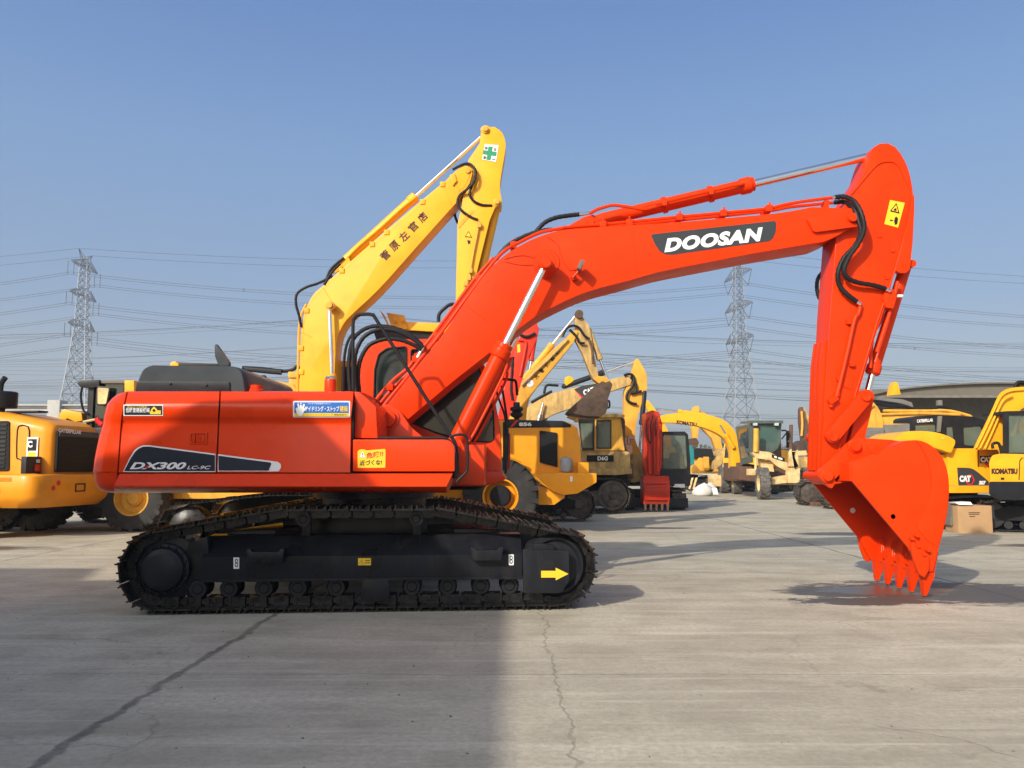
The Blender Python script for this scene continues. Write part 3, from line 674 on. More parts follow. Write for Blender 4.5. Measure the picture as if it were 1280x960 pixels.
sh = MB(); sh.px([(548, 511), (567, 511), (567, 519), (548, 519)], YC1 - .1, YC1 - .06); sh.build('sticker', YDEC, cab)
ch = MB(); ch.px(rnd([(549, 500), (556, 500), (556, 508), (549, 508)], 1), YC1 - .2, YC1 - .14); ch.build('monitor', WHITE, cab)
bl = MB(); bl.prism([at(470, 470, YC0) + V((0, .8, 0)), at(500, 448, YC0) + V((0, .8, 0)), at(520, 500, YC0) + V((0, .8, 0)), at(480, 512, YC0) + V((0, .8, 0))], (0, .02, 0)); bl.build('headrest', GREYM, cab)
# mirror arms, grab rail and door edge in front of the cab
mm = MB()
mm.tube([at(x, y, 10.7) for x, y in ((618, 473), (624, 473.5), (641, 475), (645, 478), (646.5, 494))], .018, 8, 3)
mm.tube([at(x, y, 10.7) for x, y in ((617, 477), (624, 500), (631, 520), (633, 545))], .014, 8, 3)
mm.tube([at(x, y, 10.75) for x, y in ((627, 482), (631, 505), (634, 530), (634.4, 560), (632, 592))], .016, 8, 3)
mm.build('mirror_arm', RUB, hero)
mm = MB(); mm.px(rnd([(628.5, 527), (634.5, 527), (634, 588), (628.6, 588)], 2), 10.72, 10.80, .012); mm.build('mirror', BLACK, hero)
mm = MB(); mm.px(rnd([(632, 540), (638, 542), (637.6, 586), (632, 589)], 2), 11.1, 11.16, .012); mm.build('cab_door_edge', REDO, hero)
# ---- rails
rl = MB()
rl.tube([at(x, y, 8.86) for x, y in ((441.5, 487), (441.2, 440), (441.4, 404), (443.5, 397), (448, 393.6), (460, 392.6), (466, 394), (470, 399), (515, 470), (557, 536), (565, 547), (569.5, 556), (571.4, 570), (571.6, 592))], .019, 10, 3)
rl.tube([at(x, y, 9.3) for x, y in ((429, 488), (430, 452), (433, 432), (438, 421), (443, 416))], .017, 8, 3)
rl.build('handrail', RUB, hero)
rl = MB(); rl.tube([at(x, y, 8.8) for x, y in ((466, 547.6), (548, 547.6), (558, 549), (565, 555), (568.6, 566), (569.4, 590))], .017, 8, 3)
rl.tube([at(x, y, 8.66) for x, y in ((563, 546), (571, 543.4), (579, 543.4), (583.4, 547), (584.6, 556), (584.4, 584), (582, 591), (572, 601), (569, 606))], .014, 8, 3)
rl.tube([at(x, y, 8.7) for x, y in ((569, 598), (567, 570), (560, 556))], .03, 8, 3)
rl.build('step_rail', RUB, hero)
# ---- boom
YB0, YB1 = 9.77, 10.37
top = crv([(482, 509), (501, 484.5), (528, 450), (550, 423), (570, 394), (591, 364), (605, 345), (617, 331), (630, 319.5), (647, 308.5), (662, 300.5), (677, 294.5), (691, 290), (706, 287), (730, 284.8), (760, 283), (834, 278.5), (900, 273), (970, 266.5), (1003, 261)], 2)
tip = [(1015, 258.5), (1040, 259.5), (1058, 260.5)] + [tuple(p) for p in circ(1065.5, 271, 11.5, 9, a0=-75, a1=60)]
bot = crv([(1046, 295), (1030, 302), (1012, 305), (942, 316.8), (900, 325), (861, 332.5), (822, 340.5), (787, 350.5), (752, 359.5), (734, 365), (717, 371.5), (694, 382.5), (672, 394), (649, 410.6), (632, 424), (615, 438.5), (566, 477), (509, 525)], 2)
BO = [(474, 532), (469.5, 522), (473, 513)] + [tuple(p) for p in top] + tip + [tuple(p) for p in bot] + [(494, 535), (483, 537)]
boom = MB().px(BO, YB0, YB1, .008).build('boom', ORANGE2, hero, ang=28)
bd = MB()
bd.px(rnd([(1009, 273.5), (1013, 271), (1060, 260), (1075, 262), (1078, 271), (1073, 283), (1020, 290), (1017, 289)], 2), YB0 - .05, YB0 + .01, .006)
MB().px([(1013, 271), (1060, 260), (1075, 262), (1078, 271), (1073, 283), (1020, 290)], YB1 - .01, YB1 + .05, .006).build('boom_tip_plate', ORANGE2, boom)
bd.lathe(at(1066.8, 271.2, YB0 - .10), (0, 1, 0), [(.004, 0), (.05, 0), (.055, .01), (.055, .05), (.085, .055), (.085, .07)], 24)
bd.build('boom_tip_plate', ORANGE2, boom)
# weld seams on the side plate
ws = MB()
for a, b in (((583, 382), (609, 402)), ((787, 285), (796, 347)), ((791, 285), (798, 346))): ws.tube([at(*a, YB0), at(*b, YB0)], .0035, 6)
ws.build('weld_seam', ORANGE2, boom)
# pin boss, work lamp and its wire
pb = MB(); pb.lathe(at(683.2, 328, 9.43), (0, 1, 0), [(.003, 0), (.05, 0), (.056, .008), (.064, .012), (.064, .06), (.085, .062), (.085, .20), (.12, .33)], 28)
pb.lathe(at(683.2, 328, YB0 - .012), (0, 1, 0), [(.155, 0), (.165, .012)], 36)
pb.build('cylinder_pin', ORANGE2, boom)
wl = MB(); wl.tube([at(x, y, 9.66) for x, y in ((716, 347), (722, 340), (723, 333))], .012); wl.px([(714, 345), (720, 343), (721, 348), (716, 350)], 9.68, 9.77, .004); wl.px([(719, 331), (724, 331), (724, 337), (719, 337)], 9.66, 9.74, .004)
wlo = wl.build('work_lamp', ORANGE2, boom)
MB().prism([at(x, y, 9.52) for x, y in rnd([(721.5, 334), (726, 324.5), (730.6, 325.2), (730, 329), (725, 337)], 1.2)], (0, .17, 0), .012).build('lamp_body', GREYM, wlo)
wr = MB(); wr.tube([at(x, y, YB0 - .006) for x, y in ((684, 296), (697, 305), (699, 313), (704, 326), (709, 334), (713, 338), (722, 337))], .005, 6, 3)
wr.tube([at(x, y, YB0 - .006) for x, y in ((631, 324), (645, 320), (660, 320), (674, 326))], .004, 6, 3)
wr.tube([at(x, y, YB0 - .006) for x, y in ((631, 327), (650, 331), (672, 331))], .004, 6, 3); wr.build('lubrication_line', REDO, boom)
# lettering panel
decal('name_panel', [(813.8, 294.6), (816, 292.6), (840, 290)] + [(968.4, 276)] + [(970.6, 279), (969.6, 290), (966.6, 297.4), (962, 301.4)] + [(841, 318.4), (832, 318), (825, 314.4), (819, 306)], pl(YB0 - .004), GREYD, boom)
text('DOOSAN', (830.5, 315.6), (955.6, 300.8), 17.2, pl(YB0 - .008), WHITE, boom, shear=.28, off=.058, space=1.10)
# ---- pipes on the boom
def tubes(name, lines, r, m, parent, sm=3, n=8, rib=0):
    for L_ in lines: o = MB().tube([at(x, y, Y) for x, y, Y in L_], r, n, sm, rib).build(name, m, parent)
    return o
def yy(L_, Y): return [(x, y, Y) for x, y in L_]
tubes('hydraulic_pipe', [yy([(467, 504), (478, 490), (494, 473), (511, 459), (522, 443), (543, 417), (590, 353), (617, 322)], 9.86),
                         yy([(473, 507), (488, 489), (506, 471), (519, 457), (527, 443), (547, 417), (592, 355.5), (618, 324.5)], 10.0),
                         yy([(479, 508), (492, 492), (511, 469), (525, 449), (550, 418), (594, 357.5), (626, 317.5), (650, 302.5), (676, 290.5), (704, 285)], 9.80)], .022, ORANGE2, boom)
tubes('hydraulic_pipe', [yy([(704, 284.4), (730, 282), (752, 280.6), (800, 276), (850, 271), (900, 266.5), (957, 261), (980, 256), (1005, 251.6), (1045, 246.4)], 9.84),
                         yy([(706, 287), (752, 284), (850, 275), (957, 264), (985, 259), (1010, 256.4), (1043, 253)], 9.98),
                         yy([(738, 266.5), (746, 262), (755, 259), (767, 256.5), (785, 258.6), (805, 261.6), (820, 258)], 9.84)], .021, ORANGE2, boom)
cl_ = MB()
for x, y in ((487, 483), (519, 448), (546, 419), (599, 347), (642, 305), (754, 279), (787, 277), (850, 270), (905, 265), (962, 259)):
    cl_.px(rnd([(x - 4, y - 3.5), (x + 4, y - 3.5), (x + 4, y + 4.5), (x - 4, y + 4.5)], 1), 9.79, 10.06, .006)
    cl_.lathe(at(x, y - 3.5, 9.86), (0, 0, 1), [(.012, 0), (.012, .03), (.002, .03)], 6); cl_.build('pipe_clamp', ORANGE2, boom); cl_ = MB()
cl_.px([(1031, 250), (1037, 250), (1036, 268), (1031, 268)], 9.84, 9.98, .006)
cl_.build('pipe_clamp', ORANGE2, boom)
tubes('hydraulic_hose', [yy([(620, 324), (635, 307), (657, 295), (678, 288.6), (690, 287.2)], 9.86), yy([(668, 292), (680, 279), (694, 272.4), (710, 269.6), (724, 268)], 9.92)], .029, RUB, boom, 5, 10, .12)
tubes('hose_fitting', [yy([(614, 331), (617, 327), (621, 322.6)], 9.86), yy([(690, 287.2), (705, 285.6)], 9.86), yy([(724, 268), (739, 266)], 9.92)], .022, CHROME, boom, 0)
tubes('hydraulic_hose', [yy([(445, 489), (443, 463), (445, 440), (455, 421), (472, 412.5), (490, 412.6), (508, 419), (521, 427), (529, 434)], 9.7), yy([(449.6, 494), (447.6, 470), (450.5, 450), (459, 434), (470, 427), (486, 423.4), (503, 425.6), (516, 430.6), (526, 436)], 9.75), yy([(437.6, 488), (436, 455), (440, 428), (450, 415), (466, 408), (488, 409), (508, 416), (524, 428), (530, 436)], 9.9)], .027, RUB, hero, 5, 10, .14)
tubes('hose_fitting', [yy([(529, 434), (522, 447)], 9.8), yy([(526, 436), (520, 452)], 9.86)], .02, CHROME, boom, 0)
tubes('hydraulic_hose', [[(1044, 246.6, 9.84), (1056, 246, 9.82), (1068, 252, 9.7), (1077, 268, 9.62), (1080, 286, 9.62), (1073, 304, 9.66), (1062, 320, 9.7), (1055, 336, 9.72), (1059, 347, 9.74), (1072, 353, 9.76), (1092, 356.6, 9.78), (1107, 361, 9.8)],
                         [(1043, 253, 9.96), (1056, 252.6, 9.9), (1068, 262, 9.72), (1074, 278, 9.68), (1076, 292, 9.68), (1068, 308, 9.72), (1055, 322, 9.74), (1047.6, 340, 9.75), (1049, 356, 9.78), (1059, 368, 9.78), (1071, 377, 9.8)]], .031, RUB, boom, 5, 10, .14)
tubes('hydraulic_hose', [yy([(1031, 337), (1023, 347), (1021, 358), (1023, 370), (1028, 378)], 10.4)], .026, RUB, boom, 5, 10, .12)
tubes('hose_fitting', [yy([(1040, 247), (1050, 246)], 9.84), yy([(1040, 253.4), (1048, 252.8)], 9.97), yy([(1105, 360.4), (1113, 364)], 9.8), yy([(1070, 376), (1076, 381)], 9.8)], .023, CHROME, boom, 0)
# ---- boom cylinders
for Yc, nm in ((9.54, 0), (10.60, 1)):
    def PC(x, y): p = at(x, y, 9.54); return V((p.x, Yc, p.z))
    a, b = PC(566, 560), PC(626.5, 431); tipp = PC(683.2, 328)
    d = (tipp - a).normalized(); L_ = (b - a).length
    cy = MB(); cy.lathe(a, d, [(.01, -.02), (.09, .02), (.095, .08), (.092, .12), (.092, L_ - .16), (.108, L_ - .15), (.115, L_ - .13), (.115, L_ - .05), (.10, L_ - .03), (.10, L_ + .02), (.05, L_ + .03)], 28)
    for k in range(10):
        aa = k * 36; e1 = d.cross(V((0, 1, 0))).normalized()
        cy.lathe(a + d * (L_ - .02) + (e1 * math.cos(R(aa)) + V((0, 1, 0)) * math.sin(R(aa))) * .082, d, [(.011, 0), (.011, .055), (.002, .056)], 6)
    cy.lathe(a + V((0, -.10, 0)), (0, 1, 0), [(.01, 0), (.10, .0), (.10, .20), (.01, .20)], 24)
    e1 = d.cross(V((0, 1, 0))).normalized()
    cy.tube([a + d * .15 + e1 * -.13, a + d * .3 + e1 * -.145, a + d * (L_ - .3) + e1 * -.145, a + d * (L_ - .15) + e1 * -.11], .017, 8, 2)
    cyo = cy.build('boom_cylinder', ORANGE2, hero)
    MB().cyl(a + d * (L_), tipp - d * .05, .043, 20).build('cylinder_rod', CHROME, cyo)
    ey = MB(); ey.lathe(tipp + V((0, -.055, 0)), (0, 1, 0), [(.04, 0), (.10, 0), (.105, .01), (.105, .10), (.10, .11), (.04, .11)], 28); ey.build('rod_eye', ORANGE2, cyo)
# ---- arm cylinder
Ya = Y0c
a, b, tipp = at(741, 277.5, Ya), at(942, 232, Ya), at(1091, 194.5, Ya)
d = (tipp - a).normalized(); L_ = (b - a).dot(d)
cy = MB(); cy.lathe(a, d, [(.01, .0), (.075, .04), (.085, .14), (.085, L_ - .18), (.098, L_ - .17), (.105, L_ - .15), (.105, L_ - .05), (.09, L_ - .03), (.09, L_), (.05, L_ + .01)], 28)
e1 = d.cross(V((0, 1, 0))).normalized()
cy.tube([a + d * .6 + V((0, -.13, 0)), a + d * .8 + V((0, -.14, .0)), a + d * (L_ - .3) + V((0, -.14, 0)), a + d * (L_ - .15) + V((0, -.09, 0))], .02, 8, 2)
for q_ in (.9, 1.5): cy.lathe(a + d * q_, d, [(.092, 0), (.105, .005), (.105, .05), (.092, .055)], 24); cy.box(FR((a + d * q_).x, 9.94, 0), -.03, .03, -.03, .06, (a + d * q_).z - .05, (a + d * q_).z + .03, .005)
cyo = cy.build('arm_cylinder', ORANGE2, hero)
MB().cyl(a + d * L_, tipp, .05, 24).build('cylinder_rod', CHROME, cyo)
bb = MB()
for y0 in (9.88, 10.22): bb.px(rnd([(704, 287), (716, 279), (730, 271), (741, 268), (748, 272), (753, 285)], 2), y0, y0 + .05, .006)
bb.lathe(at(738, 277, 9.84), (0, 1, 0), [(.003, 0), (.045, 0), (.05, .01), (.05, .45)], 18); bb.build('cylinder_bracket', ORANGE2, boom)
# ---- arm
YA0, YA1 = 9.86, 10.30
right = crv([(1126, 192), (1133, 205), (1138, 221), (1141, 238), (1141.6, 252)], 3)
AO = [(1087.5, 193), (1092, 184), (1100, 179.4), (1110, 179), (1119, 183.5)] + [tuple(p) for p in right] + [(1134, 285), (1117.5, 345), (1106, 385), (1088, 440), (1074, 489), (1066, 520), (1058, 550), (1049, 580), (1047, 592), (1043, 602), (1036, 606), (1029, 603), (1026.5, 596), (1028.5, 543), (1034, 469), (1038, 390), (1045, 296), (1053, 262), (1063, 243), (1080, 217.5)]
arm = MB().px(AO, YA0, YA1, .008).build('arm', ORANGE2, hero, ang=28)
ad = MB()
ad.tube([at(x, y, YA0 - .004) for x, y in ((1064, 243), (1082, 221), (1096, 206), (1107, 202), (1118, 203), (1126, 211), (1136, 232), (1140.6, 246), (1133, 285), (1118, 340), (1098, 397), (1086, 437), (1071, 487), (1060, 525), (1048, 565))], .0125, 8, 2)
ad.tube([at(1045.5, 300, YA0), at(1038, 395, YA0), at(1030, 520, YA0)], .006, 6)
for y0 in (YA0 - .03, YA1 - .02): ad.px(rnd([(1140.5, 247), (1143, 243), (1143, 262), (1141, 302), (1137.5, 336), (1133, 341), (1124.5, 341), (1120, 338), (1130, 300)], 1.5), y0, y0 + .05, .006)
ad.px(rnd([(1057.5, 472), (1066, 477), (1064, 487), (1054.5, 483)], 1), YA0 - .015, YA0, .003)
for x, y in ((1066, 455), (1062, 402), (1050, 473), (1047, 492), (1127, 336), (1100, 294), (1116, 312), (1109, 346)): ad.px(rnd([(x - 3, y - 3), (x + 3, y - 3), (x + 3, y + 3), (x - 3, y + 3)], 1), YA0 - .05 if x < 1068 else YA0 - .012, YA0, .003)
ad.build('arm_trim', ORANGE2, arm)
wp = MB()                                    # wear plates on the face towards the boom
pA, pB = at(1034, 455, YA0), at(1030, 588, YA0)
for k in range(3):
    y0 = YA0 + .05 + k * .14
    wp.prism([V((pA.x - .06, y0, pA.z)), V((pA.x - .01, y0, pA.z + .3)), V((pA.x + .05, y0, pA.z + .3)), V((pB.x + .03, y0, pB.z)), V((pB.x - .06, y0, pB.z))], (0, .07, 0), .008)
wp.build('wear_plate', ORANGE2, arm)
tubes('hydraulic_pipe', [yy([(1076, 380), (1073, 392), (1068, 400), (1060, 436), (1052, 470), (1047, 490), (1045, 497)], YA0 - .04), yy([(1045, 497), (1038, 509)], YA0 - .04)], .024, ORANGE2, arm)
tubes('hydraulic_pipe', [yy([(1112, 363), (1107, 377), (1100, 402), (1092, 418), (1089, 438), (1088, 460)], 9.96), yy([(1122, 352), (1114, 385), (1105, 412), (1096, 440)], 9.9)], .022, ORANGE2, arm)
va = MB(); va.px(rnd([(1108, 360), (1118, 362), (1121, 372), (1117, 386), (1107, 384), (1104, 372)], 2), 9.82, 9.98, .01); va.px(rnd([(1036, 500), (1046, 494), (1049, 499), (1039, 506)], 1), 9.78, 9.86, .006); va.build('pipe_valve', ORANGE2, arm)
MB().cyl(at(1122, 370, 9.86), at(1128, 370, 9.86), .018, 10).build('valve_cap', WHITE, arm)
# bucket cylinder
a, b, tipp = at(1131.5, 334, Y0c), at(1090, 468, Y0c), at(1083.6, 494, Y0c)
d = (b - a).normalized(); L_ = (b - a).length
cy = MB(); cy.lathe(a, d, [(.01, -.06), (.07, -.04), (.072, .05), (.072, L_ - .14), (.085, L_ - .12), (.09, L_ - .10), (.09, L_ - .02), (.07, L_), (.04, L_)], 24)
cy.lathe(a + V((0, -.2, 0)), (0, 1, 0), [(.003, 0), (.045, 0), (.045, .4), (.003, .4)], 18); cyo = cy.build('bucket_cylinder', ORANGE2, hero)
MB().cyl(b, tipp, .042, 18).build('cylinder_rod', CHROME, cyo)
# links
def link(mb, p, q, ra, rb, y0, y1):
    A, B = V(p), V(q); d_ = (B - A).normalized(); n_ = V((-d_.y, d_.x)); pts = []
    for k in range(9): a_ = R(-90 + 22.5 * k); pts.append(A - d_ * ra * math.cos(a_) + n_ * ra * math.sin(a_) * -1)
    for k in range(9): a_ = R(-90 + 22.5 * k); pts.append(B + d_ * rb * math.cos(a_) + n_ * rb * math.sin(a_))
    mb.px([tuple(p_) for p_ in pts], y0, y1, .008)
lk = MB()
for y0, y1 in ((YA0 - .12, YA0 - .04), (YA1 + .04, YA1 + .12)): link(lk, (1083.6, 495), (1042, 545), 8.6, 8.6, y0, y1)
for p in ((1083.6, 495), (1042, 545)): lk.lathe(at(*p, YA0 - .15), (0, 1, 0), [(.003, .005), (.012, .0), (.058, 0), (.062, .01), (.062, .76), (.058, .77), (.003, .77)], 24)
lk.build('idler_link', ORANGE2, hero)
lk = MB(); link(lk, (1084, 496), (1070, 557.5), 9, 9, 9.90, 10.26)
lk.build('bucket_link', ORANGE2, hero)
# caution plate on the arm
PA1, PA2 = pl(YA0 - .004), pl(YA0 - .008)
decal('caution_plate', [(1112.5, 250), (1131, 253.4), (1122.6, 284.6), (1105.4, 280)], PA1, YDEC, arm)
decal('caution_triangle', [(1112.4, 264), (1120.6, 253.6), (1124.6, 267)], PA2, INK, arm)
decal('caution_triangle', [(1114.6, 263), (1120.2, 256), (1122.8, 265)], pl(YA0 - .012), YDEC, arm)
decal('caution_mark', [(1117, 261.5), (1120.4, 259.8), (1120.8, 263.4), (1118, 263.4)], pl(YA0 - .016), INK, arm)
decal('caution_mark', [(1118.6, 272), (1120.6, 270.6), (1122.6, 273), (1121.6, 280), (1118.8, 281), (1117.6, 277)], PA2, INK, arm)
decal('caution_mark', [(1112.4, 275.2), (1114, 273.6), (1114, 274.8), (1116.4, 275.2), (1116.4, 276.2), (1113.8, 276), (1113.6, 277)], PA2, INK, arm)
# ---- bucket
YK0, YK1 = 9.40, 10.78
arc = crv([(1065, 577.5), (1080, 571.4), (1097, 565.6), (1112, 559), (1123, 554.4), (1133, 551.3), (1145, 550.2), (1156, 552.6), (1168, 560), (1178.6, 573), (1184, 588), (1186.2, 604), (1186, 622), (1184, 641), (1179.6, 662), (1173, 687), (1166.5, 714)], 3)
arc = [tuple(p) for p in arc]
inner = []
for i, p in enumerate(arc):
    q0, q1 = V(arc[max(i - 1, 0)]), V(arc[min(i + 1, len(arc) - 1)]); t_ = (q1 - q0).normalized(); n_ = V((-t_.y, t_.x)); inner.append(tuple(V(p) + n_ * 3.6))
bk_ = MB()
bk_.px(arc + inner[::-1], YK0 + .02, YK1 - .02, .004)
sidep = arc + [(1152.5, 716), (1135, 684), (1100, 642.5), (1065, 601)]
bk_.px(sidep, YK0, YK0 + .035, .005)
bk_.prism([at(x, y, YK0) + V((0, YK1 - YK0 - .035, 0)) for x, y in sidep], (0, .035, 0), .005)
bk_.px([(1062, 577), (1069, 576), (1069, 601.5), (1062, 601.5)], YK0 + .01, YK1 - .01, .01)
bk_.px([(1066, 576), (1112, 559), (1112, 549.5), (1074, 547.5), (1062, 560), (1052, 577)], YK0 + .32, YK0 + .36) if False else None
bucket = bk_.build('bucket', ORANGE2, hero, ang=35)
er = MB()
for y0 in (9.70, 10.40):
    er.px(rnd([(1021.5, 594), (1024, 588), (1031, 582.5), (1046, 567.5), (1058, 556), (1066, 549), (1074, 547.3), (1114, 549.8), (1128, 552), (1100, 563), (1072, 575), (1066, 598), (1044, 604), (1040, 611), (1030, 604)], [2, 3, 2, 2, 3, 4, 3, 1, 1, 1, 2, 2, 2, 2, 3]), y0, y0 + .07, .008)
for p in ((1070.3, 557.4), (1035.6, 594.8)):
    er.lathe(at(*p, 9.64), (0, 1, 0), [(.003, 0), (.058, 0), (.062, .01), (.062, .03), (.08, .035), (.08, .07)], 26)
    er.cyl(at(*p, 9.70), at(*p, 9.7) + V((0, .72, 0)), .05, 18)
er.lathe(at(1013, 594, 9.7), (0, 1, 0), [(.05, 0), (.085, .02), (.085, .6), (.05, .62)], 20) if False else None
er.tube([at(x, y, 9.70) for x, y in ((1059, 563), (1062, 570), (1068, 577))], .008)
er.px([(1062, 577), (1042, 600), (1044, 605), (1064, 602)], 9.70, 10.47, .008)
er.build('bucket_ear', ORANGE2, bucket)
bs = MB(); bs.lathe(at(1036, 595, YA0 + .0), (0, 1, 0), [(.05, -.03), (.10, -.02), (.105, 0), (.105, .44), (.10, .46), (.05, .47)], 26); bs.build('arm_boss', ORANGE2, arm)
bdt = MB(); bdt.tube([at(x, y, YK0 - .001) for x, y in ((1164.5, 597), (1163.7, 612), (1159, 632), (1152.5, 647.5), (1145, 658))], .006, 6, 3)
bdt.tube([at(x, y, YK0 - .001) for x, y in ((1154, 556), (1155, 566))], .006, 6)
bdt.tube([at(x, y, YK0 - .001) for x, y in ((1083, 556.5), (1087, 562), (1093, 566), (1100, 566))], .008, 6, 3)
bdt.build('weld_bead', ORANGE2, bucket)
wpl = [(1145, 550.6), (1156, 553), (1168, 560.5), (1178, 573.4), (1183.4, 588.4), (1185.4, 604), (1185.2, 622), (1183.2, 641), (1178.8, 661), (1172.6, 684), (1160, 676), (1146, 659), (1153, 647.5), (1159.4, 632), (1164, 612), (1164.8, 597), (1160, 575), (1152, 559)]
MB().px(wpl, YK0 - .012, YK0 + .002, .004).build('wear_plate', ORANGE2, bucket)
def cutter(Y, out):
    mb = MB(); mb.px(rnd([(1136, 681), (1139.5, 676), (1146, 684), (1158.5, 693), (1158.6, 712), (1153, 721.5), (1146.5, 717), (1140, 700)], 1.5), YK0, YK0 + .04, .006)
    for x, y in ((1143.6, 669.4), (1137.6, 673), (1145, 682.4), (1157.6, 687.4), (1152.6, 693)): mb.lathe(at(x, y, YK0 - .001), (0, -out, 0), [(.022, -.04), (.022, .014), (.016, .022), (.002, .022)], 6)
    for i, v_ in enumerate(mb.v): mb.v[i] = V((v_.x, v_.y + Y, v_.z))
    mb.build('side_cutter', ORANGE2, bucket)
cutter(-.045, 1); cutter(YK1 - YK0 + .003, 1)
ho = at(1116.4, 645.6, YK0 - .003)
MB().lathe(ho, (0, 1, 0), [(.002, 0), (.028, 0)], 16).build('drain_hole', SOOT, bucket)
MB().lathe(at(1066, 638, YK1 - .045) , (0, -1, 0), [(.002, .004), (.035, .0)], 16).build('drain_hole', WHITE, bucket)
for k in range(5):
    y0 = YK0 + .02 + k * (YK1 - YK0 - .16) / 4
    def PT_(x, y): p = at(x, y, 9.42); return V((p.x, y0, p.z))
    ad_ = MB(); ad_.loft([[PT_(1162, 686) + V((0, .01, 0)), PT_(1173.6, 690) + V((0, .01, 0)), PT_(1173.6, 690) + V((0, .11, 0)), PT_(1162, 686) + V((0, .11, 0))],
                          [PT_(1156, 716) + V((0, .01, 0)), PT_(1168, 719) + V((0, .01, 0)), PT_(1168, 719) + V((0, .11, 0)), PT_(1156, 716) + V((0, .11, 0))]])
    ao = ad_.build('tooth_adapter', ORANGE2, bucket, ang=20)
    tt = MB(); tt.loft([[PT_(1154.4, 715) + V((0, 0, 0)), PT_(1169.2, 718.6) + V((0, 0, 0)), PT_(1169.2, 718.6) + V((0, .12, 0)), PT_(1154.4, 715) + V((0, .12, 0))],
                        [PT_(1155.4, 730) + V((0, .01, 0)), PT_(1164.4, 731) + V((0, .01, 0)), PT_(1164.4, 731) + V((0, .11, 0)), PT_(1155.4, 730) + V((0, .11, 0))],
                        [PT_(1156.4, 745) + V((0, .03, 0)), PT_(1160, 745.6) + V((0, .03, 0)), PT_(1160, 745.6) + V((0, .09, 0)), PT_(1156.4, 745) + V((0, .09, 0))]])
    tto = tt.build('tooth', ORANGE2, bucket, ang=20)
    MB().lathe(PT_(1161.8, 718) + V((0, .002, 0)), (0, -1, 0), [(.018, -.01), (.018, .006), (.002, .008)], 8).build('tooth_pin', REDO, tto)
    rs_ = random.Random(k); sx = rs_.uniform(-1.5, 1.5)
    for q in range(2):
        x0 = 1163.6 + sx + q * 2.6; y0_ = 694 + rs_.uniform(0, 4); L0_ = rs_.uniform(8, 15)
        MB().raw([PT_(x0, y0_) + V((0, .006 - .002 * q, 0)), PT_(x0 + .7, y0_ + 1) + V((0, .006 - .002 * q, 0)), PT_(x0 - .6, y0_ + L0_) + V((0, -.002, 0)), PT_(x0 - 1.0, y0_ + L0_ - 1) + V((0, -.002, 0))], [(0, 1, 2, 3)]).build('scuff_mark', SCUFF, ao)
# ================================================================ machines behind
def wheel(t, f, u, v, r, w, rim, out, tm=None, lugs=18, rr=.52, steer=0, hubm=None, name='wheel'):
    tm = tm or TYRE; c = f.pt(u, v, r)
    ax = (f.v * math.cos(steer) + f.u * math.sin(steer)) * out
    ty = MB(); ty.lathe(c, ax, [(r * rr, w * .42), (r * (rr + .04), w * .47), (r * .80, w * .5), (r * .93, w * .46), (r * .965, w * .38), (r * .965, -w * .38), (r * .93, -w * .46), (r * .8, -w * .5), (r * (rr + .04), -w * .47), (r * rr, -w * .42), (r * rr, w * .42)], 36, cap=False)
    e1 = ax.cross(V((0, 0, 1))).normalized(); e2 = ax.cross(e1)
    for k in range(lugs):
        for s_ in (-1, 1):
            a0 = 2 * math.pi * (k + (.25 if s_ > 0 else -.25)) / lugs; da = 2 * math.pi / lugs
            vs = []
            for (a_, h_) in ((a0, .04), (a0 + da * .32, .04), (a0 + da * .62 , .515), (a0 + da * .22, .515)):
                for q_ in (.80 if h_ > .2 else .94, 1.0): vs.append(c + ax * (s_ * h_ * w) + (e1 * math.cos(a_) + e2 * math.sin(a_)) * r * q_)
            ty.raw(vs, [(1, 3, 5, 7), (0, 2, 3, 1), (2, 4, 5, 3), (4, 6, 7, 5), (6, 0, 1, 7)])
    to = ty.build(name, tm, t, ang=30)
    ri = MB(); q = r * rr
    ri.lathe(c, ax, [(q, w * .40), (q * 1.02, w * .45), (q * .93, w * .45), (q * .86, w * .28), (q * .80, w * .12), (q * .5, w * .10), (q * .45, w * .2), (q * .36, w * .22), (q * .33, w * .26), (.01, w * .27)], 28, cap=False)
    for k in range(12): ri.lathe(c + (e1 * math.cos(k * math.pi / 6) + e2 * math.sin(k * math.pi / 6)) * q * .41 + ax * (w * .2), ax, [(q * .035, 0), (q * .035, w * .06), (.002, w * .06)], 6)
    ri.build('rim', rim, to, ang=30)
    if hubm: MB().lathe(c, ax, [(q * .62, w * .12), (q * .6, w * .42), (q * .5, w * .5), (q * .2, w * .52), (.01, w * .52)], 20).build('hub', hubm, to)
    return to
def pane(mb, f, pts): mb.raw(pts, [tuple(range(len(pts)))])
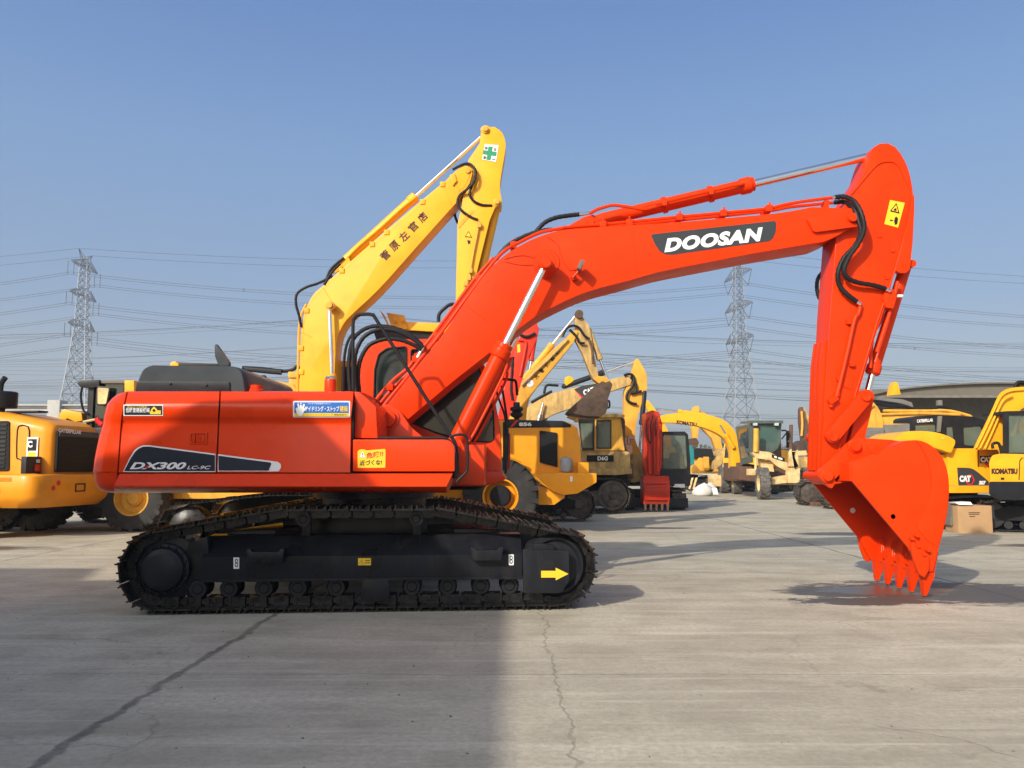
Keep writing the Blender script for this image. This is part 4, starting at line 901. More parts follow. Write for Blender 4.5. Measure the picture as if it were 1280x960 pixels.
def cab_box(t, f, u0, u1, v0, v1, z0, zs, z1, paint, glass, post=.07, roofm=None, name='cab', rake=0.0, sides='uUvV', roof_h=.1, over=.05):
    a = MB(); a.box(f, u0, u1, v0, v1, z0, zs, .03)
    for (u, v) in ((u0, v0), (u0, v1 - post), (u1 - post, v0), (u1 - post, v1 - post)):
        k = -rake if u > (u0 + u1) / 2 else 0
        b0 = [f.pt(u, v, zs - .01), f.pt(u + post, v, zs - .01), f.pt(u + post, v + post, zs - .01), f.pt(u, v + post, zs - .01)]
        b1 = [p + f.u * k + V((0, 0, z1 - zs)) for p in b0]; a.loft([b0, b1])
    c = a.build(name, paint, t)
    rf = MB(); rf.box(f, u0 - over, u1 - rake + over, v0 - over, v1 + over, z1 - .01, z1 + roof_h, .035); rf.build('roof', roofm or paint, c)
    i = post * .45
    for s_ in sides:
        g = MB()
        if s_ == 'v': g.side(f, [(u0 + i, zs), (u1 - i, zs), (u1 - i - rake, z1), (u0 + i, z1)], v0 + i, v0 + i + .01)
        if s_ == 'V': g.side(f, [(u0 + i, zs), (u1 - i, zs), (u1 - i - rake, z1), (u0 + i, z1)], v1 - i - .01, v1 - i)
        if s_ == 'u': g.front(f, [(v0 + i, zs), (v1 - i, zs), (v1 - i, z1), (v0 + i, z1)], u0 + i, u0 + i + .01)
        if s_ == 'U': g.loft([[f.pt(u1 - i + d_, v_, zs) for v_, d_ in ((v0 + i, 0), (v1 - i, 0), (v1 - i, .01), (v0 + i, .01))], [f.pt(u1 - i - rake + d_, v_, z1) for v_, d_ in ((v0 + i, 0), (v1 - i, 0), (v1 - i, .01), (v0 + i, .01))]])
        g.build('window', glass, c)
    s = MB(); um, vm = (u0 + u1) / 2 - .1, (v0 + v1) / 2
    s.box(f, um - .25, um + .25, vm - .25, vm + .25, zs - .1, zs + .15, .05); s.box(f, um - .3, um - .18, vm - .24, vm + .24, zs + .1, zs + .75, .05); s.build('seat', SOOT, c)
    return c
def crawler(t, f, half, gauge, w, r, top, n, m=None, fm=None, rollers=6):
    for s_ in (-1, 1):
        simple_track(t, f, s_ * gauge / 2, w, -half + r, half - r, r, top, n, m, fm, rollers=rollers)
    b = MB(); b.box(f, -half * .45, half * .45, -gauge / 2 + .1, gauge / 2 - .1, r * .8, top - .02, .03)
    b.lathe(f.pt(0, 0, top - .05), (0, 0, 1), [(.5, 0), (.55, .02), (.55, .22), (.1, .22)], 28); b.build('centre_frame', fm or SOOT, t)
def house(t, f, u0, u1, w, z0, z1, paint, tail=.5, name='upper_body'):
    b = MB(); h = w / 2
    pts = [(u1, -h), (u1, h), (u0 + tail, h), (u0 + .12, h * .72), (u0, 0), (u0 + .12, -h * .72), (u0 + tail, -h)]
    b.prism([f.pt(u, v, z0) for u, v in pts], (0, 0, z1 - z0), .05)
    b.box(f, u0 + .5, u0 + (u1 - u0) * .55, -h + .15, h - .15, z1 - .03, z1 + .16, .05)
    return b.build(name, paint, t)
def PXP(name, pts, Y0, Y1, m, t, bev=.01, ang=30):
    return MB().px(pts, Y0, Y1, bev).build(name, m, t, ang=ang)
def PXD(name, pts, Y0, d, m, t, bev=.01, ang=30, holes=()):
    return MB().prism([at(x, y, Y0) for x, y in pts], d, bev, [[at(x, y, Y0) for x, y in h] for h in holes]).build(name, m, t, ang=ang)
def rodcyl(name, t, p, q, k, Y, r, m, rodm=None, Yq=None, depth=None):    # barrel p->mid, rod mid->q
    P, Q = at(*p, Y), at(*q, Yq or Y); M_ = P + (Q - P) * k; d = (Q - P).normalized(); L_ = (M_ - P).length
    c = MB().lathe(P, d, [(.01, -r * .6), (r * .9, 0), (r, r), (r, L_ - 2 * r), (r * 1.18, L_ - 1.8 * r), (r * 1.18, L_ - .2 * r), (r * .8, L_), (.01, L_)], 16).build(name, m, t)
    MB().cyl(M_, Q, r * .5, 12).build('cylinder_rod', rodm or CHROME, c); return c

# ---- yellow excavator right behind
Y1_ = 15.0
b1 = thing('crawler_excavator', 'yellow excavator right behind the orange one, a green cross on its raised arm', 'excavator', (-3.6, Y1_, 0))
f1 = FR(-3.6, Y1_, 0)
crawler(b1, f1, 2.15, 2.4, .6, .42, 1.0, 44, TRACKM)
house(b1, f1, -2.7, 1.0, 2.6, 1.1, 2.2, YEL)
cb1 = cab_box(b1, f1, .3, 1.9, .5, 1.4, 1.2, 2.0, 3.35, YEL, GLASS, rake=.35)
gd = MB(); gd.px([(504, 402), (572, 405), (572, 416), (500, 412)], 15.5, 16.5, .01); gd.px([(452, 412), (490, 412), (572, 416), (572, 424), (463, 424)], 15.56, 16.44, .01) if False else None
gdo = gd.build('roof_guard', YEL, cb1)
g2 = MB(); g2.px([(483, 390.6), (505, 394), (510, 411.6), (490, 410.6)], 15.46, 15.56, .01); g2.px([(474.2, 387), (480, 393), (487, 408), (491, 411), (484, 406)], 15.42, 15.52, .004)
for x in (494, 503.5): g2.tube([at(x - 1.5, 399, 15.42), at(x - 1, 402.4, 15.38), at(x + 1.5, 402, 15.42)], .02, 6)
g2.build('guard_hatch', YEL, cb1)
g3 = MB(); g3.px([(497, 411.5), (572, 415.5), (572, 426), (470, 424), (466, 412)], 15.6, 16.4, .01)
for x in (470, 520, 560): g3.px([(x, 424), (x + 4, 424), (x + 4, 452), (x, 452)], 15.6, 15.68); g3.px([(x, 424), (x + 4, 424), (x + 4, 452), (x, 452)], 16.3, 16.38)
g3.build('guard_frame', BLACK, cb1)
YA, YB = 14.7, 15.22
btop = [tuple(p) for p in crv([(375, 560), (374.8, 480), (375.6, 440), (377, 409), (382, 388), (391, 369), (404, 357), (426, 337.5), (470, 299), (530, 248), (562.5, 221.5)], 3)]
bbot = [tuple(p) for p in crv([(571, 253), (562.5, 262), (520, 309.5), (474, 361), (442, 391), (430, 404), (423, 419), (419.5, 440), (418, 480), (418, 560)], 3)]
bm1 = PXP('boom', btop + [(576.7, 209), (583, 207), (589, 210), (590.6, 217), (587, 229)] + bbot, YA, YB, YEL, b1, .008)
a1 = PXP('arm', [(599.7, 179), (601.5, 163)] + circ(607, 163, 6.5, 7, a0=-170, a1=-40) + [(618, 158.4)] + [tuple(p) for p in crv([(618, 158.4), (626, 164), (630.4, 172), (632, 184), (628.4, 207), (624.8, 232), (627.4, 252)], 3)][1:] + [(626, 257), (619, 259), (612, 275), (603, 312), (592, 356), (583, 398), (581, 420), (574, 422), (569, 416), (569.6, 381), (571, 320), (571.6, 281.7), (577, 258), (585.5, 200)], 14.74, 15.14, YEL, b1, .008)
PXP('bucket', rnd([(545, 430), (575, 418), (590, 430), (588, 462), (566, 482), (540, 470)], 5), 14.4, 15.5, YEL, b1, .02)
wsm = MB()
for a, b in (((376.5, 415), (390, 422)), ((404, 360), (424, 392)), ((590, 262), (571.6, 283)), ((553, 232), (565, 258))): wsm.tube([at(*a, YA), at(*b, YA)], .006, 6)
wsm.tube([at(x, y, YA) for x, y in ((565, 229), (574, 236), (573, 240), (581, 232), (590, 212))], .008, 6)
wsm.build('weld_seam', YEL2, bm1)
rodcyl('arm_cylinder', b1, (428, 329), (600.5, 172), .53, 14.96, .085, YEL)
bk1 = MB()
for y0 in (14.82, 15.05): bk1.px([(415, 342), (428, 324), (436, 322), (440, 332)], y0, y0 + .05, .005)
bk1.build('cylinder_bracket', YEL, bm1)
rodcyl('boom_cylinder', b1, (418, 540), (411.5, 381), .45, 14.56, .075, YEL)
MB().lathe(at(411.5, 381, 14.46), (0, 1, 0), [(.003, 0), (.05, 0), (.055, .01), (.055, .03), (.085, .035), (.085, .16), (.05, .26)], 24).build('cylinder_pin', YEL2, bm1)
rodcyl('bucket_cylinder', b1, (622, 256), (588, 400), .72, 14.95, .072, YEL)
pn = MB()
for p in ((607, 161.5), (585, 214), (621.5, 252.6)): pn.lathe(at(*p, 14.70), (0, 1, 0), [(.003, -.03), (.04, -.03), (.045, -.02), (.045, .0), (.07, .01), (.07, .05)], 20)
pn.build('pin_boss', YEL2, a1)
tubes('hydraulic_pipe', [yy([(381, 392), (396, 370), (420, 345), (470, 302), (520, 262), (553, 232), (566, 219), (580, 207)], 14.80), yy([(378, 480), (378.4, 430), (381, 400), (389, 378), (404, 362), (440, 330), (476, 299), (510, 271), (545, 240), (560, 228)], 14.72), yy([(372, 490), (373, 440), (375, 400), (383, 380)], 14.9), yy([(430, 326), (450, 306), (475, 285), (500, 262), (520, 246)], 14.86)], .022, YEL, bm1)
pc1 = MB()
for x, y in ((427, 338), (465, 305), (483, 290), (528, 252), (553, 230), (376, 435), (376.4, 465), (383, 388)): pc1.px([(x - 3, y - 3), (x + 3, y - 3), (x + 3, y + 3), (x - 3, y + 3)], 14.68, 14.9, .006)
pc1.px([(562, 219), (568, 216), (571, 226), (566, 232)], 14.66, 14.72, .01); pc1.build('pipe_clamp', YEL, bm1)
tubes('hydraulic_hose', [[(425, 330, 14.75), (415, 340, 14.7), (405, 356, 14.7)], [(430, 322, 14.8), (414, 336, 14.78), (407, 352, 14.76)], [(416, 345, 14.72), (398, 354, 14.68), (383, 359, 14.66), (371.5, 367, 14.66), (370, 380, 14.66), (374, 395, 14.66), (376.6, 409, 14.7)],
                         [(566, 212, 14.8), (580, 205, 14.74), (589, 206, 14.66), (594, 215, 14.62), (592, 228, 14.62), (582, 238, 14.66), (574, 245, 14.7), (572, 255, 14.7), (578, 264, 14.7), (590, 272, 14.72), (597, 274.6, 14.72)],
                         [(580, 205, 14.86), (590, 207, 14.76), (594.6, 216, 14.7), (590, 232, 14.68), (587, 243, 14.68), (592, 251, 14.7), (602, 256, 14.72), (615, 257, 14.74)], [(571, 262, 15.2), (568.6, 268, 15.2), (571, 276, 15.2), (573.6, 281, 15.2)]], .026, RUB, bm1, 5, 8, .12)
tubes('hydraulic_hose', [yy([(548, 402), (549, 393), (555, 386), (562, 381), (568, 381), (569, 388), (564, 397)], 14.6)], .035, RUB, a1, 5, 8, .12)
tubes('hydraulic_pipe', [yy([(599, 276), (597, 290), (592, 315), (588, 338), (585, 352)], 14.7)], .018, YEL2, a1)
vv = MB()
for x, y in ((599, 281), (588, 338), (586, 347), (582, 354)): vv.px(rnd([(x - 2.5, y - 3), (x + 2.5, y - 3), (x + 2.5, y + 3), (x - 2.5, y + 3)], 1), 14.66, 14.74, .006)
vv.build('pipe_valve', YEL2, a1)
BP = pl(14.695)
def ang_text(s, c0, c1, h, P, m, par, off, w_=None, **k):      # characters marched along a line, each its own size
    n = len(s); dx, dy = (c1[0] - c0[0]) / max(n - 1, 1), (c1[1] - c0[1]) / max(n - 1, 1); L_ = math.hypot(dx, dy) or 1
    ux, uy = dx / L_, dy / L_; hw = (w_ or h) / 2
    for i, ch in enumerate(s):
        cx, cy = c0[0] + dx * i, c0[1] + dy * i; bx, by = cx - uy * h / 2, cy + ux * h / 2
        text(ch, (bx - ux * hw, by - uy * hw), (bx + ux * hw, by + uy * hw), h, P, m, par, off=off, **k)
ang_text('菅原左官店', (481.5, 319), (528, 271.5), 11.5, BP, BRINK, bm1, .022)
AP = pl(14.732); AP2 = pl(14.726); AP3 = pl(14.72)
decal('safety_sticker', [(606, 180), (623.4, 181.6), (620, 202.4), (602.6, 199.4)], AP, WHITE, a1)
decal('green_cross', [(610.6, 183), (615.8, 183.6), (614.8, 189), (620.8, 190), (620, 195), (614, 194.2), (613, 200.2), (608, 199.4), (609, 193.4), (603.4, 192.4), (604.2, 187.4), (609.8, 188.4)], AP2, GREEND, a1)
for ch, x, y in (('安', 605.4, 186.6), ('全', 616.6, 188), ('第', 603.6, 198.4), ('一', 615, 199)): text(ch, (x, y), (x + 3.8, y + .4), 3.6 if ch != '一' else .8, AP3, INK, a1, off=.02)
decal('caution_triangle', [(581, 296), (585.6, 288.6), (590, 297)], AP, INK, a1); decal('caution_triangle', [(582.4, 295.2), (585.6, 290.2), (588.6, 296)], AP2, YDEC, a1)
decal('caution_mark', [(584, 300), (588, 300.6), (587.6, 304), (585, 305)], AP, INK, a1)

# ---- yellow machine whose lowered boom lies behind the grey hood
b9 = thing('crawler_excavator', 'yellow excavator behind the grey engine cover, only its low shaded boom showing', 'excavator', (-9.3, 23.0, 0))
f9 = FR(-9.3, 23.0, 0)
crawler(b9, f9, 2.0, 2.3, .6, .42, .95, 36); house(b9, f9, -2.6, 1.0, 2.5, 1.1, 2.3, YEL2)
cab_box(b9, f9, .2, 1.8, .4, 1.3, 1.2, 1.9, 3.0, YEL2, GLASS, rake=.3)
bm9 = PXP('boom', [(225, 540), (232, 500), (262, 474), (285, 466), (305, 466), (334, 474), (366, 480), (374, 490), (350, 493), (320, 489), (290, 486), (262, 505), (246, 540)], 22.7, 23.25, YEL2, b9)
PXP('arm', [(362, 470), (372, 466), (378, 480), (376, 530), (366, 560), (356, 556), (358, 500)], 22.75, 23.15, YEL2, b9)
tubes('hydraulic_hose', [yy([(303, 459.5), (330, 461), (354, 464), (366, 462), (371, 458), (374, 461)], 22.9), yy([(306, 462), (335, 465), (352, 466.5)], 22.8)], .05, RUB, bm9, 4)
MB().cyl(at(306, 460.5, 22.85), at(352, 464.5, 22.85), .07, 12).build('arm_cylinder', BLACK, b9)
PXP('cylinder_head', rnd([(360, 464.5), (373, 464.5), (373, 472), (360, 472)], 1.5), 22.7, 23.2, YEL2, b9)
hz = MB(); hz.px([(224, 452.6), (272, 454.6), (272, 458), (224, 458)], 22.2, 22.6, .02); hz.build('handrail', BLACK, b9)
PXP('light_housing', [(212, 457), (214, 452.4), (219, 451.6), (223, 455), (223, 458)], 22.2, 22.6, YEL, b9)
PXP('cooler', [(316, 476), (320, 470), (330, 468.6), (336, 480), (338, 489), (318, 489)], 22.4, 22.6, BLACK, b9)

# ---- wheel loader at the far left
l1 = thing('wheel_loader', 'amber wheel loader at the left edge, seen from behind with a black radiator grille', 'loader', (-9.24, 17.73, 0))
fl1 = FR(-9.24, 17.73, R(170))
def lring(u, hw, zt, zb, rr=.16):
    pts = rnd([(-hw, zb), (-hw, zt), (hw, zt), (hw, zb)], [0, rr, rr, 0], 5); return [fl1.pt(u, v, z) for v, z in pts]
hd = MB().loft([lring(.14, .66, 2.22, 1.30, .1), lring(.18, .72, 2.32, 1.28, .2), lring(.35, .77, 2.40, 1.28, .24), lring(1.4, .80, 2.60, 1.28, .24), lring(3.2, .80, 2.72, 1.28, .24)]).build('hood', CATY, l1, ang=40)
gr = MB(); gr.front(fl1, rnd([(-.62, 1.34), (.62, 1.34), (.62, 2.20), (-.62, 2.20)], .03), .08, .13, .01); gr.build('radiator_grille', SOOT, hd)
gs = MB()
for k in range(30): z = 1.38 + k * .026; gs.box(fl1, .055, .08, -.58, .58, z, z + .008)
gs.build('grille_slats', BLACK, hd)
hd2 = MB(); hd2.front(fl1, [(-.6, 2.08), (.6, 2.08), (.6, 2.2), (-.6, 2.2)], .05, .08, .004); hd2.build('grille_header', GREYD, hd)
text('CATERPILLAR', (73, 540.2), (101.5, 543), 5.2, fl1.upl(.045), WHITE, hd, off=.03)
sv = fl1.vpl(.80)
lo = MB(); lo.side(fl1, rnd([(1.02, 1.36), (3.0, 1.36), (3.0, 2.40), (1.08, 2.40)], .06), .79, .815, .006); lv_ = lo.build('side_louvre', SOOT, hd)
ls = MB()
for k in range(11): ls.side(fl1, rnd([(1.12, 1.42 + k * .088), (1.82, 1.42 + k * .088), (1.82, 1.47 + k * .088), (1.12, 1.47 + k * .088)], .02), .815, .83)
for k in range(11): ls.side(fl1, rnd([(1.92, 1.42 + k * .088), (2.9, 1.42 + k * .088), (2.9, 1.47 + k * .088), (1.92, 1.47 + k * .088)], .02), .815, .83)
ls.build('louvre_slats', BLACK, lv_)
dg = MB(); dg.tube([fl1.pt(u, .792, z) for u, z in ((.84, 1.62), (.88, 1.66), (.9, 2.2), (.84, 2.3), (.72, 2.3), (.62, 2.2), (.6, 1.62), (.66, 1.55), (.84, 1.62))], .012, 6, 2); dg.build('panel_seam', BLACK, hd)
# counterweight with rounded corners
def cring(z, e, dz=0): return [fl1.pt(u, v, z + dz * (v < 0)) for u, v in rnd([(1.6, -1.28 + e), (-.02 + e, -1.28 + e), (-.02 + e, 1.28 - e), (1.6, 1.28 - e)], [0, .4, .4, 0], 7)]
cw = MB().loft([cring(.62, .20), cring(.76, .05), cring(.86, 0), cring(1.26, 0), cring(1.29, .02), cring(1.30, .06)]).build('counterweight', CATY, l1, ang=40)
ht = MB()
for v in (-.80, -.66, .66, .80): ht.lathe(fl1.pt(-.022, v, 1.02 + (.1 if abs(v) < .7 else 0)), -fl1.u, [(.05, -.02), (.055, .006), (.04, .008), (.002, .0)], 12)
ht.build('rear_reflector', REDD, cw)
MB().front(fl1, [(-.16, .92), (.16, .92), (.16, 1.1), (-.16, 1.1)], -.03, .02, .01, holes=[[(-.12, .95), (.12, .95), (.12, 1.07), (-.12, 1.07)]]).build('hitch_socket', BLACK, cw)
tl = MB(); tl.box(fl1, .30, .42, .78, 1.2, 1.31, 1.66, .02); tlo = tl.build('tail_light', BLACK, l1)
MB().box(fl1, .28, .30, .82, .98, 1.36, 1.5, .005).build('red_lens', REDL, tlo); MB().box(fl1, .28, .30, .84, .94, 1.53, 1.6, .005).build('clear_lens', LAMPG, tlo)
text('C', (34.2, 559.4), (40.6, 559.4), 8.4, fl1.vpl(.835), WHITE, hd, off=.06)
MB().side(fl1, rnd([(.39, 1.62), (.65, 1.62), (.65, 2.06), (.39, 2.06)], .01), .79, .80).build('white_sticker', WHITE, hd)
MB().side(fl1, [(.42, 1.78), (.62, 1.78), (.62, 2.02), (.42, 2.02)], .80, .806).build('black_sticker', INK, hd)
bt_ = at(37, 558, 1); bx_ = fl1.vpl(.81)
MB().side(fl1, rnd([(.43, 1.64), (.61, 1.64), (.61, 1.75), (.43, 1.75)], .02), .80, .806).build('yellow_sticker', YDEC, hd)
lf = MB(); lf.box(fl1, .5, 4.0, .75, 1.28, 1.12, 1.27, .03); lf.box(fl1, .5, 4.6, -.5, .5, .6, 1.3, .04); lf.box(fl1, .5, 4.0, -1.28, -.75, 1.12, 1.27, .03); lf.build('rear_frame', CATY, l1)
lad = MB(); lad.tube([fl1.pt(1.05, 1.3, .95), fl1.pt(1.05, 1.34, .9), fl1.pt(1.05, 1.34, .5)], .03); lad.tube([fl1.pt(.8, 1.3, .98), fl1.pt(1.05, 1.33, .9)], .03); lad.build('tow_pin', BLACK, l1)
cab_box(l1, fl1, 2.9, 4.5, -.75, .75, 1.3, 2.1, 3.4, BLACK, GLASS)
ex = MB(); ex.lathe(fl1.pt(1.80, .25, 2.55), (0, 0, 1), [(.08, 0), (.08, .16), (.30, .17), (.31, .19), (.31, .50), (.28, .52), (.01, .52)], 28); ex.tube([fl1.pt(1.85, .25, 3.05), fl1.pt(1.83, .25, 3.25), fl1.pt(1.74, .25, 3.38)], .06, 8, 3); ex.box(fl1, .72, 1.5, .15, .45, 2.6, 2.64, .01); ex.build('air_cleaner', BLACK, l1)
for u in (1.75, 5.0):
    for s_ in (-1, 1): wheel(l1, fl1, u, s_ * 1.0, .76, .56, CATY, s_)
bkt = MB(); bkt.side(fl1, [(6.4, .1), (7.4, .05), (7.45, .12), (6.7, .3), (6.5, .8), (6.7, 1.2), (6.55, 1.25), (6.3, .8)], -1.4, 1.4, .01); bkt.build('bucket', CATY, l1)
am = MB()
for s_ in (-.5, .5): am.side(fl1, [(4.4, 1.4), (5.2, 1.5), (6.4, .7), (6.4, .4), (5.1, 1.0), (4.4, 1.1)], s_ - .05, s_ + .05, .01)
am.build('lift_arm', CATY, l1)

# ---- wheel loader behind the counterweight
l2 = thing('wheel_loader', 'yellow wheel loader with a grey cab behind the orange counterweight', 'loader', (-9.5, 19.9, 0))
fl2 = FR(-9.0, 19.9, R(180))
wheel(l2, fl2, (-9.0 - at(172, 631, 19.0).x) * 1.0, 1.0, .74, .55, YEL2, 1)
wheel(l2, fl2, (-9.0 - at(172, 631, 19.0).x) * 1.0, -1.0, .74, .55, YEL2, -1)
wheel(l2, fl2, 2.7, 1.0, .74, .55, YEL2, 1); wheel(l2, fl2, 2.7, -1.0, .74, .55, YEL2, -1)
cab_box(l2, fl2, -.10, .84, -.7, .85, 1.7, 2.35, 3.38, BLACK, GLASS, post=.13, roofm=GREYM, roof_h=.08)
cc = MB(); cc.px([(96, 479), (101, 474.6), (124, 474.6), (124, 482), (116, 485), (100, 484)], 18.95, 19.2, .02); cc.build('air_intake', BLACK, l2)
bo = MB(); bo.box(fl2, -4.2, 2.2, -.5, .5, .7, 1.35, .05); bo.box(fl2, -3.9, -1.2, -.72, .72, 1.3, 2.3, .08); bo.box(fl2, -1.3, 1.0, -1.0, 1.0, 1.2, 1.75, .03); bo.box(fl2, -4.5, -3.6, -1.2, 1.2, .7, 1.4, .08); bo.build('body', YEL2, l2)
sp = MB(); sp.side(fl2, [(.05, 1.9), (.75, 1.9), (.75, 2.55), (.05, 2.55)], .76, .79, .01); sp.build('side_panel', YEL2, l2)
text('LG', (116.6, 524.5), (123, 524.5), 5.2, fl2.vpl(.80), INK, l2, off=.03)
yp = MB(); yp.px([(155.7, 475.5), (167.5, 475.5), (167.5, 492), (155.7, 492)], 18.9, 19.4, .01); yp.build('rear_pillar', YEL, l2)
ml = MB(); ml.tube([at(x, y, 19.0) for x, y in ((103, 484), (101, 495), (104, 512), (110, 518))], .025, 6, 3); ml.px(rnd([(121, 482), (138, 484), (134, 507), (121, 507)], 2), 18.94, 18.98, .01); ml.build('mirror', BLACK, l2)
mp = MB(); mp.px(rnd([(122, 484.5), (136, 485.5), (132.4, 505), (122, 505)], 2), 18.925, 18.935); mp.build('mirror_glass', CREAM, l2)
rh = MB(); rh.tube([at(x, y, 19.0) for x, y in ((104, 527.5), (116, 525), (124, 524))], .03, 6); rh.build('hand_lever', CREAM, l2)
rt = MB(); rt.tube([at(x, y, 18.9) for x, y in ((121, 523), (124, 528), (128, 531))], .06, 8, 3); rt.build('red_coupling', REDD, l2)
ar = MB(); ar.px([(74, 516), (80, 511), (92, 514), (102, 516), (103, 526), (94, 527.6), (84, 523), (78, 528.6), (73, 526)], 19.2, 19.7, .03); ar.build('lift_arm', YEL, l2)
ar = MB(); ar.side(fl2, [(1.5, 1.9), (2.4, 1.9), (4.4, .9), (4.2, .6), (2.2, 1.4), (1.5, 1.5)], -.5, -.4, .01); ar.side(fl2, [(1.5, 1.9), (2.4, 1.9), (4.4, .9), (4.2, .6), (2.2, 1.4), (1.5, 1.5)], .4, .5, .01)
ar.side(fl2, [(4.2, .1), (5.3, .05), (5.3, .12), (4.6, .4), (4.5, .9), (4.3, .9)], -1.3, 1.3, .01); ar.build('front_bucket', YEL2, l2)

# ---- the 856 loader
l3 = thing('wheel_loader', 'yellow wheel loader numbered 856 beside the orange cab, black stripe on its hood', 'loader', (-1.0, 18.9, 0))
f3 = FR(-0.25, 18.9, R(180))
PXP('hood', [(600, 527), (640, 524.6), (705, 526), (715, 530), (722, 534.6), (724.5, 548), (727, 578), (735.6, 579), (735.6, 594), (600, 594)], 18.2, 19.6, YEL3, l3, .05)
hs = PXP('hood_stripe', [(634, 524.4), (703, 526), (713.6, 530.6), (713.8, 534), (700, 534.2), (634, 534.6)], 18.185, 18.3, BLACK, l3, .008)
decal('red_slash', [(637, 534), (645, 525.2), (648.4, 525.2), (640.4, 534)], pl(18.178), REDD, hs)
text('856', (648.8, 532.6), (664.6, 532.6), 4.6, pl(18.175), WHITE, hs, off=.05)
g_ = PXP('side_grille', rnd([(674.6, 538), (696.8, 541), (696.8, 584), (674.6, 578)], 1.5), 18.16, 18.22, SOOT, l3, .01)
gg = MB()
for k in range(14): gg.px([(677, 541 + k * 2.7), (694.5, 543.4 + k * 2.8), (694.5, 544.3 + k * 2.8), (677, 541.9 + k * 2.7)], 18.145, 18.16)
gg.build('grille_slats', BLACK, g_)
PXP('counterweight', [(658, 592), (700, 590.6), (746, 591.4), (746, 603), (722, 617), (704, 619), (690, 614), (672, 602)], 17.95, 19.9, YEL3, l3, .04)
PXP('rear_frame', [(668, 604), (706, 618), (706, 622), (693, 631), (673, 631), (668, 622)], 18.1, 19.7, YEL3, l3, .02)
PXP('battery_step', [(722, 578), (736, 578), (736, 592), (722, 592)], 17.98, 18.2, YEL3, l3, .02)
MB().lathe(at(707.5, 587, 18.08), (0, 0, 1), [(.10, -.05), (.13, 0), (.13, .2), (.10, .26), (.002, .28)], 18).build('air_tank', STEEL, l3)
decal('reflector', [(712.6, 595.4), (715.8, 595.4), (715.8, 602), (712.6, 602)], pl(17.945), WHITE, l3)
wheel(l3, f3, -.25 - at(626, 619, 18.2).x, .95, .82, .6, YEL3, 1, rr=.46, hubm=SOOT)
wheel(l3, f3, -.25 - at(626, 619, 18.2).x, -.95, .82, .6, YEL3, -1, rr=.46)
wheel(l3, f3, 3.2, .95, .82, .6, YEL3, 1, rr=.46); wheel(l3, f3, 3.2, -.95, .82, .6, YEL3, -1, rr=.46)
b = MB(); b.box(f3, -.6, 3.6, -.45, .45, .75, 1.5, .05); b.tube([at(x, y, 17.92) for x, y in ((652, 577), (640, 572), (625, 570), (608, 574), (596, 584))], .04, 6, 3); b.build('chassis', YEL3, l3)
cab_box(l3, f3, .6, 2.2, -.75, .75, 1.5, 2.2, 3.35, YEL3, GLASS)
am = MB()
for s_ in (-.5, .4): am.side(f3, [(2.3, 1.7), (3.0, 1.9), (4.7, .8), (4.6, .5), (3.0, 1.3), (2.3, 1.3)], s_, s_ + .1, .01)
am.side(f3, [(4.6, .1), (5.6, .05), (5.6, .12), (5.0, .4), (4.9, .9), (4.6, 1.0)], -1.4, 1.4, .01); am.build('bucket', YEL3, l3)
pc = MB(); pc.lathe(at(645.8, 526, 18.7), (0, 0, 1), [(.06, 0), (.06, .06), (.13, .10), (.15, .16), (.10, .2), (.15, .25), (.15, .3), (.08, .33), (.07, .42), (.002, .42)], 20); pc.build('air_cleaner', BLACK, l3)

# ---- red excavator far behind the boom
b2 = thing('crawler_excavator', 'bright red excavator mostly hidden behind the orange boom cylinder, a yellow tag on its arm', 'excavator', (-1.2, 21.5, 0))
f2 = FR(-1.6, 21.5, 0)
crawler(b2, f2, 1.7, 2.0, .5, .38, .85, 34); house(b2, f2, -1.9, .8, 2.2, .95, 2.0, REDB); cab_box(b2, f2, .1, 1.4, .2, 1.1, 1.05, 1.6, 2.7, REDB, GLASS, rake=.25)
ar2 = PXP('arm', [(668, 401), (672, 405), (673, 411), (671, 424), (661, 446), (652, 476), (645, 500), (636, 522), (628, 540), (620, 536), (626, 500), (638, 460), (646, 428), (656, 412)], 20.9, 21.3, REDB, b2)
PXP('boom', [(570, 560), (578, 520), (606, 470), (640, 430), (658, 418), (662, 428), (640, 462), (612, 510), (596, 560)], 21.3, 21.8, REDB, b2)
PXP('bucket', rnd([(604, 520), (626, 530), (628, 560), (606, 575), (592, 555)], 4), 20.6, 21.5, REDB, b2, .02)
rodcyl('bucket_cylinder', b2, (671, 409), (662, 462), .8, 20.98, .06, REDB)
decal('yellow_tag', [(646.4, 431), (650, 430), (650.4, 440), (646.8, 441)], pl(20.89), YDEC, ar2)
tubes('hydraulic_pipe', [yy([(648, 425), (657, 427), (656, 440), (650, 470)], 20.86)], .03, REDB, ar2)
tubes('hydraulic_hose', [yy([(650, 418), (657, 421), (664, 419), (669, 416)], 20.85), yy([(641, 446), (640, 466), (639, 486), (641, 500)], 20.9)], .04, RUB, ar2, 4, 8, .15)

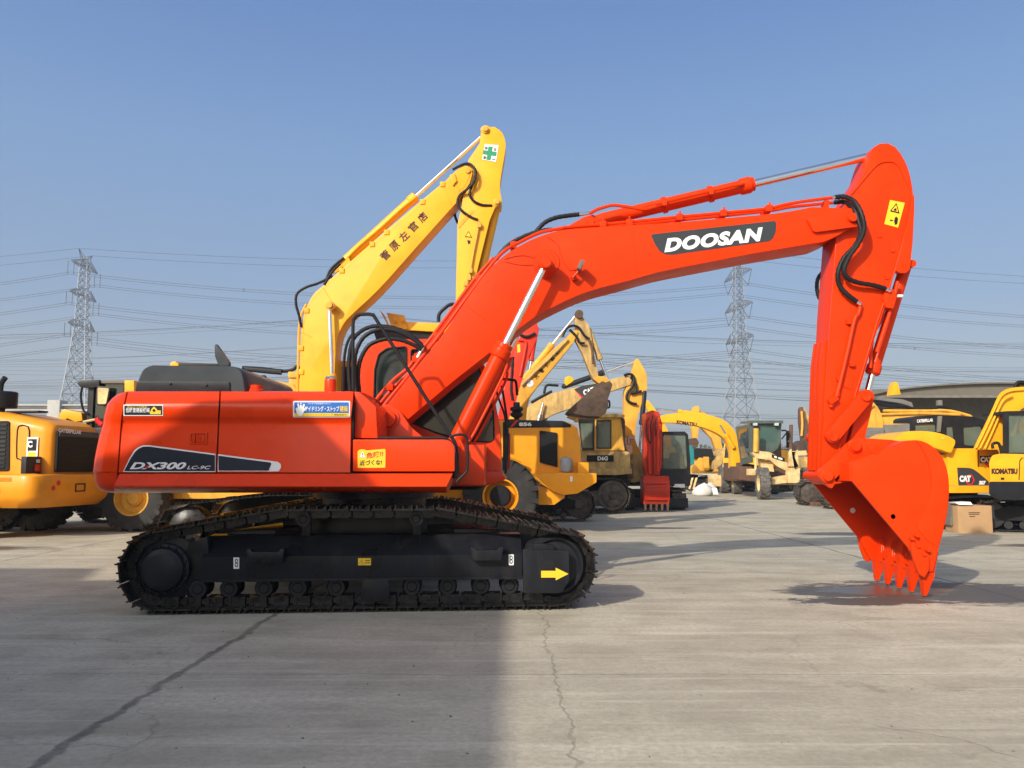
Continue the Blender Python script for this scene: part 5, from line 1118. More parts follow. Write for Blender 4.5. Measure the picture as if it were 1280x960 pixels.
# ---- yellow excavator with its brown bucket hanging
b3 = thing('crawler_excavator', 'older yellow excavator with dark Japanese characters on its boom and a rusty brown bucket hanging', 'excavator', (.1, 23.4, 0))
f3_ = FR(.1, 23.4, 0)
crawler(b3, f3_, 2.1, 2.3, .6, .42, .95, 38); house(b3, f3_, -2.5, .9, 2.5, 1.1, 1.9, YEL2); cab_box(b3, f3_, .2, 1.7, .4, 1.3, 1.2, 1.8, 2.6, YEL2, GLASS, rake=.3)
bm3 = PXP('boom', [(640, 560), (644, 520), (646.6, 491), (650, 480.6), (662, 466), (690, 438), (710, 420), (716, 414), (720, 412.6), (722.4, 415), (721, 420), (716, 429), (694, 456), (672, 483), (663, 495), (659, 510), (657, 530), (656, 560)], 23.0, 23.5, YEL2, b3)
ar3 = PXP('arm', [(719.4, 396), (722, 391), (726, 391), (729, 397), (736.6, 407.6), (740, 425), (743.6, 448), (747.4, 466), (748.4, 474), (742, 475), (737, 464), (728, 441), (719, 424), (718.6, 410)], 23.05, 23.4, YELO, b3)
rodcyl('arm_cylinder', b3, (655, 474), (720, 394), .55, 23.2, .085, YEL2)
rodcyl('bucket_cylinder', b3, (735.6, 411), (759.4, 474), .62, 23.2, .08, YELO)
PXP('bucket_link', [(741, 473), (748, 470), (757, 471), (762, 475), (760, 478.6), (748, 479)], 23.0, 23.4, YEL2, b3)
PXP('bucket', [(747.6, 480), (744, 482), (711, 512), (708.6, 515), (712, 517.4), (737, 520.4), (751.6, 520.8), (757.6, 515.6), (760.4, 507), (760, 499), (762.4, 492), (765.8, 480), (762, 476), (757, 478), (753, 476)], 22.7, 23.75, BROWN, b3, .02)
hk = MB(); hk.tube([at(x, y, 23.2) for x, y in ((760.6, 500), (762, 504), (761.6, 509), (758.6, 510))], .03, 6, 3); hk.build('lifting_hook', BROWN, b3)
pb3 = MB(); pb3.lathe(at(724, 392.4, 22.95), (0, 1, 0), [(.01, 0), (.12, 0), (.12, .5), (.01, .5)], 16); pb3.build('pin_boss', RUST, ar3)
ang_text('大巻建設㈱', (670.6, 471), (697, 440.6), 5.4, pl(22.99), INK, bm3, .03)
decal('round_emblem', circ(662.4, 479, 4.6), pl(22.985), WHITE, bm3); text('ほ', (660.4, 481), (664.4, 479), 3.6, pl(22.98), STEEL, bm3)
tubes('hydraulic_pipe', [yy([(652, 482), (668, 466), (692, 443), (710, 424)], 22.94), yy([(655, 478), (672, 462), (694, 441)], 23.0)], .03, YELO, bm3)
tubes('hydraulic_hose', [yy([(703, 421), (708, 411), (716, 407), (724, 410), (730, 419), (737, 424)], 22.95), yy([(712, 412), (720, 420), (724, 428), (731, 429)], 22.95)], .035, RUB, bm3, 4)
tubes('hydraulic_pipe', [yy([(736, 424), (740, 438), (741, 455)], 22.95)], .03, RUST, ar3)

# ---- tan excavator with the logo on its level boom
b4 = thing('crawler_excavator', 'tan excavator with CAT on its level boom and a black arm cylinder, arm pointing down', 'excavator', (0, 28.3, 0))
f4 = FR(-.4, 28.3, 0)
crawler(b4, f4, 2.2, 2.4, .6, .45, 1.0, 34); house(b4, f4, -2.8, 1.0, 2.7, 1.15, 2.4, YELO); cab_box(b4, f4, .3, 1.9, .5, 1.4, 1.3, 2.0, 3.1, YEL2, GLASS, rake=.3)
bm4 = PXP('boom', [tuple(p) for p in crv([(640, 560), (648, 530), (662, 506), (676, 497), (692, 491), (716, 485), (745, 478.6), (764, 474), (783, 469.4)], 3)] + [(787.6, 470.4), (790, 474), (788, 481)] + [tuple(p) for p in crv([(788, 481), (766, 488.4), (730, 504), (712, 511), (690, 519), (672, 532), (664, 560)], 3)][1:], 28.0, 28.6, YELO, b4)
decal('name_panel', [(717.6, 486.8), (727, 482.4), (745, 479.4), (748, 483), (742, 495), (730, 498), (724, 494)], pl(27.99), GREYD, bm4)
decal('red_triangle', [(719, 488), (731, 498), (727, 498)], pl(27.985), REDD, bm4)
text('CAT', (730.4, 494.6), (744, 490), 7.0, pl(27.98), WHITE, bm4, off=.05)
ar4 = PXP('arm', [(794, 449.6), (798, 448.6), (803, 457), (808.6, 468.4), (808.8, 486), (804.6, 496), (799, 515), (795, 530), (793.6, 548), (797, 558), (801.6, 565.6), (801, 571.6), (793, 569), (786, 559.6), (780, 546), (780, 520), (780.6, 490), (787, 474), (789.5, 467.5)], 28.05, 28.5, YEL2, b4)
rodcyl('arm_cylinder', b4, (703.6, 483.6), (794.6, 451.6), .56, 28.3, .09, BLACK)
rodcyl('bucket_cylinder', b4, (805.6, 489), (799.4, 562), .58, 28.1, .085, BLACK)
PXP('bucket', rnd([(790, 566), (802, 568), (812, 580), (806, 600), (790, 604), (782, 590)], 3), 27.7, 28.9, YELO, b4, .02)
tubes('hydraulic_hose', [yy([(780, 469), (787, 467.6), (792, 471), (791, 482), (784, 492), (784, 500), (790, 504), (796, 505)], 27.95), yy([(788, 471), (794, 478), (795, 488), (789, 492), (802, 489)], 27.96), yy([(664, 503), (676, 496), (690, 489)], 28.0), yy([(680, 492), (683, 482), (692, 481.6), (698, 482)], 28.1)], .045, RUB, bm4, 4)
PXP('boom_lamp', [(706, 480), (706.6, 472), (711, 469.6), (716, 472), (717, 476), (708, 482)], 28.2, 28.6, YEL, b4)
rodcyl('boom_cylinder', b4, (670, 540), (679, 503.6), .6, 27.85, .08, CHROME)

# ---- bulldozer
b5 = thing('bulldozer', 'weathered yellow bulldozer marked D6G with a black window frame, beside the red bucket', 'bulldozer', (2.4, 26.8, 0))
f5 = FR(2.1, 26.8, R(180))
zc5 = .56
for s_ in (-1, 1):
    simple_track(b5, f5, s_ * .94, .5, 2.1 - at(765.6, 618, 25.7).x, 2.6, .52, 1.1, 40, OLDTRACK, fm=YELO, carr=(.2, 1.5), rollers=6) if False else None
def dtrack(vc):
    us_, ui_ = 2.1 - at(765.6, 618, 25.7).x, 2.3
    mb = MB(); P_ = [(ui_ + .40 * math.cos(R(a)), .44 + .40 * math.sin(R(a))) for a in range(-90, 71, 16)] + [(1.2, .98), (.2, 1.06)] + [(us_ + .52 * math.cos(R(a)), .56 + .52 * math.sin(R(a))) for a in range(100, 271, 14)]
    shoes(mb, f5, vc, .5, P_, 38, gh=.05, links=False); tr = mb.build('track', OLDTRACK, b5)
    MB().lathe(f5.pt(us_, vc - .12, .56), f5.v, [(.01, -.1), (.1, -.1), (.14, -.04), (.34, -.03), (.36, .0), (.46, 0), (.46, .3), (.01, .32)], 24).build('sprocket', OLDTRACK, tr) if vc < 0 else MB().lathe(f5.pt(us_, vc + .2, .56), f5.v, [(.01, -.2), (.46, -.2), (.46, 0), (.36, 0), (.34, .03), (.14, .04), (.1, .1), (.01, .1)], 24).build('sprocket', OLDTRACK, tr)
    MB().lathe(f5.pt(ui_, vc, .44), f5.v, [(.01, -.2), (.34, -.18), (.34, .18), (.01, .2)], 20).build('idler', OLDTRACK, tr)
    MB().side(f5, [(us_ + .4, .22), (ui_ - .1, .22), (ui_ - .1, .55), (us_ + .4, .7)], vc - .16, vc + .16, .02).build('track_frame', OLDTRACK, tr)
dtrack(.94); dtrack(-.94)
PXP('body', [(660, 563), (731, 563), (731, 560), (772, 560), (788, 566), (788, 590), (740, 593), (660, 593)], 26.1, 27.6, YELO, b5, .03)
PXP('fender', [(700, 586), (790, 586), (790, 592), (770, 594), (700, 593)], 25.7, 27.9, YELO, b5, .02)
PXP('transmission', [(728, 592), (792, 592), (784, 612), (735, 616)], 26.3, 27.3, SOOT, b5, .02)
h5 = PXP('label_strip', [(733.6, 569), (767, 569), (767, 577), (733.6, 577)], 26.07, 26.12, SOOT, b5, .004)
text('D6G', (747, 575.6), (759.8, 575.6), 5.2, pl(26.06), WHITE, h5, off=.03)
PXP('hood', [(640, 545), (700, 540), (716, 540), (716, 564), (640, 566)], 26.4, 27.2, YELO, b5, .04)
cbm = MB(); wA = rnd([(724, 527.5), (740.6, 527.5), (740.6, 560), (727, 560)], 1); wB = rnd([(746.6, 526), (763, 526), (763, 559.5), (746.6, 559.5)], 2)
cbm.px([(722, 521), (774, 521), (778, 548), (781, 563), (731, 563), (727, 563)], 26.05, 26.12, 0, holes=[wA, wB])
cbm.px([(722, 521), (774, 521), (774, 525), (722, 525)], 26.12, 27.6); cbm.px([(772, 521), (776, 521), (781, 563), (777, 563)], 26.12, 26.3); cbm.px([(772, 521), (776, 521), (781, 563), (777, 563)], 27.4, 27.6); cbm.px([(723, 521), (727, 521), (731, 563), (727, 563)], 27.4, 27.6); cbm.px([(724, 521), (774, 521), (776, 548), (781, 563), (729, 563)], 27.6, 27.66, 0, holes=[wA, wB])
cab5 = cbm.build('cab', YEL2, b5)
PXP('roof', rnd([(712, 518), (716, 515.6), (770, 517), (781, 518.4), (781, 521.6), (722, 522)], 1), 25.95, 27.7, YELO, cab5, .02)
dfr = MB(); dfr.px([(722.5, 524), (743, 524), (743, 562.6), (728, 562.6)], 26.02, 26.05, 0, holes=[wA]); dfr.build('door', BLACK, cab5)
wfr = MB(); wfr.px([(745.4, 524.8), (764.2, 524.8), (764.2, 560.8), (745.4, 560.8)], 26.03, 26.05, 0, holes=[wB]); wfr.build('window_seal', BLACK, cab5)
PXP('window', wA, 26.08, 26.09, GLASSG, cab5, 0); PXP('window', wB, 26.08, 26.09, GLASSG, cab5, 0); PXP('window', wA, 27.62, 27.63, GLASSG, cab5, 0); PXP('window', wB, 27.62, 27.63, GLASSG, cab5, 0)
rk = MB()
for p in (((772, 526), (779, 526)), ((779, 526), (779, 545)), ((774, 545), (790, 560)), ((786, 548), (786, 600)), ((781, 570), (790, 598)), ((776, 548), (792, 548))): rk.tube([at(*p[0], 26.3), at(*p[1], 26.3)], .06, 8)
for p in ((776, 522.6, 781, 532), (774, 545, 784, 560), (780, 556, 791, 575), (774, 572, 780, 592), (784, 580, 792, 596)): rk.px([(p[0], p[1]), (p[2], p[1]), (p[2], p[3]), (p[0], p[3])], 26.2, 26.6, .03)
rk.build('ripper_frame', RUST, b5)
bl_ = MB(); bl_.side(f5, [(3.2, .1), (3.35, .1), (3.25, .6), (3.4, 1.1), (3.25, 1.1), (3.1, .6)], -1.7, 1.7, .01); bl_.side(f5, [(.8, .45), (3.2, .4), (3.2, .55), (.8, .6)], -1.35, -1.25, .01); bl_.side(f5, [(.8, .45), (3.2, .4), (3.2, .55), (.8, .6)], 1.25, 1.35, .01); bl_.build('blade', YELO, b5)

# ---- small excavator facing the camera, red arm and bucket
b6 = thing('mini_excavator', 'compact excavator facing the camera with a red arm and bucket and a dark green cab', 'excavator', (5.0, 29.0, 0))
f6 = FR(4.75, 29.2, R(-90))          # u towards the camera, v to the right in the picture
for s_, c_ in ((1, .86), (-1, -.86)): simple_track(b6, f6, s_ * .86, .46, -1.05, 1.05, .33, .68, 30, OLDTRACK, rollers=4)
b = MB(); b.box(f6, -.6, .6, -.7, .7, .35, .65, .03); b.box(f6, 1.3, 1.6, -1.1, 1.1, .08, .4, .02); b.build('undercarriage', BLACK, b6)
b = MB(); b.prism([f6.pt(u, v, .78) for u, v in rnd([(.9, -.95), (.9, .98), (-.9, .98), (-1.15, .5), (-1.15, -.5), (-.9, -.95)], .1)], (0, 0, .95), .05); b.build('upper_body', BLACK, b6)
cm = MB(); wf = rnd([(829, 543.5), (857, 543.5), (859, 580), (859, 586), (829, 586)], 3)
cm.px(rnd([(826, 541), (828, 539.4), (856, 539.4), (860, 543), (863, 575), (863, 607), (826, 607)], 2), 27.9, 28.0, 0, holes=[wf])
cm.px(rnd([(826, 541), (828, 539.4), (856, 539.4), (860, 543)], 1), 28.0, 29.4, .0); cm.px([(857.5, 541), (860, 543), (863, 575), (863, 607), (860, 607), (860, 575)], 28.0, 28.12); cm.px([(857.5, 541), (860, 543), (863, 575), (863, 607), (860, 607), (860, 575)], 29.28, 29.4)
cm.px([(826, 590), (863, 590), (863, 607), (826, 607)], 28.0, 29.4); cb6 = cm.build('cab', CABG if False else BLACK, b6)
PXP('windshield', wf, 27.94, 27.95, GLASSG, cb6, 0)
PXP('seat', rnd([(838, 566), (850, 566), (851, 592), (837, 592)], 2), 28.6, 28.8, REDO, cb6, .03)
PXP('number_plate', [(843.4, 605), (856, 605), (856, 609), (843.4, 609)], 27.85, 27.88, WHITE, b6, 0)
a6 = MB()
a6.px(rnd([(807, 524), (811, 518), (820, 514.6), (825, 520), (827, 534), (825, 548), (822, 548), (820, 562), (819, 596), (808, 596), (805, 583), (804.6, 560), (805, 540)], 1.5), 26.6, 26.95, .02)
a6.px(rnd([(818, 528), (827, 530), (827.4, 570), (825, 594), (818, 594), (817, 560)], 1.5), 26.5, 26.9, .02)
arm6 = a6.build('arm', REDO, b6)
PXP('boom', [(808, 516), (815, 512.6), (824, 515), (828, 530), (828, 585), (820, 592), (810, 592), (808, 550)], 27.0, 27.9, REDO, b6, .03)
cy6 = MB(); cy6.cyl(at(811.6, 555, 26.45), at(812.4, 592, 26.45), .07, 14); cy6.cyl(at(812, 530, 26.5), at(811.7, 556, 26.5), .045, 12); cy6.cyl(at(823, 535, 26.4), at(822, 590, 26.4), .055, 14); cy6.build('cylinder', REDO, b6)
tubes('hydraulic_hose', [yy([(812, 522), (808, 530), (809, 545), (813, 556)], 26.45), yy([(816, 520), (813, 534), (815, 548), (811, 558)], 26.42), yy([(822, 520), (819, 530), (820, 545)], 26.4)], .016, RUB, arm6, 4)
bq = MB()
sec6 = [(595.8, .0), (600, -.10), (610, -.18), (622, -.16), (630, -.05)]
bq.loft([[at(x, y, 26.4) + V((0, d_ + e, 0)) for x in [804.4] for y, d_ in sec6 for e in [0]] + [at(804.4, y, 26.4) + V((0, d_ + .04, 0)) for y, d_ in sec6[::-1]],
         [at(836, y, 26.4) + V((0, d_, 0)) for y, d_ in sec6] + [at(836, y, 26.4) + V((0, d_ + .04, 0)) for y, d_ in sec6[::-1]]])
bq.px([(804.4, 595.8), (806, 595.8), (806, 630), (804.4, 630)], 26.3, 27.0); bq.px([(834.6, 595.8), (836, 595.8), (836, 630), (834.6, 630)], 26.3, 27.0); bq.px([(804.4, 595), (836, 595), (836, 597), (804.4, 597)], 26.38, 27.0)
bu6 = bq.build('bucket', REDO, b6)
bw = MB()
for k in range(5): bw.px([(807, 604 + k * 5), (833.6, 604 + k * 5), (833.6, 604.7 + k * 5), (807, 604.7 + k * 5)], 26.20, 26.26)
bw.build('wear_strip', REDO, bu6)
for k in range(5):
    x = 805 + k * 7; MB().loft([[at(x, 629, 26.3), at(x + 3.4, 629, 26.3), at(x + 3.4, 629, 26.42), at(x, 629, 26.42)], [at(x + .5, 638, 26.34), at(x + 2.9, 638, 26.34), at(x + 2.9, 638, 26.38), at(x + .5, 638, 26.38)]]).build('tooth', RUST, bu6)

# ---- yellow excavator with its boom reaching left, lettered side
b7 = thing('crawler_excavator', 'yellow KOMATSU excavator whose long boom reaches left over the dark green cab', 'excavator', (13.9, 47, 0))
f7 = FR(13.9, 47, math.atan2(-.8, -.6))
crawler(b7, f7, 2.1, 2.3, .6, .42, .95, 30); house(b7, f7, -2.6, 1.0, 2.5, 1.1, 2.2, YEL); cab_box(b7, f7, .2, 1.7, -1.3, -.4, 1.2, 1.9, 2.95, YEL, GLASS, rake=.3)
t7 = [tuple(p) for p in crv([(823.4, 523), (828, 519), (847, 516.6), (870, 516.6), (891, 520), (907, 527), (917, 537), (921.6, 548), (924, 562), (925.6, 585)], 3)]
u7 = [tuple(p) for p in crv([(914, 585), (914, 566), (908, 551), (900, 543.6), (889, 538), (876, 533.4), (862, 530.6), (845, 528.6), (825.6, 528)], 3)]
bm7 = PXP('boom', t7 + u7, 41.5, 42.1, YEL, b7)
text('KOMATSU', (845.6, 530.0), (870.6, 533.4), 4.6, pl(41.48), BRINK, bm7, up=(.3, -5), off=.05)
rodcyl('arm_cylinder', b7, (882, 519), (819, 511), .55, 41.7, .11, YEL)
rodcyl('boom_cylinder', b7, (917, 560), (900, 531), .6, 41.4, .10, YEL)
PXP('arm', [(806, 503), (810, 500), (815, 506), (822, 516), (829, 526), (838, 545), (840, 560), (836, 562), (828, 548), (822, 532), (812, 518)], 41.6, 42.05, YEL, b7)
PXP('bucket', rnd([(832, 556), (842, 558), (848, 572), (838, 584), (826, 576)], 2), 41.2, 42.4, YELO, b7, .02)
# ---- things between
b8 = thing('crawler_excavator', 'distant tan excavator whose vertical arm shows above the long yellow boom', 'excavator', (11, 52, 0))
f8 = FR(10.5, 52, R(180)); crawler(b8, f8, 2.1, 2.3, .6, .42, .95, 24); house(b8, f8, -2.6, 1.0, 2.5, 1.1, 2.2, YELO)
PXP('arm', [(864, 515), (868, 508), (872, 507), (874.6, 510), (874, 530), (872, 548), (866, 548), (865, 528)], 51.5, 52, YEL2, b8)
PXP('boom', [(868, 512), (876, 514), (890, 528), (900, 545), (904, 565), (896, 565), (890, 548), (872, 530)], 52, 52.5, YEL2, b8)
PXP('bucket', rnd([(861, 549), (870, 547), (874, 553), (871, 560), (862, 558)], 1.5), 51.3, 52.3, BROWN, b8, .02)
rodcyl('arm_cylinder', b8, (880, 516), (868, 509), .5, 51.7, .1, STEEL)
gd_ = thing('tracked_dumper', 'small yellow machine with a tipped chute and black box beside the grader wheels', 'dumper', (11.5, 47, 0))
PXP('tipping_tray', [(882, 590), (892, 577), (906, 560), (913, 560), (912, 572), (900, 582), (890, 590)], 46.5, 48.4, YELO, gd_, .02)
PXP('engine_box', rnd([(869, 560), (890, 561), (893, 572), (868, 573)], 1.5), 46.6, 48, SOOT, gd_, .02)
PXP('frame', [(866, 588), (874, 572), (886, 573), (886, 586), (912, 588), (912, 592), (866, 592)], 46.5, 48.4, YEL2, gd_, .02)
PXP('side_plate', [(880, 571), (886, 571), (887, 588), (881, 588)], 46.2, 46.45, YEL2, gd_, .01)
fg = FR(at(888, 600, 47.3).x, 47.3, R(180)); simple_track(gd_, fg, .5, .3, -1.0, 1.0, .22, .46, 20, OLDTRACK, rollers=3); simple_track(gd_, fg, -.5, .3, -1.0, 1.0, .22, .46, 20, OLDTRACK, rollers=3)
o = MB(); o.prism([at(x, y, 33.6) for x, y in [(861, 560), (864, 556), (867.6, 562), (868, 580), (862, 583)]], (0, .3, 0), .03); ob = o.build('tarpaulin', TEAL); tag(ob, 'teal tarpaulin hanging beside the dark green cab', 'tarpaulin')

# ---- motor grader
g9 = thing('motor_grader', 'weathered cream-yellow motor grader with a grey-green cab and three big dusty tyres', 'grader', (10.6, 38, 0))
gx = V((.80, -.60, 0)); fgd = FR(12.1, 38.5, math.atan2(-1, -.09))
def wheel_at(px, py, Y, r, w_, rim, steer=0):
    p = at(px, py, Y); u = (p - fgd.o).dot(fgd.u); v = (p - fgd.o).dot(fgd.v); return wheel(g9, fgd, u, v, r, w_, rim, -1, OTYRE, 16, .5, steer, name='wheel')
yawg = math.atan2(-.80, .62)
wheel_at(953.5, 603, 36.3, .70, .42, CREAM); wheel_at(920.6, 600, 43.0, .70, .42, CREAM); wheel_at(905, 600, 44.6, .70, .42, CREAM)
for px_, Y_ in ((1010, 36.6), (966, 43.2), (958, 44.8)): wheel_at(px_, 603, Y_, .70, .42, CREAM)
gb = MB()
pA = at(953, 590, 36.9); pB = at(1008, 590, 36.8)
gb.cyl(V((pA.x, pA.y, .75)), V((pB.x, pB.y, .75)), .12, 12)
def GP(px, py, Y): return at(px, py, Y)
gb.px([(985.6, 585), (1000, 585), (1000, 604), (985, 603.6)], 36.2, 36.6, .03)
gb.px([(986, 583), (987, 565), (989.5, 561), (992, 575), (993, 582), (995.4, 566), (997.4, 562), (998.6, 583)], 36.1, 36.3, .02)
gb.px([(940, 566), (950, 563.6), (962, 565), (974, 571), (985, 579), (985, 590), (972, 583), (962, 575), (946, 573)], 36.9, 37.3, .03)
gb.px([(964, 598), (985, 594), (988, 603), (966, 606)], 36.4, 37.0, .03)
gb.px([(950, 573), (966, 578), (968, 590), (952, 588)], 37.2, 37.6, .03)
gb.px([(936, 586), (948, 586), (948, 594), (936, 594)], 36.8, 37.2, .03); gb.px([(888, 594), (906, 594), (906, 608), (888, 608)], 44.8, 45.4, .03)
gb.tube([at(945, 566, 37), at(944.6, 586, 37)], .06); gb.px([(990, 564), (1008, 563), (1009, 569), (990, 570)], 37.6, 38, .02)
gfr = gb.build('front_frame', CREAM, g9)
tag(MB().cyl(at(945, 565, 36.9), at(945.3, 535.6, 36.9), .12, 14).build('lift_cylinder', YEL2, g9))
gb = MB(); gb.px([(925, 583), (985, 583), (985, 606), (925, 600)], 38.6, 40.5, .05); gb.px([(927, 578), (950, 582), (950, 602), (927, 602)], 40.5, 44, .05); gb.build('chassis', RUST, g9)
tag(MB().px([(965, 567.6), (981, 572.6), (981, 577), (965, 572)], 36.86, 36.89).build('label_plate', SOOT, g9)); 
gl = MB(); gl.px([(968, 569.6), (971, 570.6), (971, 573), (968, 572)], 36.84, 36.86); gl.px([(973, 571.4), (978, 573), (978, 575), (973, 573.6)], 36.84, 36.86); gl.build('label_mark', WHITE, g9)
cg = MB(); wfg = [(941, 534), (972, 533), (972, 553), (941, 554)]
fc = [(938, 529.6), (977, 529), (975.4, 553), (972, 561), (940, 561), (937.6, 545)]
cg.px(fc, 37.6, 37.66, 0, holes=[wfg])
side_f = [at(938, 529.6, 37.63), at(919.4, 533.6, 40.4), at(926, 581, 40.4), at(940, 578, 37.63)]
cg.loft([[p for p in side_f], [p + V((.06, .02, 0)) for p in side_f]])
cg.loft([[p + V((1.5, 0.6, 0)) for p in side_f], [p + V((1.56, .62, 0)) for p in side_f]])
cabg = cg.build('cab', CABG, g9)
rg = MB(); rg.loft([[at(925, 527.6, 39.8), at(938, 525.6, 37.4), at(979, 525.6, 37.4), at(970, 527.6, 40.0)], [at(925, 529.6, 39.8), at(938, 529.2, 37.4), at(979, 529.2, 37.4), at(970, 529.6, 40.0)]]); rg.build('roof', CABG, cabg)
PXP('windshield', wfg, 37.63, 37.64, mat('dusty_glass', (.06, .11, .095), .2, var=.1), cabg, 0)
for x in (942, 968.6): PXP('work_lamp', rnd([(x, 528.6), (x + 5, 528.6), (x + 5, 532), (x, 532)], .8), 37.3, 37.45, LAMPG, cabg, .01)
sw = [side_f[0].lerp(side_f[1], .18), side_f[0].lerp(side_f[1], .82), side_f[3].lerp(side_f[2], .82), side_f[3].lerp(side_f[2], .18)]
sw = [sw[0].lerp(sw[3], .1), sw[1].lerp(sw[2], .1), sw[1].lerp(sw[2], .85), sw[0].lerp(sw[3], .85)]
MB().loft([[p - V((.03, .02, 0)) for p in sw], [p - V((.01, .01, 0)) for p in sw]]).build('door_window', DARKG, cabg)
ib = MB(); ib.px([(939, 560), (973, 560), (966, 566), (940, 566)], 37.6, 38.6, .03); ib.build('dashboard', CABG, cabg)
ex = MB(); ex.cyl(at(988.4, 562, 38.4), at(988.8, 531, 38.4), .085, 12); ex.build('exhaust_stack', RUST, g9)
ex = MB(); ex.tube([at(x, y, 38.8) for x, y in ((977, 538), (982, 538), (984, 540), (984, 560))], .04, 6); ex.tube([at(977, 549, 38.8), at(984, 540, 38.8)], .03, 6); ex.px([(983.4, 538.4), (986.6, 538.4), (986.6, 551), (983.4, 551)], 38.7, 38.8, .01); ex.px([(983.6, 552), (986.6, 552), (986, 560), (983.6, 560)], 38.7, 38.8, .01); ex.build('mirror_arm', BLACK, g9)

# ---- dark arm beyond the grader
b10 = thing('crawler_excavator', 'far dusty excavator beyond the grader with its dark arm raised upright', 'excavator', (17.8, 50, 0))
f10 = FR(18.2, 50, R(180)); crawler(b10, f10, 2.1, 2.3, .6, .42, .95, 24); house(b10, f10, -2.6, 1.0, 2.5, 1.1, 2.0, YELO)
PXP('arm', [(1000, 512), (1001.6, 508.6), (1004, 509), (1005.6, 518), (1010, 530), (1012, 552), (1003, 552), (1001.6, 540), (1000, 528)], 49.6, 50, RUST, b10)
PXP('boom', [(1001, 509), (1005, 508.6), (1016, 530), (1026, 560), (1020, 570), (1012, 550)], 50, 50.5, YELO, b10)
tubes('hydraulic_hose', [yy([(1002, 514), (1003, 530), (1002, 545)], 49.5)], .07, YEL2, b10, 3)
PXP('bucket', rnd([(995, 556), (1004, 550), (1012, 552), (1012, 566), (1002, 568), (996, 564)], 2), 49.2, 50.4, BROWN, b10, .03)

# ---- right side: 307
r3 = thing('mini_excavator', 'yellow compact excavator numbered 307 with a black cab, behind the orange bucket', 'excavator', (10.5, 20.6, 0))
fr3 = FR(at(1195, 600, 20.4).x, 20.6, R(180))
crawler(r3, fr3, 1.5, 1.9, .48, .34, .75, 34, BLACK)
PXP('counterweight', rnd([(1160, 568), (1186, 568), (1186, 616), (1166, 616), (1158, 600)], 3), 19.6, 21.6, YEL, r3, .03)
sp3 = PXP('side_panel', rnd([(1183.6, 562.6), (1187, 560.4), (1243, 560.6), (1249, 564), (1249, 616), (1186, 616.4), (1184.6, 590)], 2), 19.5, 21.6, YEL, r3, .025)
PXP('panel_seam', [(1223, 561.4), (1223.8, 561.4), (1223.8, 584), (1223, 584)], 19.492, 19.51, SOOT, sp3, 0)
PXP('panel_seam', [(1184.6, 606.6), (1243, 606.6), (1243, 607.2), (1184.6, 607.2)], 19.492, 19.51, YELO, sp3, 0)
decal('logo_panel', [tuple(p) for p in crv([(1196.4, 584.4), (1212, 585), (1220, 588.6), (1228, 595), (1236, 602)], 4)] + [(1236, 606.4), (1198, 606.4)], pl(19.49), GREYD, sp3)
decal('red_hexagon', [(1206, 600), (1210, 593.4), (1215, 593.4), (1218.6, 600), (1215, 606), (1209.6, 606)], pl(19.484), REDD, sp3); decal('logo_gap', [(1208, 600), (1211, 595), (1214.4, 595), (1216.8, 600), (1214.4, 604.6), (1210.6, 604.6)], pl(19.48), GREYD, sp3)
text('CAT', (1199.4, 602.4), (1213.4, 602.4), 8, pl(19.475), WHITE, sp3, off=.07)
text('307', (1223.6, 606), (1232.4, 606), 5, pl(19.48), WHITE, sp3, off=.06, shear=.1)
decal('logo_backing', [(1224.8, 569.8), (1241, 569.8), (1241, 579), (1238, 580), (1235.6, 584.6), (1232, 579), (1224.8, 579)], pl(19.49), INK, sp3)  # black printed backing that outlines the white lettering
decal('red_triangle', [(1230, 579), (1240, 579), (1235.6, 583.6)], pl(19.484), REDD, sp3)
text('CAT', (1225.6, 578), (1240, 578), 7, pl(19.475), WHITE, sp3, off=.07)
bn = [tuple(p) for p in crv([(1118, 551), (1124, 544), (1132, 540), (1142, 538.6), (1160, 539), (1176, 541.6), (1190, 547), (1194.6, 552), (1192, 560), (1188.6, 566), (1180, 563.6), (1165, 559), (1148, 556)], 3)]
PXP('engine_hood', bn + [(1130, 560), (1118, 558)], 19.3, 20.9, YEL, r3, .05)
decal('yellow_tag', rnd([(1176.6, 546.6), (1180, 546.8), (1180, 549), (1176.6, 548.8)], .5), pl(19.28), YDEC, r3)
PXP('swing_frame', [(1168, 556), (1184, 562), (1186, 584), (1172, 582)], 19.7, 20.4, YELO, r3, .02)
PXP('deck', [(1150, 582), (1186, 582), (1186, 586), (1150, 586)], 19.6, 21, SOOT, r3, .01)
c3 = MB(); wc1 = rnd([(1183, 533), (1191, 532.6), (1193, 548), (1183, 545)], 1); wc2 = rnd([(1204, 533.6), (1226, 531.6), (1229, 540), (1226, 558.6), (1205, 556)], 2)
co = rnd([(1139.6, 523), (1143, 520.4), (1172, 518.6), (1215, 520.6), (1230, 525), (1234, 531), (1232, 562), (1139, 562)], [1, 1, 1, 3, 3, 3, 0, 0])
c3.px(co, 20.3, 20.4, 0, holes=[wc1, wc2, rnd([(1144, 531), (1170, 530), (1170, 540), (1144, 541)], 1)]); c3.px(co, 21.4, 21.5, 0, holes=[wc1, wc2, rnd([(1144, 531), (1170, 530), (1170, 540), (1144, 541)], 1)]); c3.px([(1139.6, 523), (1143, 520.4), (1172, 518.6), (1215, 520.6), (1230, 525), (1230, 527.5), (1139.6, 527)], 20.4, 21.4)
cab3 = c3.build('cab', BLACK, r3)
text('CATERPILLAR', (1146.4, 528.4), (1166.4, 527), 4.0, pl(20.29), WHITE, cab3, off=.03)
for w_ in (wc1, wc2, rnd([(1144, 531), (1170, 530), (1170, 540), (1144, 541)], 1)): PXP('window', w_, 20.34, 20.35, GLASSG, cab3, 0)
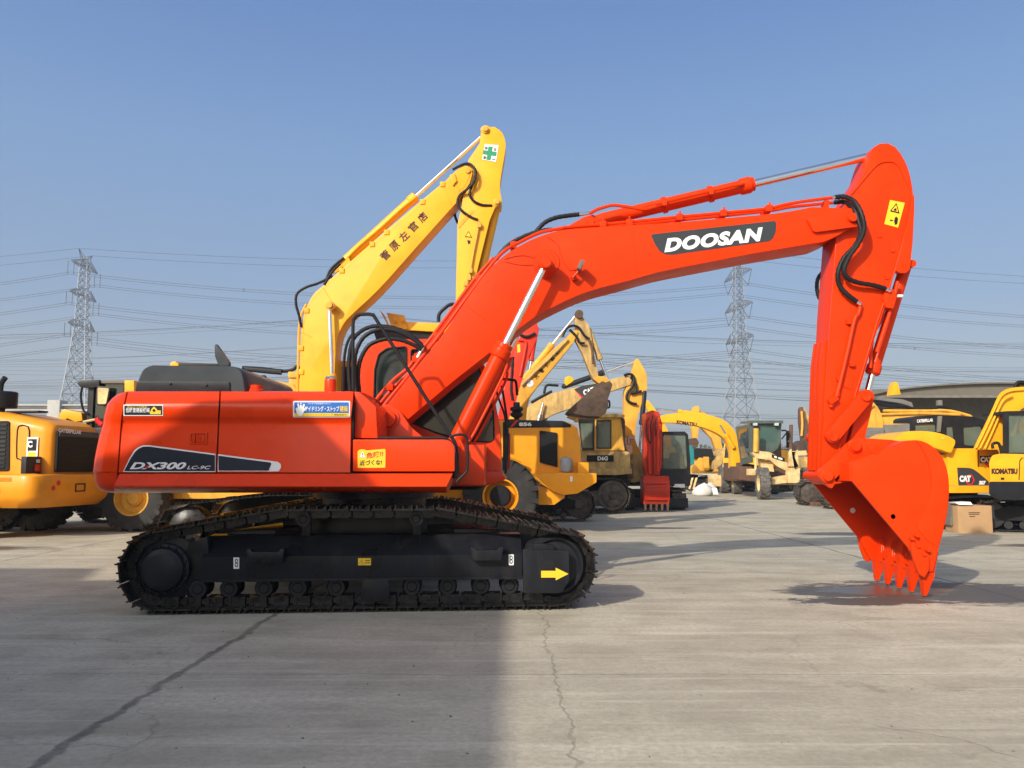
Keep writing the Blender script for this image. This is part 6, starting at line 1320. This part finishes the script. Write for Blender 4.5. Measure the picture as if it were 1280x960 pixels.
PXP('door_post', [(1173, 520), (1178, 520), (1176, 540), (1171.6, 540)], 20.24, 20.3, GREYM, cab3, .01)
bm_r3 = PXP('boom', [(1249, 590), (1256, 560), (1270, 530), (1290, 520), (1300, 530), (1280, 545), (1268, 570), (1262, 595)], 21.2, 21.5, YEL, r3)
# ---- right edge machine
r4 = thing('crawler_excavator', 'yellow KOMATSU excavator cut off by the right edge, arched boom and open black cab frame', 'excavator', (13, 19, 0))
fr4 = FR(at(1310, 600, 19.0).x, 19.3, R(180) - .45)
crawler(r4, fr4, 1.45, 1.9, .5, .34, .74, 32, BLACK)
bp4 = PXD('body', rnd([(1236, 578), (1240, 569), (1250, 567), (1360, 569), (1360, 604), (1238, 604)], 3), 18.0, (1.35, 2.0, 0), YEL, r4, .03)
PXD('belly', rnd([(1236, 602), (1360, 602), (1360, 626), (1246, 625), (1236, 618)], 3), 17.95, (1.4, 2.1, 0), BLACK, r4, .04)
PXP('panel_seam', [(1273.4, 600), (1274.4, 576), (1277, 572), (1300, 572), (1300, 572.8), (1277.6, 572.8), (1275.2, 576.6), (1274.4, 600)], 17.992, 18.01, SOOT, bp4, 0)
text('KOMATSU', (1239.4, 592.6), (1272, 592.6), 7.2, pl(17.99), BRINK, bp4, off=.07)
decal('latch', [(1251, 597), (1255.4, 597), (1255.4, 599.6), (1251, 599.6)], pl(17.99), SOOT, bp4)
arc4 = [tuple(p) for p in crv([(1216, 562), (1226, 541), (1238, 516), (1247, 496), (1254, 488.6), (1266, 484.6), (1285, 483.6), (1310, 486), (1340, 496)], 3)]
PXD('boom', arc4 + [(1340, 520), (1310, 506), (1290, 504), (1276, 512), (1262, 540), (1250, 562)], 18.9, (.36, .52, 0), YEL, r4)
tubes('hydraulic_pipe', [yy([(1220, 560), (1230, 540), (1243, 512), (1251, 496), (1262, 489), (1280, 487)], 18.86), yy([(1225, 560), (1235, 540), (1247, 514), (1255, 500), (1266, 494)], 18.82), yy([(1231, 561), (1241, 539), (1250, 518)], 18.82)], .022, YEL, r4)
tubes('hydraulic_hose', [yy([(1268, 484), (1271, 478.6), (1277, 477), (1290, 480)], 19.1), yy([(1271, 484), (1276, 480), (1290, 483)], 19.2), yy([(1241, 561), (1241, 555), (1247, 553.6), (1250, 558), (1252, 568)], 18.3)], .032, RUB, r4, 4)
cf = MB(); wn4 = [(1261, 518.6), (1330, 518.6), (1330, 566), (1261, 566)]
cf.px([(1256.4, 514), (1335, 512), (1335, 569), (1256.8, 569)], 18.3, 18.4, 0, holes=[wn4]); cf.px([(1256.4, 514), (1335, 512), (1335, 517), (1256.4, 517.6)], 18.4, 19.3); cf.px([(1256.4, 514), (1261, 514), (1261, 569), (1256.8, 569)], 19.2, 19.3)
cab4 = cf.build('cab', BLACK, r4); PXP('window', wn4, 18.34, 18.35, GLASSG, cab4, 0)
lv4 = MB()
for p in (((1264, 520), (1258, 546)), ((1275, 522), (1270, 548)), ((1266, 566), (1266, 545)), ((1280, 560), (1272, 534))): lv4.tube([at(*p[0], 18.7), at(*p[1], 18.7)], .02)
lv4.px([(1262, 545), (1300, 545), (1300, 566), (1262, 566)], 18.9, 19.2, .03); lv4.build('seat', GREYM, cab4)
rodcyl('boom_cylinder', r4, (1252, 576), (1257, 545), .6, 18.5, .06, BLACK)
mbx = MB(); mbx.box(WF, at(1197, 640, 18.3).x, at(1240, 640, 18.3).x, 18.3, 18.85, 0.0, .60, .015); bxo = tag(mbx.build('cardboard_box', CARD), 'brown cardboard box on the ground in front of the tracks at right', 'box')
fp = MB(); fp.px([(1194, 628.6), (1213, 627.4), (1216, 631), (1199, 631)], 18.25, 18.6); fpo = tag(fp.build('paper_sheet', WHITE), 'crumpled white paper sheet lying on top of the cardboard box', 'paper')
mk = MB()
for k, (x0, x1, y) in enumerate(((1211, 1225, 640.4), (1211, 1224, 642.4), (1212, 1219, 645.2))): mk.px([(x0, y), (x1, y), (x1, y + .8), (x0, y + .8)], 18.293, 18.3)
mk.build('printed_mark', BRINK, bxo)
sb = MB(); sb.px(rnd([(1189, 632), (1197, 630), (1197, 656), (1188, 657)], 1), 18.5, 18.9, .02); tag(sb.build('scrap_board', GREYM), 'grey board leaning beside the cardboard box', 'board')

# ---- long lowered boom under the shed
r2 = thing('crawler_excavator', 'tan excavator under the shed with a long level boom carrying pipes', 'excavator', (17, 29.5, 0))
fr2 = FR(at(1090, 600, 29.5).x, 29.8, 0)
crawler(r2, fr2, 2.2, 2.4, .6, .45, 1.0, 30); house(r2, fr2, -1.3, 1.2, 2.7, 1.15, 2.45, GREYM)
PXP('boom', [(1100, 519), (1139, 518.4), (1180, 516), (1206, 516.6), (1216, 520), (1214, 530), (1139, 534), (1100, 533)], 29.0, 29.6, YEL2, r2)
PXP('boom_root', [tuple(p) for p in crv([(1076, 545), (1077, 528), (1082, 510), (1088, 502), (1094, 505), (1101, 516), (1105, 534), (1105, 545)], 3)], 28.9, 29.6, YEL2, r2)
tubes('hydraulic_pipe', [yy([(1104, 513.4), (1160, 513.6), (1180, 513), (1195, 515), (1213, 520)], 28.95), yy([(1080, 530), (1086, 512), (1092, 506)], 28.85), yy([(1100, 518), (1150, 516.6), (1200, 518)], 28.95)], .05, YEL2, r2)
tubes('hydraulic_hose', [yy([(1086, 500), (1105, 503), (1125, 506), (1141, 511)], 29.1), yy([(1088, 503), (1110, 507), (1130, 508)], 29.0), yy([(1165, 511), (1175, 508.6), (1185, 510.6), (1190, 514)], 29.1)], .06, RUB, r2, 4)
PXP('side_cover', rnd([(1074, 534), (1105, 534.6), (1105, 548), (1074, 548)], 1), 28.7, 28.9, GREYM, r2, .02)
PXP('grey_cover', rnd([(1105, 531), (1139, 529.6), (1139, 548), (1105, 548)], 1), 28.8, 29.4, GREYM, r2, .02)
kk = MB(); kk.px([(1089, 499), (1100, 497), (1128, 499), (1140, 503), (1142, 509), (1120, 507), (1092, 503)], 30.2, 31.2, .02); kk.build('tarp_cover', GREYM, r2)
PXP('arm_tip', [(1114, 494), (1116.6, 482), (1119, 477), (1122.6, 479), (1126, 493)], 31.0, 31.4, YEL, r2)
# ---- shed
sh = thing('open_shed', 'large open-fronted shed with a shallow arched grey roof at the right', 'shed', (27, 52, 0))
def arcz(px_): return None
Ys = 46
L0, L1_ = at(1090, 494.6, Ys), at(1420, 494, Ys)
n_ = 24; fr_, bk_s = [], []
for i in range(n_ + 1):
    t = i / n_; x = L0.x + (L1_.x - L0.x) * t; z = L0.z + 1.0 * (1 - (2 * t - 1) ** 2) ** .8 * .62
    fr_.append(V((x, Ys, z)))
bot_ = [V((p.x, Ys, L0.z - .02)) for p in fr_]
sm = MB(); sm.raw(fr_ + bot_, [(i, i + 1, n_ + 2 + i, n_ + 1 + i) for i in range(n_)])
bk2 = [p + V((0, 6, 0)) for p in fr_]; fr3_ = [p + V((0, -.25, .04)) for p in fr_]
sm2 = MB(); sm2.loft([[a, b, b + V((0, 0, .08)), a + V((0, 0, .08))] for a, b in zip(fr3_, bk2)]); sm2.build('roof', ROOFM, sh, ang=20)
sm.build('gable_cladding', ROOFM, sh)
po = MB(); po.box(WF, L0.x, L1_.x, Ys - .05, Ys + .12, L0.z - .12, L0.z + .02, .01); po.build('front_beam', GREYM, sh)
sw_ = MB(); sw_.box(WF, L0.x + .6, L1_.x - .6, Ys + 5.7, Ys + 5.9, 0, L0.z + .9); sw_.build('wall', GREYM, sh)
for i in range(5):
    x = L0.x + (L1_.x - L0.x) * (i + .02) / 4.1; MB().box(WF, x, x + .25, Ys, Ys + .25, 0, L0.z - .25, .01).build('post', GREYM, sh)
# ================================================================ small heaps and bags
def bag(px, py, Y, w_, h_, label, m=None, seed=1):
    rnd_ = random.Random(seed); c = at(px, py, Y); mb = MB(); rings = []
    for i, (q, k) in enumerate(((.0, .75), (.12, 1), (.35, 1.05), (.6, .9), (.8, .6), (.93, .3), (1.0, .12))):
        rings.append([V((c.x + w_ / 2 * k * (1 + rnd_.uniform(-.16, .16)) * math.cos(2 * math.pi * j / 14) + q * w_ * .1, Y + w_ * .4 * k * (1 + rnd_.uniform(-.1, .1)) * math.sin(2 * math.pi * j / 14), h_ * q * (1 + rnd_.uniform(-.06, .06)))) for j in range(14)])
    mb.loft(rings); return tag(mb.build('bulk_bag', m or BAGM, ang=80), label, 'bag')
bag(1012, 620, 37.5, .85, .72, 'white woven bulk bag slumped on the ground under the orange bucket pin', seed=3)
bag(878, 608, 40.5, .95, .62, 'pale bulk bag beside the grader wheels', seed=5); bag(886, 606, 43, .7, .6, 'small dirty bag behind the pale bulk bag', seed=9)
rr_ = random.Random(11)
sc1 = thing('scrap_rack', 'rusty ladder-like steel rack leaning by the orange bucket', 'rack', (at(1031, 630, 31).x, 31, 0))
mb = MB()
for x in (1026.5, 1036): mb.prism([at(x, 632, 31), at(x + 1.6, 632, 31), at(x + 1.4, 614, 31.4), at(x, 614, 31.4)], (0, .06, 0))
for y in (616, 621, 626, 630): mb.px([(1026.5, y), (1037, y), (1037, y + 1.4), (1026.5, y + 1.4)], 31.1, 31.16)
mb.build('rack_frame', RUST, sc1)
for i in range(16):
    x0 = rr_.uniform(993, 1058); Y_ = rr_.uniform(29.5, 33.5); p = at(x0, 600, Y_); L_ = rr_.uniform(.3, 1.1); a = rr_.uniform(-.6, .6); z = rr_.uniform(.02, .16)
    f_ = FR(p.x, Y_, a, z * .4); mb = MB(); mb.box(f_, 0, L_, 0, rr_.uniform(.05, .2), 0, rr_.uniform(.03, .12), .005)
    tag(mb.build('steel_offcut', RUST), 'rusty steel offcut lying in the scrap between grader and orange bucket', 'scrap', 'rusty offcuts on the ground')
for i, (x0, L_) in enumerate(((861, .5), (866, .6))):
    mb = MB(); mb.prism([at(x0, 611, 41), at(x0 + 2, 611, 41), at(x0 + 6, 597, 41.4), at(x0 + 4, 597, 41.4)], (0, .1, 0), .004); tag(mb.build('timber_offcut', CREAM), 'pale timber offcut leaning beside the bulk bags', 'timber', 'timber offcuts by the bags')
mb = MB(); mb.px([(890, 610), (896, 610), (898, 618), (897.6, 618), (892, 618)], 39.5, 39.6); tag(mb.build('white_board', WHITE), 'small white board standing by the grader rear wheels', 'board')

rg_ = random.Random(5); gv = MB()
for i in range(200):
    Y_ = 3.6 + 22 * rg_.random() ** 1.6; x = rg_.uniform(-.66, .66) * Y_; q = rg_.uniform(.003, .009) * (1 + Y_ / 25); c = V((x, Y_, q * .35))
    vs = [c + V((q * math.cos(a) * rg_.uniform(.7, 1.2), q * math.sin(a) * rg_.uniform(.7, 1.2), -q * .35)) for a in (0, 1.3, 2.5, 3.8, 5)] + [c + V((rg_.uniform(-.3, .3) * q, rg_.uniform(-.3, .3) * q, q * .5))]
    gv.raw(vs, [(k, (k + 1) % 5, 5) for k in range(5)])
tag(gv.build('loose_grit', mat('grit_stone', (.16, .14, .11), .9, var=.4, vscale=9), ang=10), 'loose grit and small stones scattered over the concrete', None, None, 'stuff')
# ================================================================ pylons and cables
def pylon(name, label, x, y, yaw, H=70, half=10.0, levels=(46.5, 56, 65.0), vstring=False, sm_=None):
    t = thing(name, label, 'pylon', (x, y, 0)); f = FR(x, y, yaw)
    prof = [(0, 6.0), (12, 4.7), (24, 3.4), (36, 2.3), (45, 1.6), (50, 1.5), (55, 1.4), (60, 1.25), (66, 1.05), (H, .4)]
    def hw(z):
        for (a, p), (b, q) in zip(prof, prof[1:]):
            if z <= b: return p + (q - p) * (z - a) / (b - a)
        return .5
    mb = MB(); r = .085
    cor = [(-1, -1), (1, -1), (1, 1), (-1, 1)]
    lg = MB(); bm_ = DSTEEL
    for cx, cy in cor: lg.tube([f.pt(cx * w_, cy * w_, z) for z, w_ in prof], lambda q: .17 - .08 * q, 4)
    zs_ = [0]; 
    while zs_[-1] < H - 2: zs_.append(min(H, zs_[-1] + max(2.2, hw(zs_[-1]) * 1.55)))
    for z0, z1 in zip(zs_, zs_[1:]):
        a, b = hw(z0), hw(z1)
        for i in range(4):
            p, q = cor[i], cor[(i + 1) % 4]
            mb.tube([f.pt(p[0] * a, p[1] * a, z0), f.pt(q[0] * b, q[1] * b, z1)], r, 4); mb.tube([f.pt(q[0] * a, q[1] * a, z0), f.pt(p[0] * b, p[1] * b, z1)], r, 4)
            if z0 < 40: mb.tube([f.pt(p[0] * b, p[1] * b, z1), f.pt(q[0] * b, q[1] * b, z1)], r * .8, 4)
    lg.build('mast_leg', STEEL, t); mb.build('lattice_mast', bm_, t); ends = []
    for z in levels:
        w_ = hw(z)
        for s_ in (-1, 1):
            am = MB(); tipp = f.pt(0, s_ * half, z)
            for dx in (-1, 1):
                am.tube([f.pt(dx * w_, s_ * w_, z), tipp], r, 4); am.tube([f.pt(dx * w_, s_ * w_, z + 2.4), tipp + V((0, 0, .25))], r, 4)
                for k in range(1, 6):
                    t0, t1 = (k - 1) / 6, k / 6
                    A = f.pt(dx * w_, s_ * w_, z).lerp(tipp, t1); B = f.pt(dx * w_, s_ * w_, z + 2.4).lerp(tipp, t0); am.tube([A, B], r * .7, 4); C = f.pt(dx * w_, s_ * w_, z + 2.4).lerp(tipp, t1); am.tube([A, C], r * .6, 4)
            for k in range(1, 6):
                A = f.pt(-w_, s_ * w_, z).lerp(tipp, k / 6); B = f.pt(w_, s_ * w_, z).lerp(tipp, (k - 1) / 6); am.tube([A, B], r * .7, 4)
            ao = am.build('cross_arm', DSTEEL, t)
            ins = MB()
            if vstring:
                low = f.pt(0, s_ * (half - 2.6), z - 4.6)
                for top_ in (tipp, f.pt(0, s_ * (w_ + .6), z)): ins.tube([top_.lerp(low, q / 14) for q in range(15)], lambda q: .16 if int(q * 14) % 2 else .08, 6)
            else:
                low = tipp + V((0, 0, -4.2))
                for dx in (-.9, .9): ins.tube([tipp + f.u * dx + V((0, 0, -4.2 * q / 14)) for q in range(15)], lambda q: .15 if int(q * 14) % 2 else .08, 6)
            ins.build('insulator', DSTEEL, ao)
            ends.append(low)
    pk = MB()
    for s_ in (-1, 1):
        for dx in (-.5, .5): pk.tube([f.pt(dx, s_ * .8, H - 3.5), f.pt(0, s_ * 4.6, H + 1.5)], r, 4); pk.tube([f.pt(dx, s_ * .5, H - .5), f.pt(0, s_ * 4.6, H + 1.6)], r, 4)
        ends.append(f.pt(0, s_ * 4.6, H + 1.6))
    pk.build('earth_wire_peak', DSTEEL, t)
    return ends
XL, YL_ = at(97.5, 500, 255).x, 255
eL = pylon('lattice_pylon', 'tall steel lattice pylon at the left with straight hanging insulators', XL, YL_, R(3), H=67, half=9, levels=(44.5, 54.2, 63.6))
XR, YR_ = at(926, 500, 262).x, 262
eR = pylon('lattice_pylon', 'tall steel lattice pylon beneath the orange boom at right with V-shaped insulators', XR, YR_, R(10), H=68, levels=(41.5, 52, 62.5), vstring=True)
rsp = random.Random(21)
def cable(a, b, sag, r=.055, n=20, label='thin grey overhead cable running between the two pylons', grp='cables strung between the pylons'):
    pts = []
    for i in range(n + 1):
        q = i / n; p = a.lerp(b, q); pts.append(V((p.x, p.y, p.z - sag * 4 * q * (1 - q))))
    o = tag(MB().tube(pts, r, 4).build('power_cable', WIREM), label, 'cable', grp)
    if rsp.random() < .3:
        p = pts[rsp.randint(3, n - 3)]; MB().box(FR(p.x, p.y, 0), -.16, .16, -.16, .16, p.z - .75, p.z + .25).build('spacer', DSTEEL, o)
WHERE = [f'{lv_n} cross-arm, {sd_n} side' for lv_n in ('lowest', 'middle', 'highest') for sd_n in ('near', 'far')] + ['near earth-wire peak', 'far earth-wire peak']
for i, (a, b) in enumerate(zip(eL, eR)):
    k = 1 if i < 6 else .6
    offs = ((0, 0, 'lower of the pair '), (.0, .7, 'upper of the pair ')) if i < 6 else ((0, 0, 'single cable '),)
    for dy, dz, nm_ in offs:
        cable(a + V((0, dy, dz)), b + V((0, dy, dz)), 6.0 * k, .06, label=nm_ + 'between the pylons, ' + WHERE[i])
        cable(a + V((0, dy, dz)), V((a.x - 240, a.y + 18, a.z - 3 + dz)), 8 * k, .06, label=nm_ + 'left of the left pylon, ' + WHERE[i], grp='cables left of the left pylon')
        cable(b + V((0, dy, dz)), V((b.x + 260, b.y + 34, b.z - 2 + dz)), 8 * k, .06, label=nm_ + 'right of the right pylon, ' + WHERE[i], grp='cables right of the right pylon')
rq = random.Random(4)
for Yb, zs_, sg in ((330, (62, 60.5, 52, 50.5, 42, 40.6, 34), 7), (400, (58, 56, 48, 46, 38, 36.6, 30, 28.6), 9), (290, (38, 37, 31, 30.2), 6), (360, (68, 66.8, 55.5, 54.4, 45.5, 44.6, 33, 32), 8)):
    for j, z in enumerate(zs_):
        dx = rq.uniform(-60, 60)
        cable(V((-420 + dx, Yb + 10, z - 2)), V((-30 + dx, Yb, z)), sg, .065, label='faint distant power cable crossing the sky behind the pylons', grp='distant cables behind the pylons')
        cable(V((-30 + dx, Yb, z)), V((420 + dx, Yb + 26, z - 3)), sg * 1.15, .065, label='faint distant power cable crossing the sky behind the pylons', grp='distant cables behind the pylons')
# small dampers / spacers seen on the lines
# ================================================================ far background
pr = thing('pipe_bridge', 'pale elevated pipe bridge on concrete piers far behind the left loader', 'pipe bridge', (at(50, 560, 120).x, 120, 0))
xa, xb = at(-120, 500, 120).x, at(300, 500, 120).x
mb = MB(); z0 = at(50, 514, 120).z; mb.box(WF, xa, xb, 119.6, 121.4, z0, z0 + .25); mb.box(WF, xa, xb, 119.7, 120.1, z0 + .8, z0 + 1.0); mb.cyl(V((xa, 120.6, z0 + .65)), V((xb, 120.6, z0 + .65)), .3, 10); mb.build('deck', PALE, pr)
for k in range(5):
    x = at(70, 500, 120).x + (k - 1) * 12; MB().box(WF, x - .9, x + .9, 119.4, 121.6, 0, z0 + (1.6 if k == 1 else 0), .05).build('pier', PALE, pr)
# distant town wall and tree belt
def treebelt(name, x0, x1, Y_, h0, h1, seed, label):
    r_ = random.Random(seed); vs, fs = [], []
    x = x0
    while x < x1:
        h = r_.uniform(h0, h1); wd = r_.uniform(2.5, 5.5); y = Y_ + r_.uniform(-6, 6)
        for _ in range(170):
            a = r_.uniform(0, 6.28); q = r_.random() ** .5; zz = h * (.12 + .88 * r_.random() ** .8); rad = wd * .6 * math.sqrt(max(.02, 1 - ((zz / h - .5) / .56) ** 2)) * q
            c = V((x + rad * math.cos(a), y + rad * math.sin(a), zz)); s_ = r_.uniform(.16, .42)
            d1 = V((r_.uniform(-1, 1), r_.uniform(-1, 1), r_.uniform(-1, 1))).normalized() * s_; d2 = d1.cross(V((r_.uniform(-1, 1), r_.uniform(-1, 1), r_.uniform(-1, 1)))).normalized() * s_
            k = len(vs); vs += [c - d1, c + d2, c + d1, c - d2]; fs.append((k, k + 1, k + 2, k + 3))
        x += wd * .62
    o = MB().raw(vs, fs).build(name, mat('far_foliage', (.055, .075, .035), .8, var=.4, vscale=.6), ang=180); return tag(o, label, 'wood', None, 'stuff')
treebelt('tree_belt', -95, 165, 165, 4.2, 7.2, 3, 'low dusty belt of trees along the horizon')
for i, (px0, px1, py, Yb, m_, lb) in enumerate(((862, 905, 563, 120, PALE, 'low pale flat-roofed building far behind the long yellow boom'), (640, 720, 560, 130, GREYM, 'low grey building far behind the bulldozer'), (1003, 1080, 560, 110, GREYM, 'low brown building far behind the orange arm'))):
    bd_ = thing('far_building', lb, 'building', (at((px0 + px1) / 2, 580, Yb).x, Yb, 0)); a, b_ = at(px0, py, Yb), at(px1, py, Yb)
    mb = MB(); mb.box(WF, a.x, b_.x, Yb, Yb + 12, 0, a.z); mb.build('wall', m_, bd_); mb = MB(); mb.box(WF, a.x - .3, b_.x + .3, Yb - .3, Yb + 12.3, a.z, a.z + .35); mb.build('roof', GREYM, bd_)
    for k in range(5): x = a.x + (b_.x - a.x) * (k + .3) / 5; MB().box(WF, x, x + (b_.x - a.x) * .09, Yb - .05, Yb, a.z * .45, a.z * .75).build('window', DARKG, bd_)

HAZE = 0.0007
# ================================================================ air
hm = bpy.data.materials.new('haze_air'); hm.use_nodes = True; hn = hm.node_tree
for n_ in [q for q in hn.nodes if q.type == 'BSDF_PRINCIPLED']: hn.nodes.remove(n_)
pv = hn.nodes.new('ShaderNodeVolumePrincipled'); pv.inputs['Density'].default_value = HAZE; pv.inputs['Color'].default_value = (.80, .86, .95, 1); pv.inputs['Anisotropy'].default_value = .1
hn.links.new(pv.outputs[0], hn.nodes['Material Output'].inputs['Volume'])
hb = MB().box(WF, -520, 520, -60, 460, -1.0, 84.0)
ho_ = hb.build('haze', hm); ho_['kind'] = 'stuff'; ho_['label'] = 'thin winter haze over the yard'
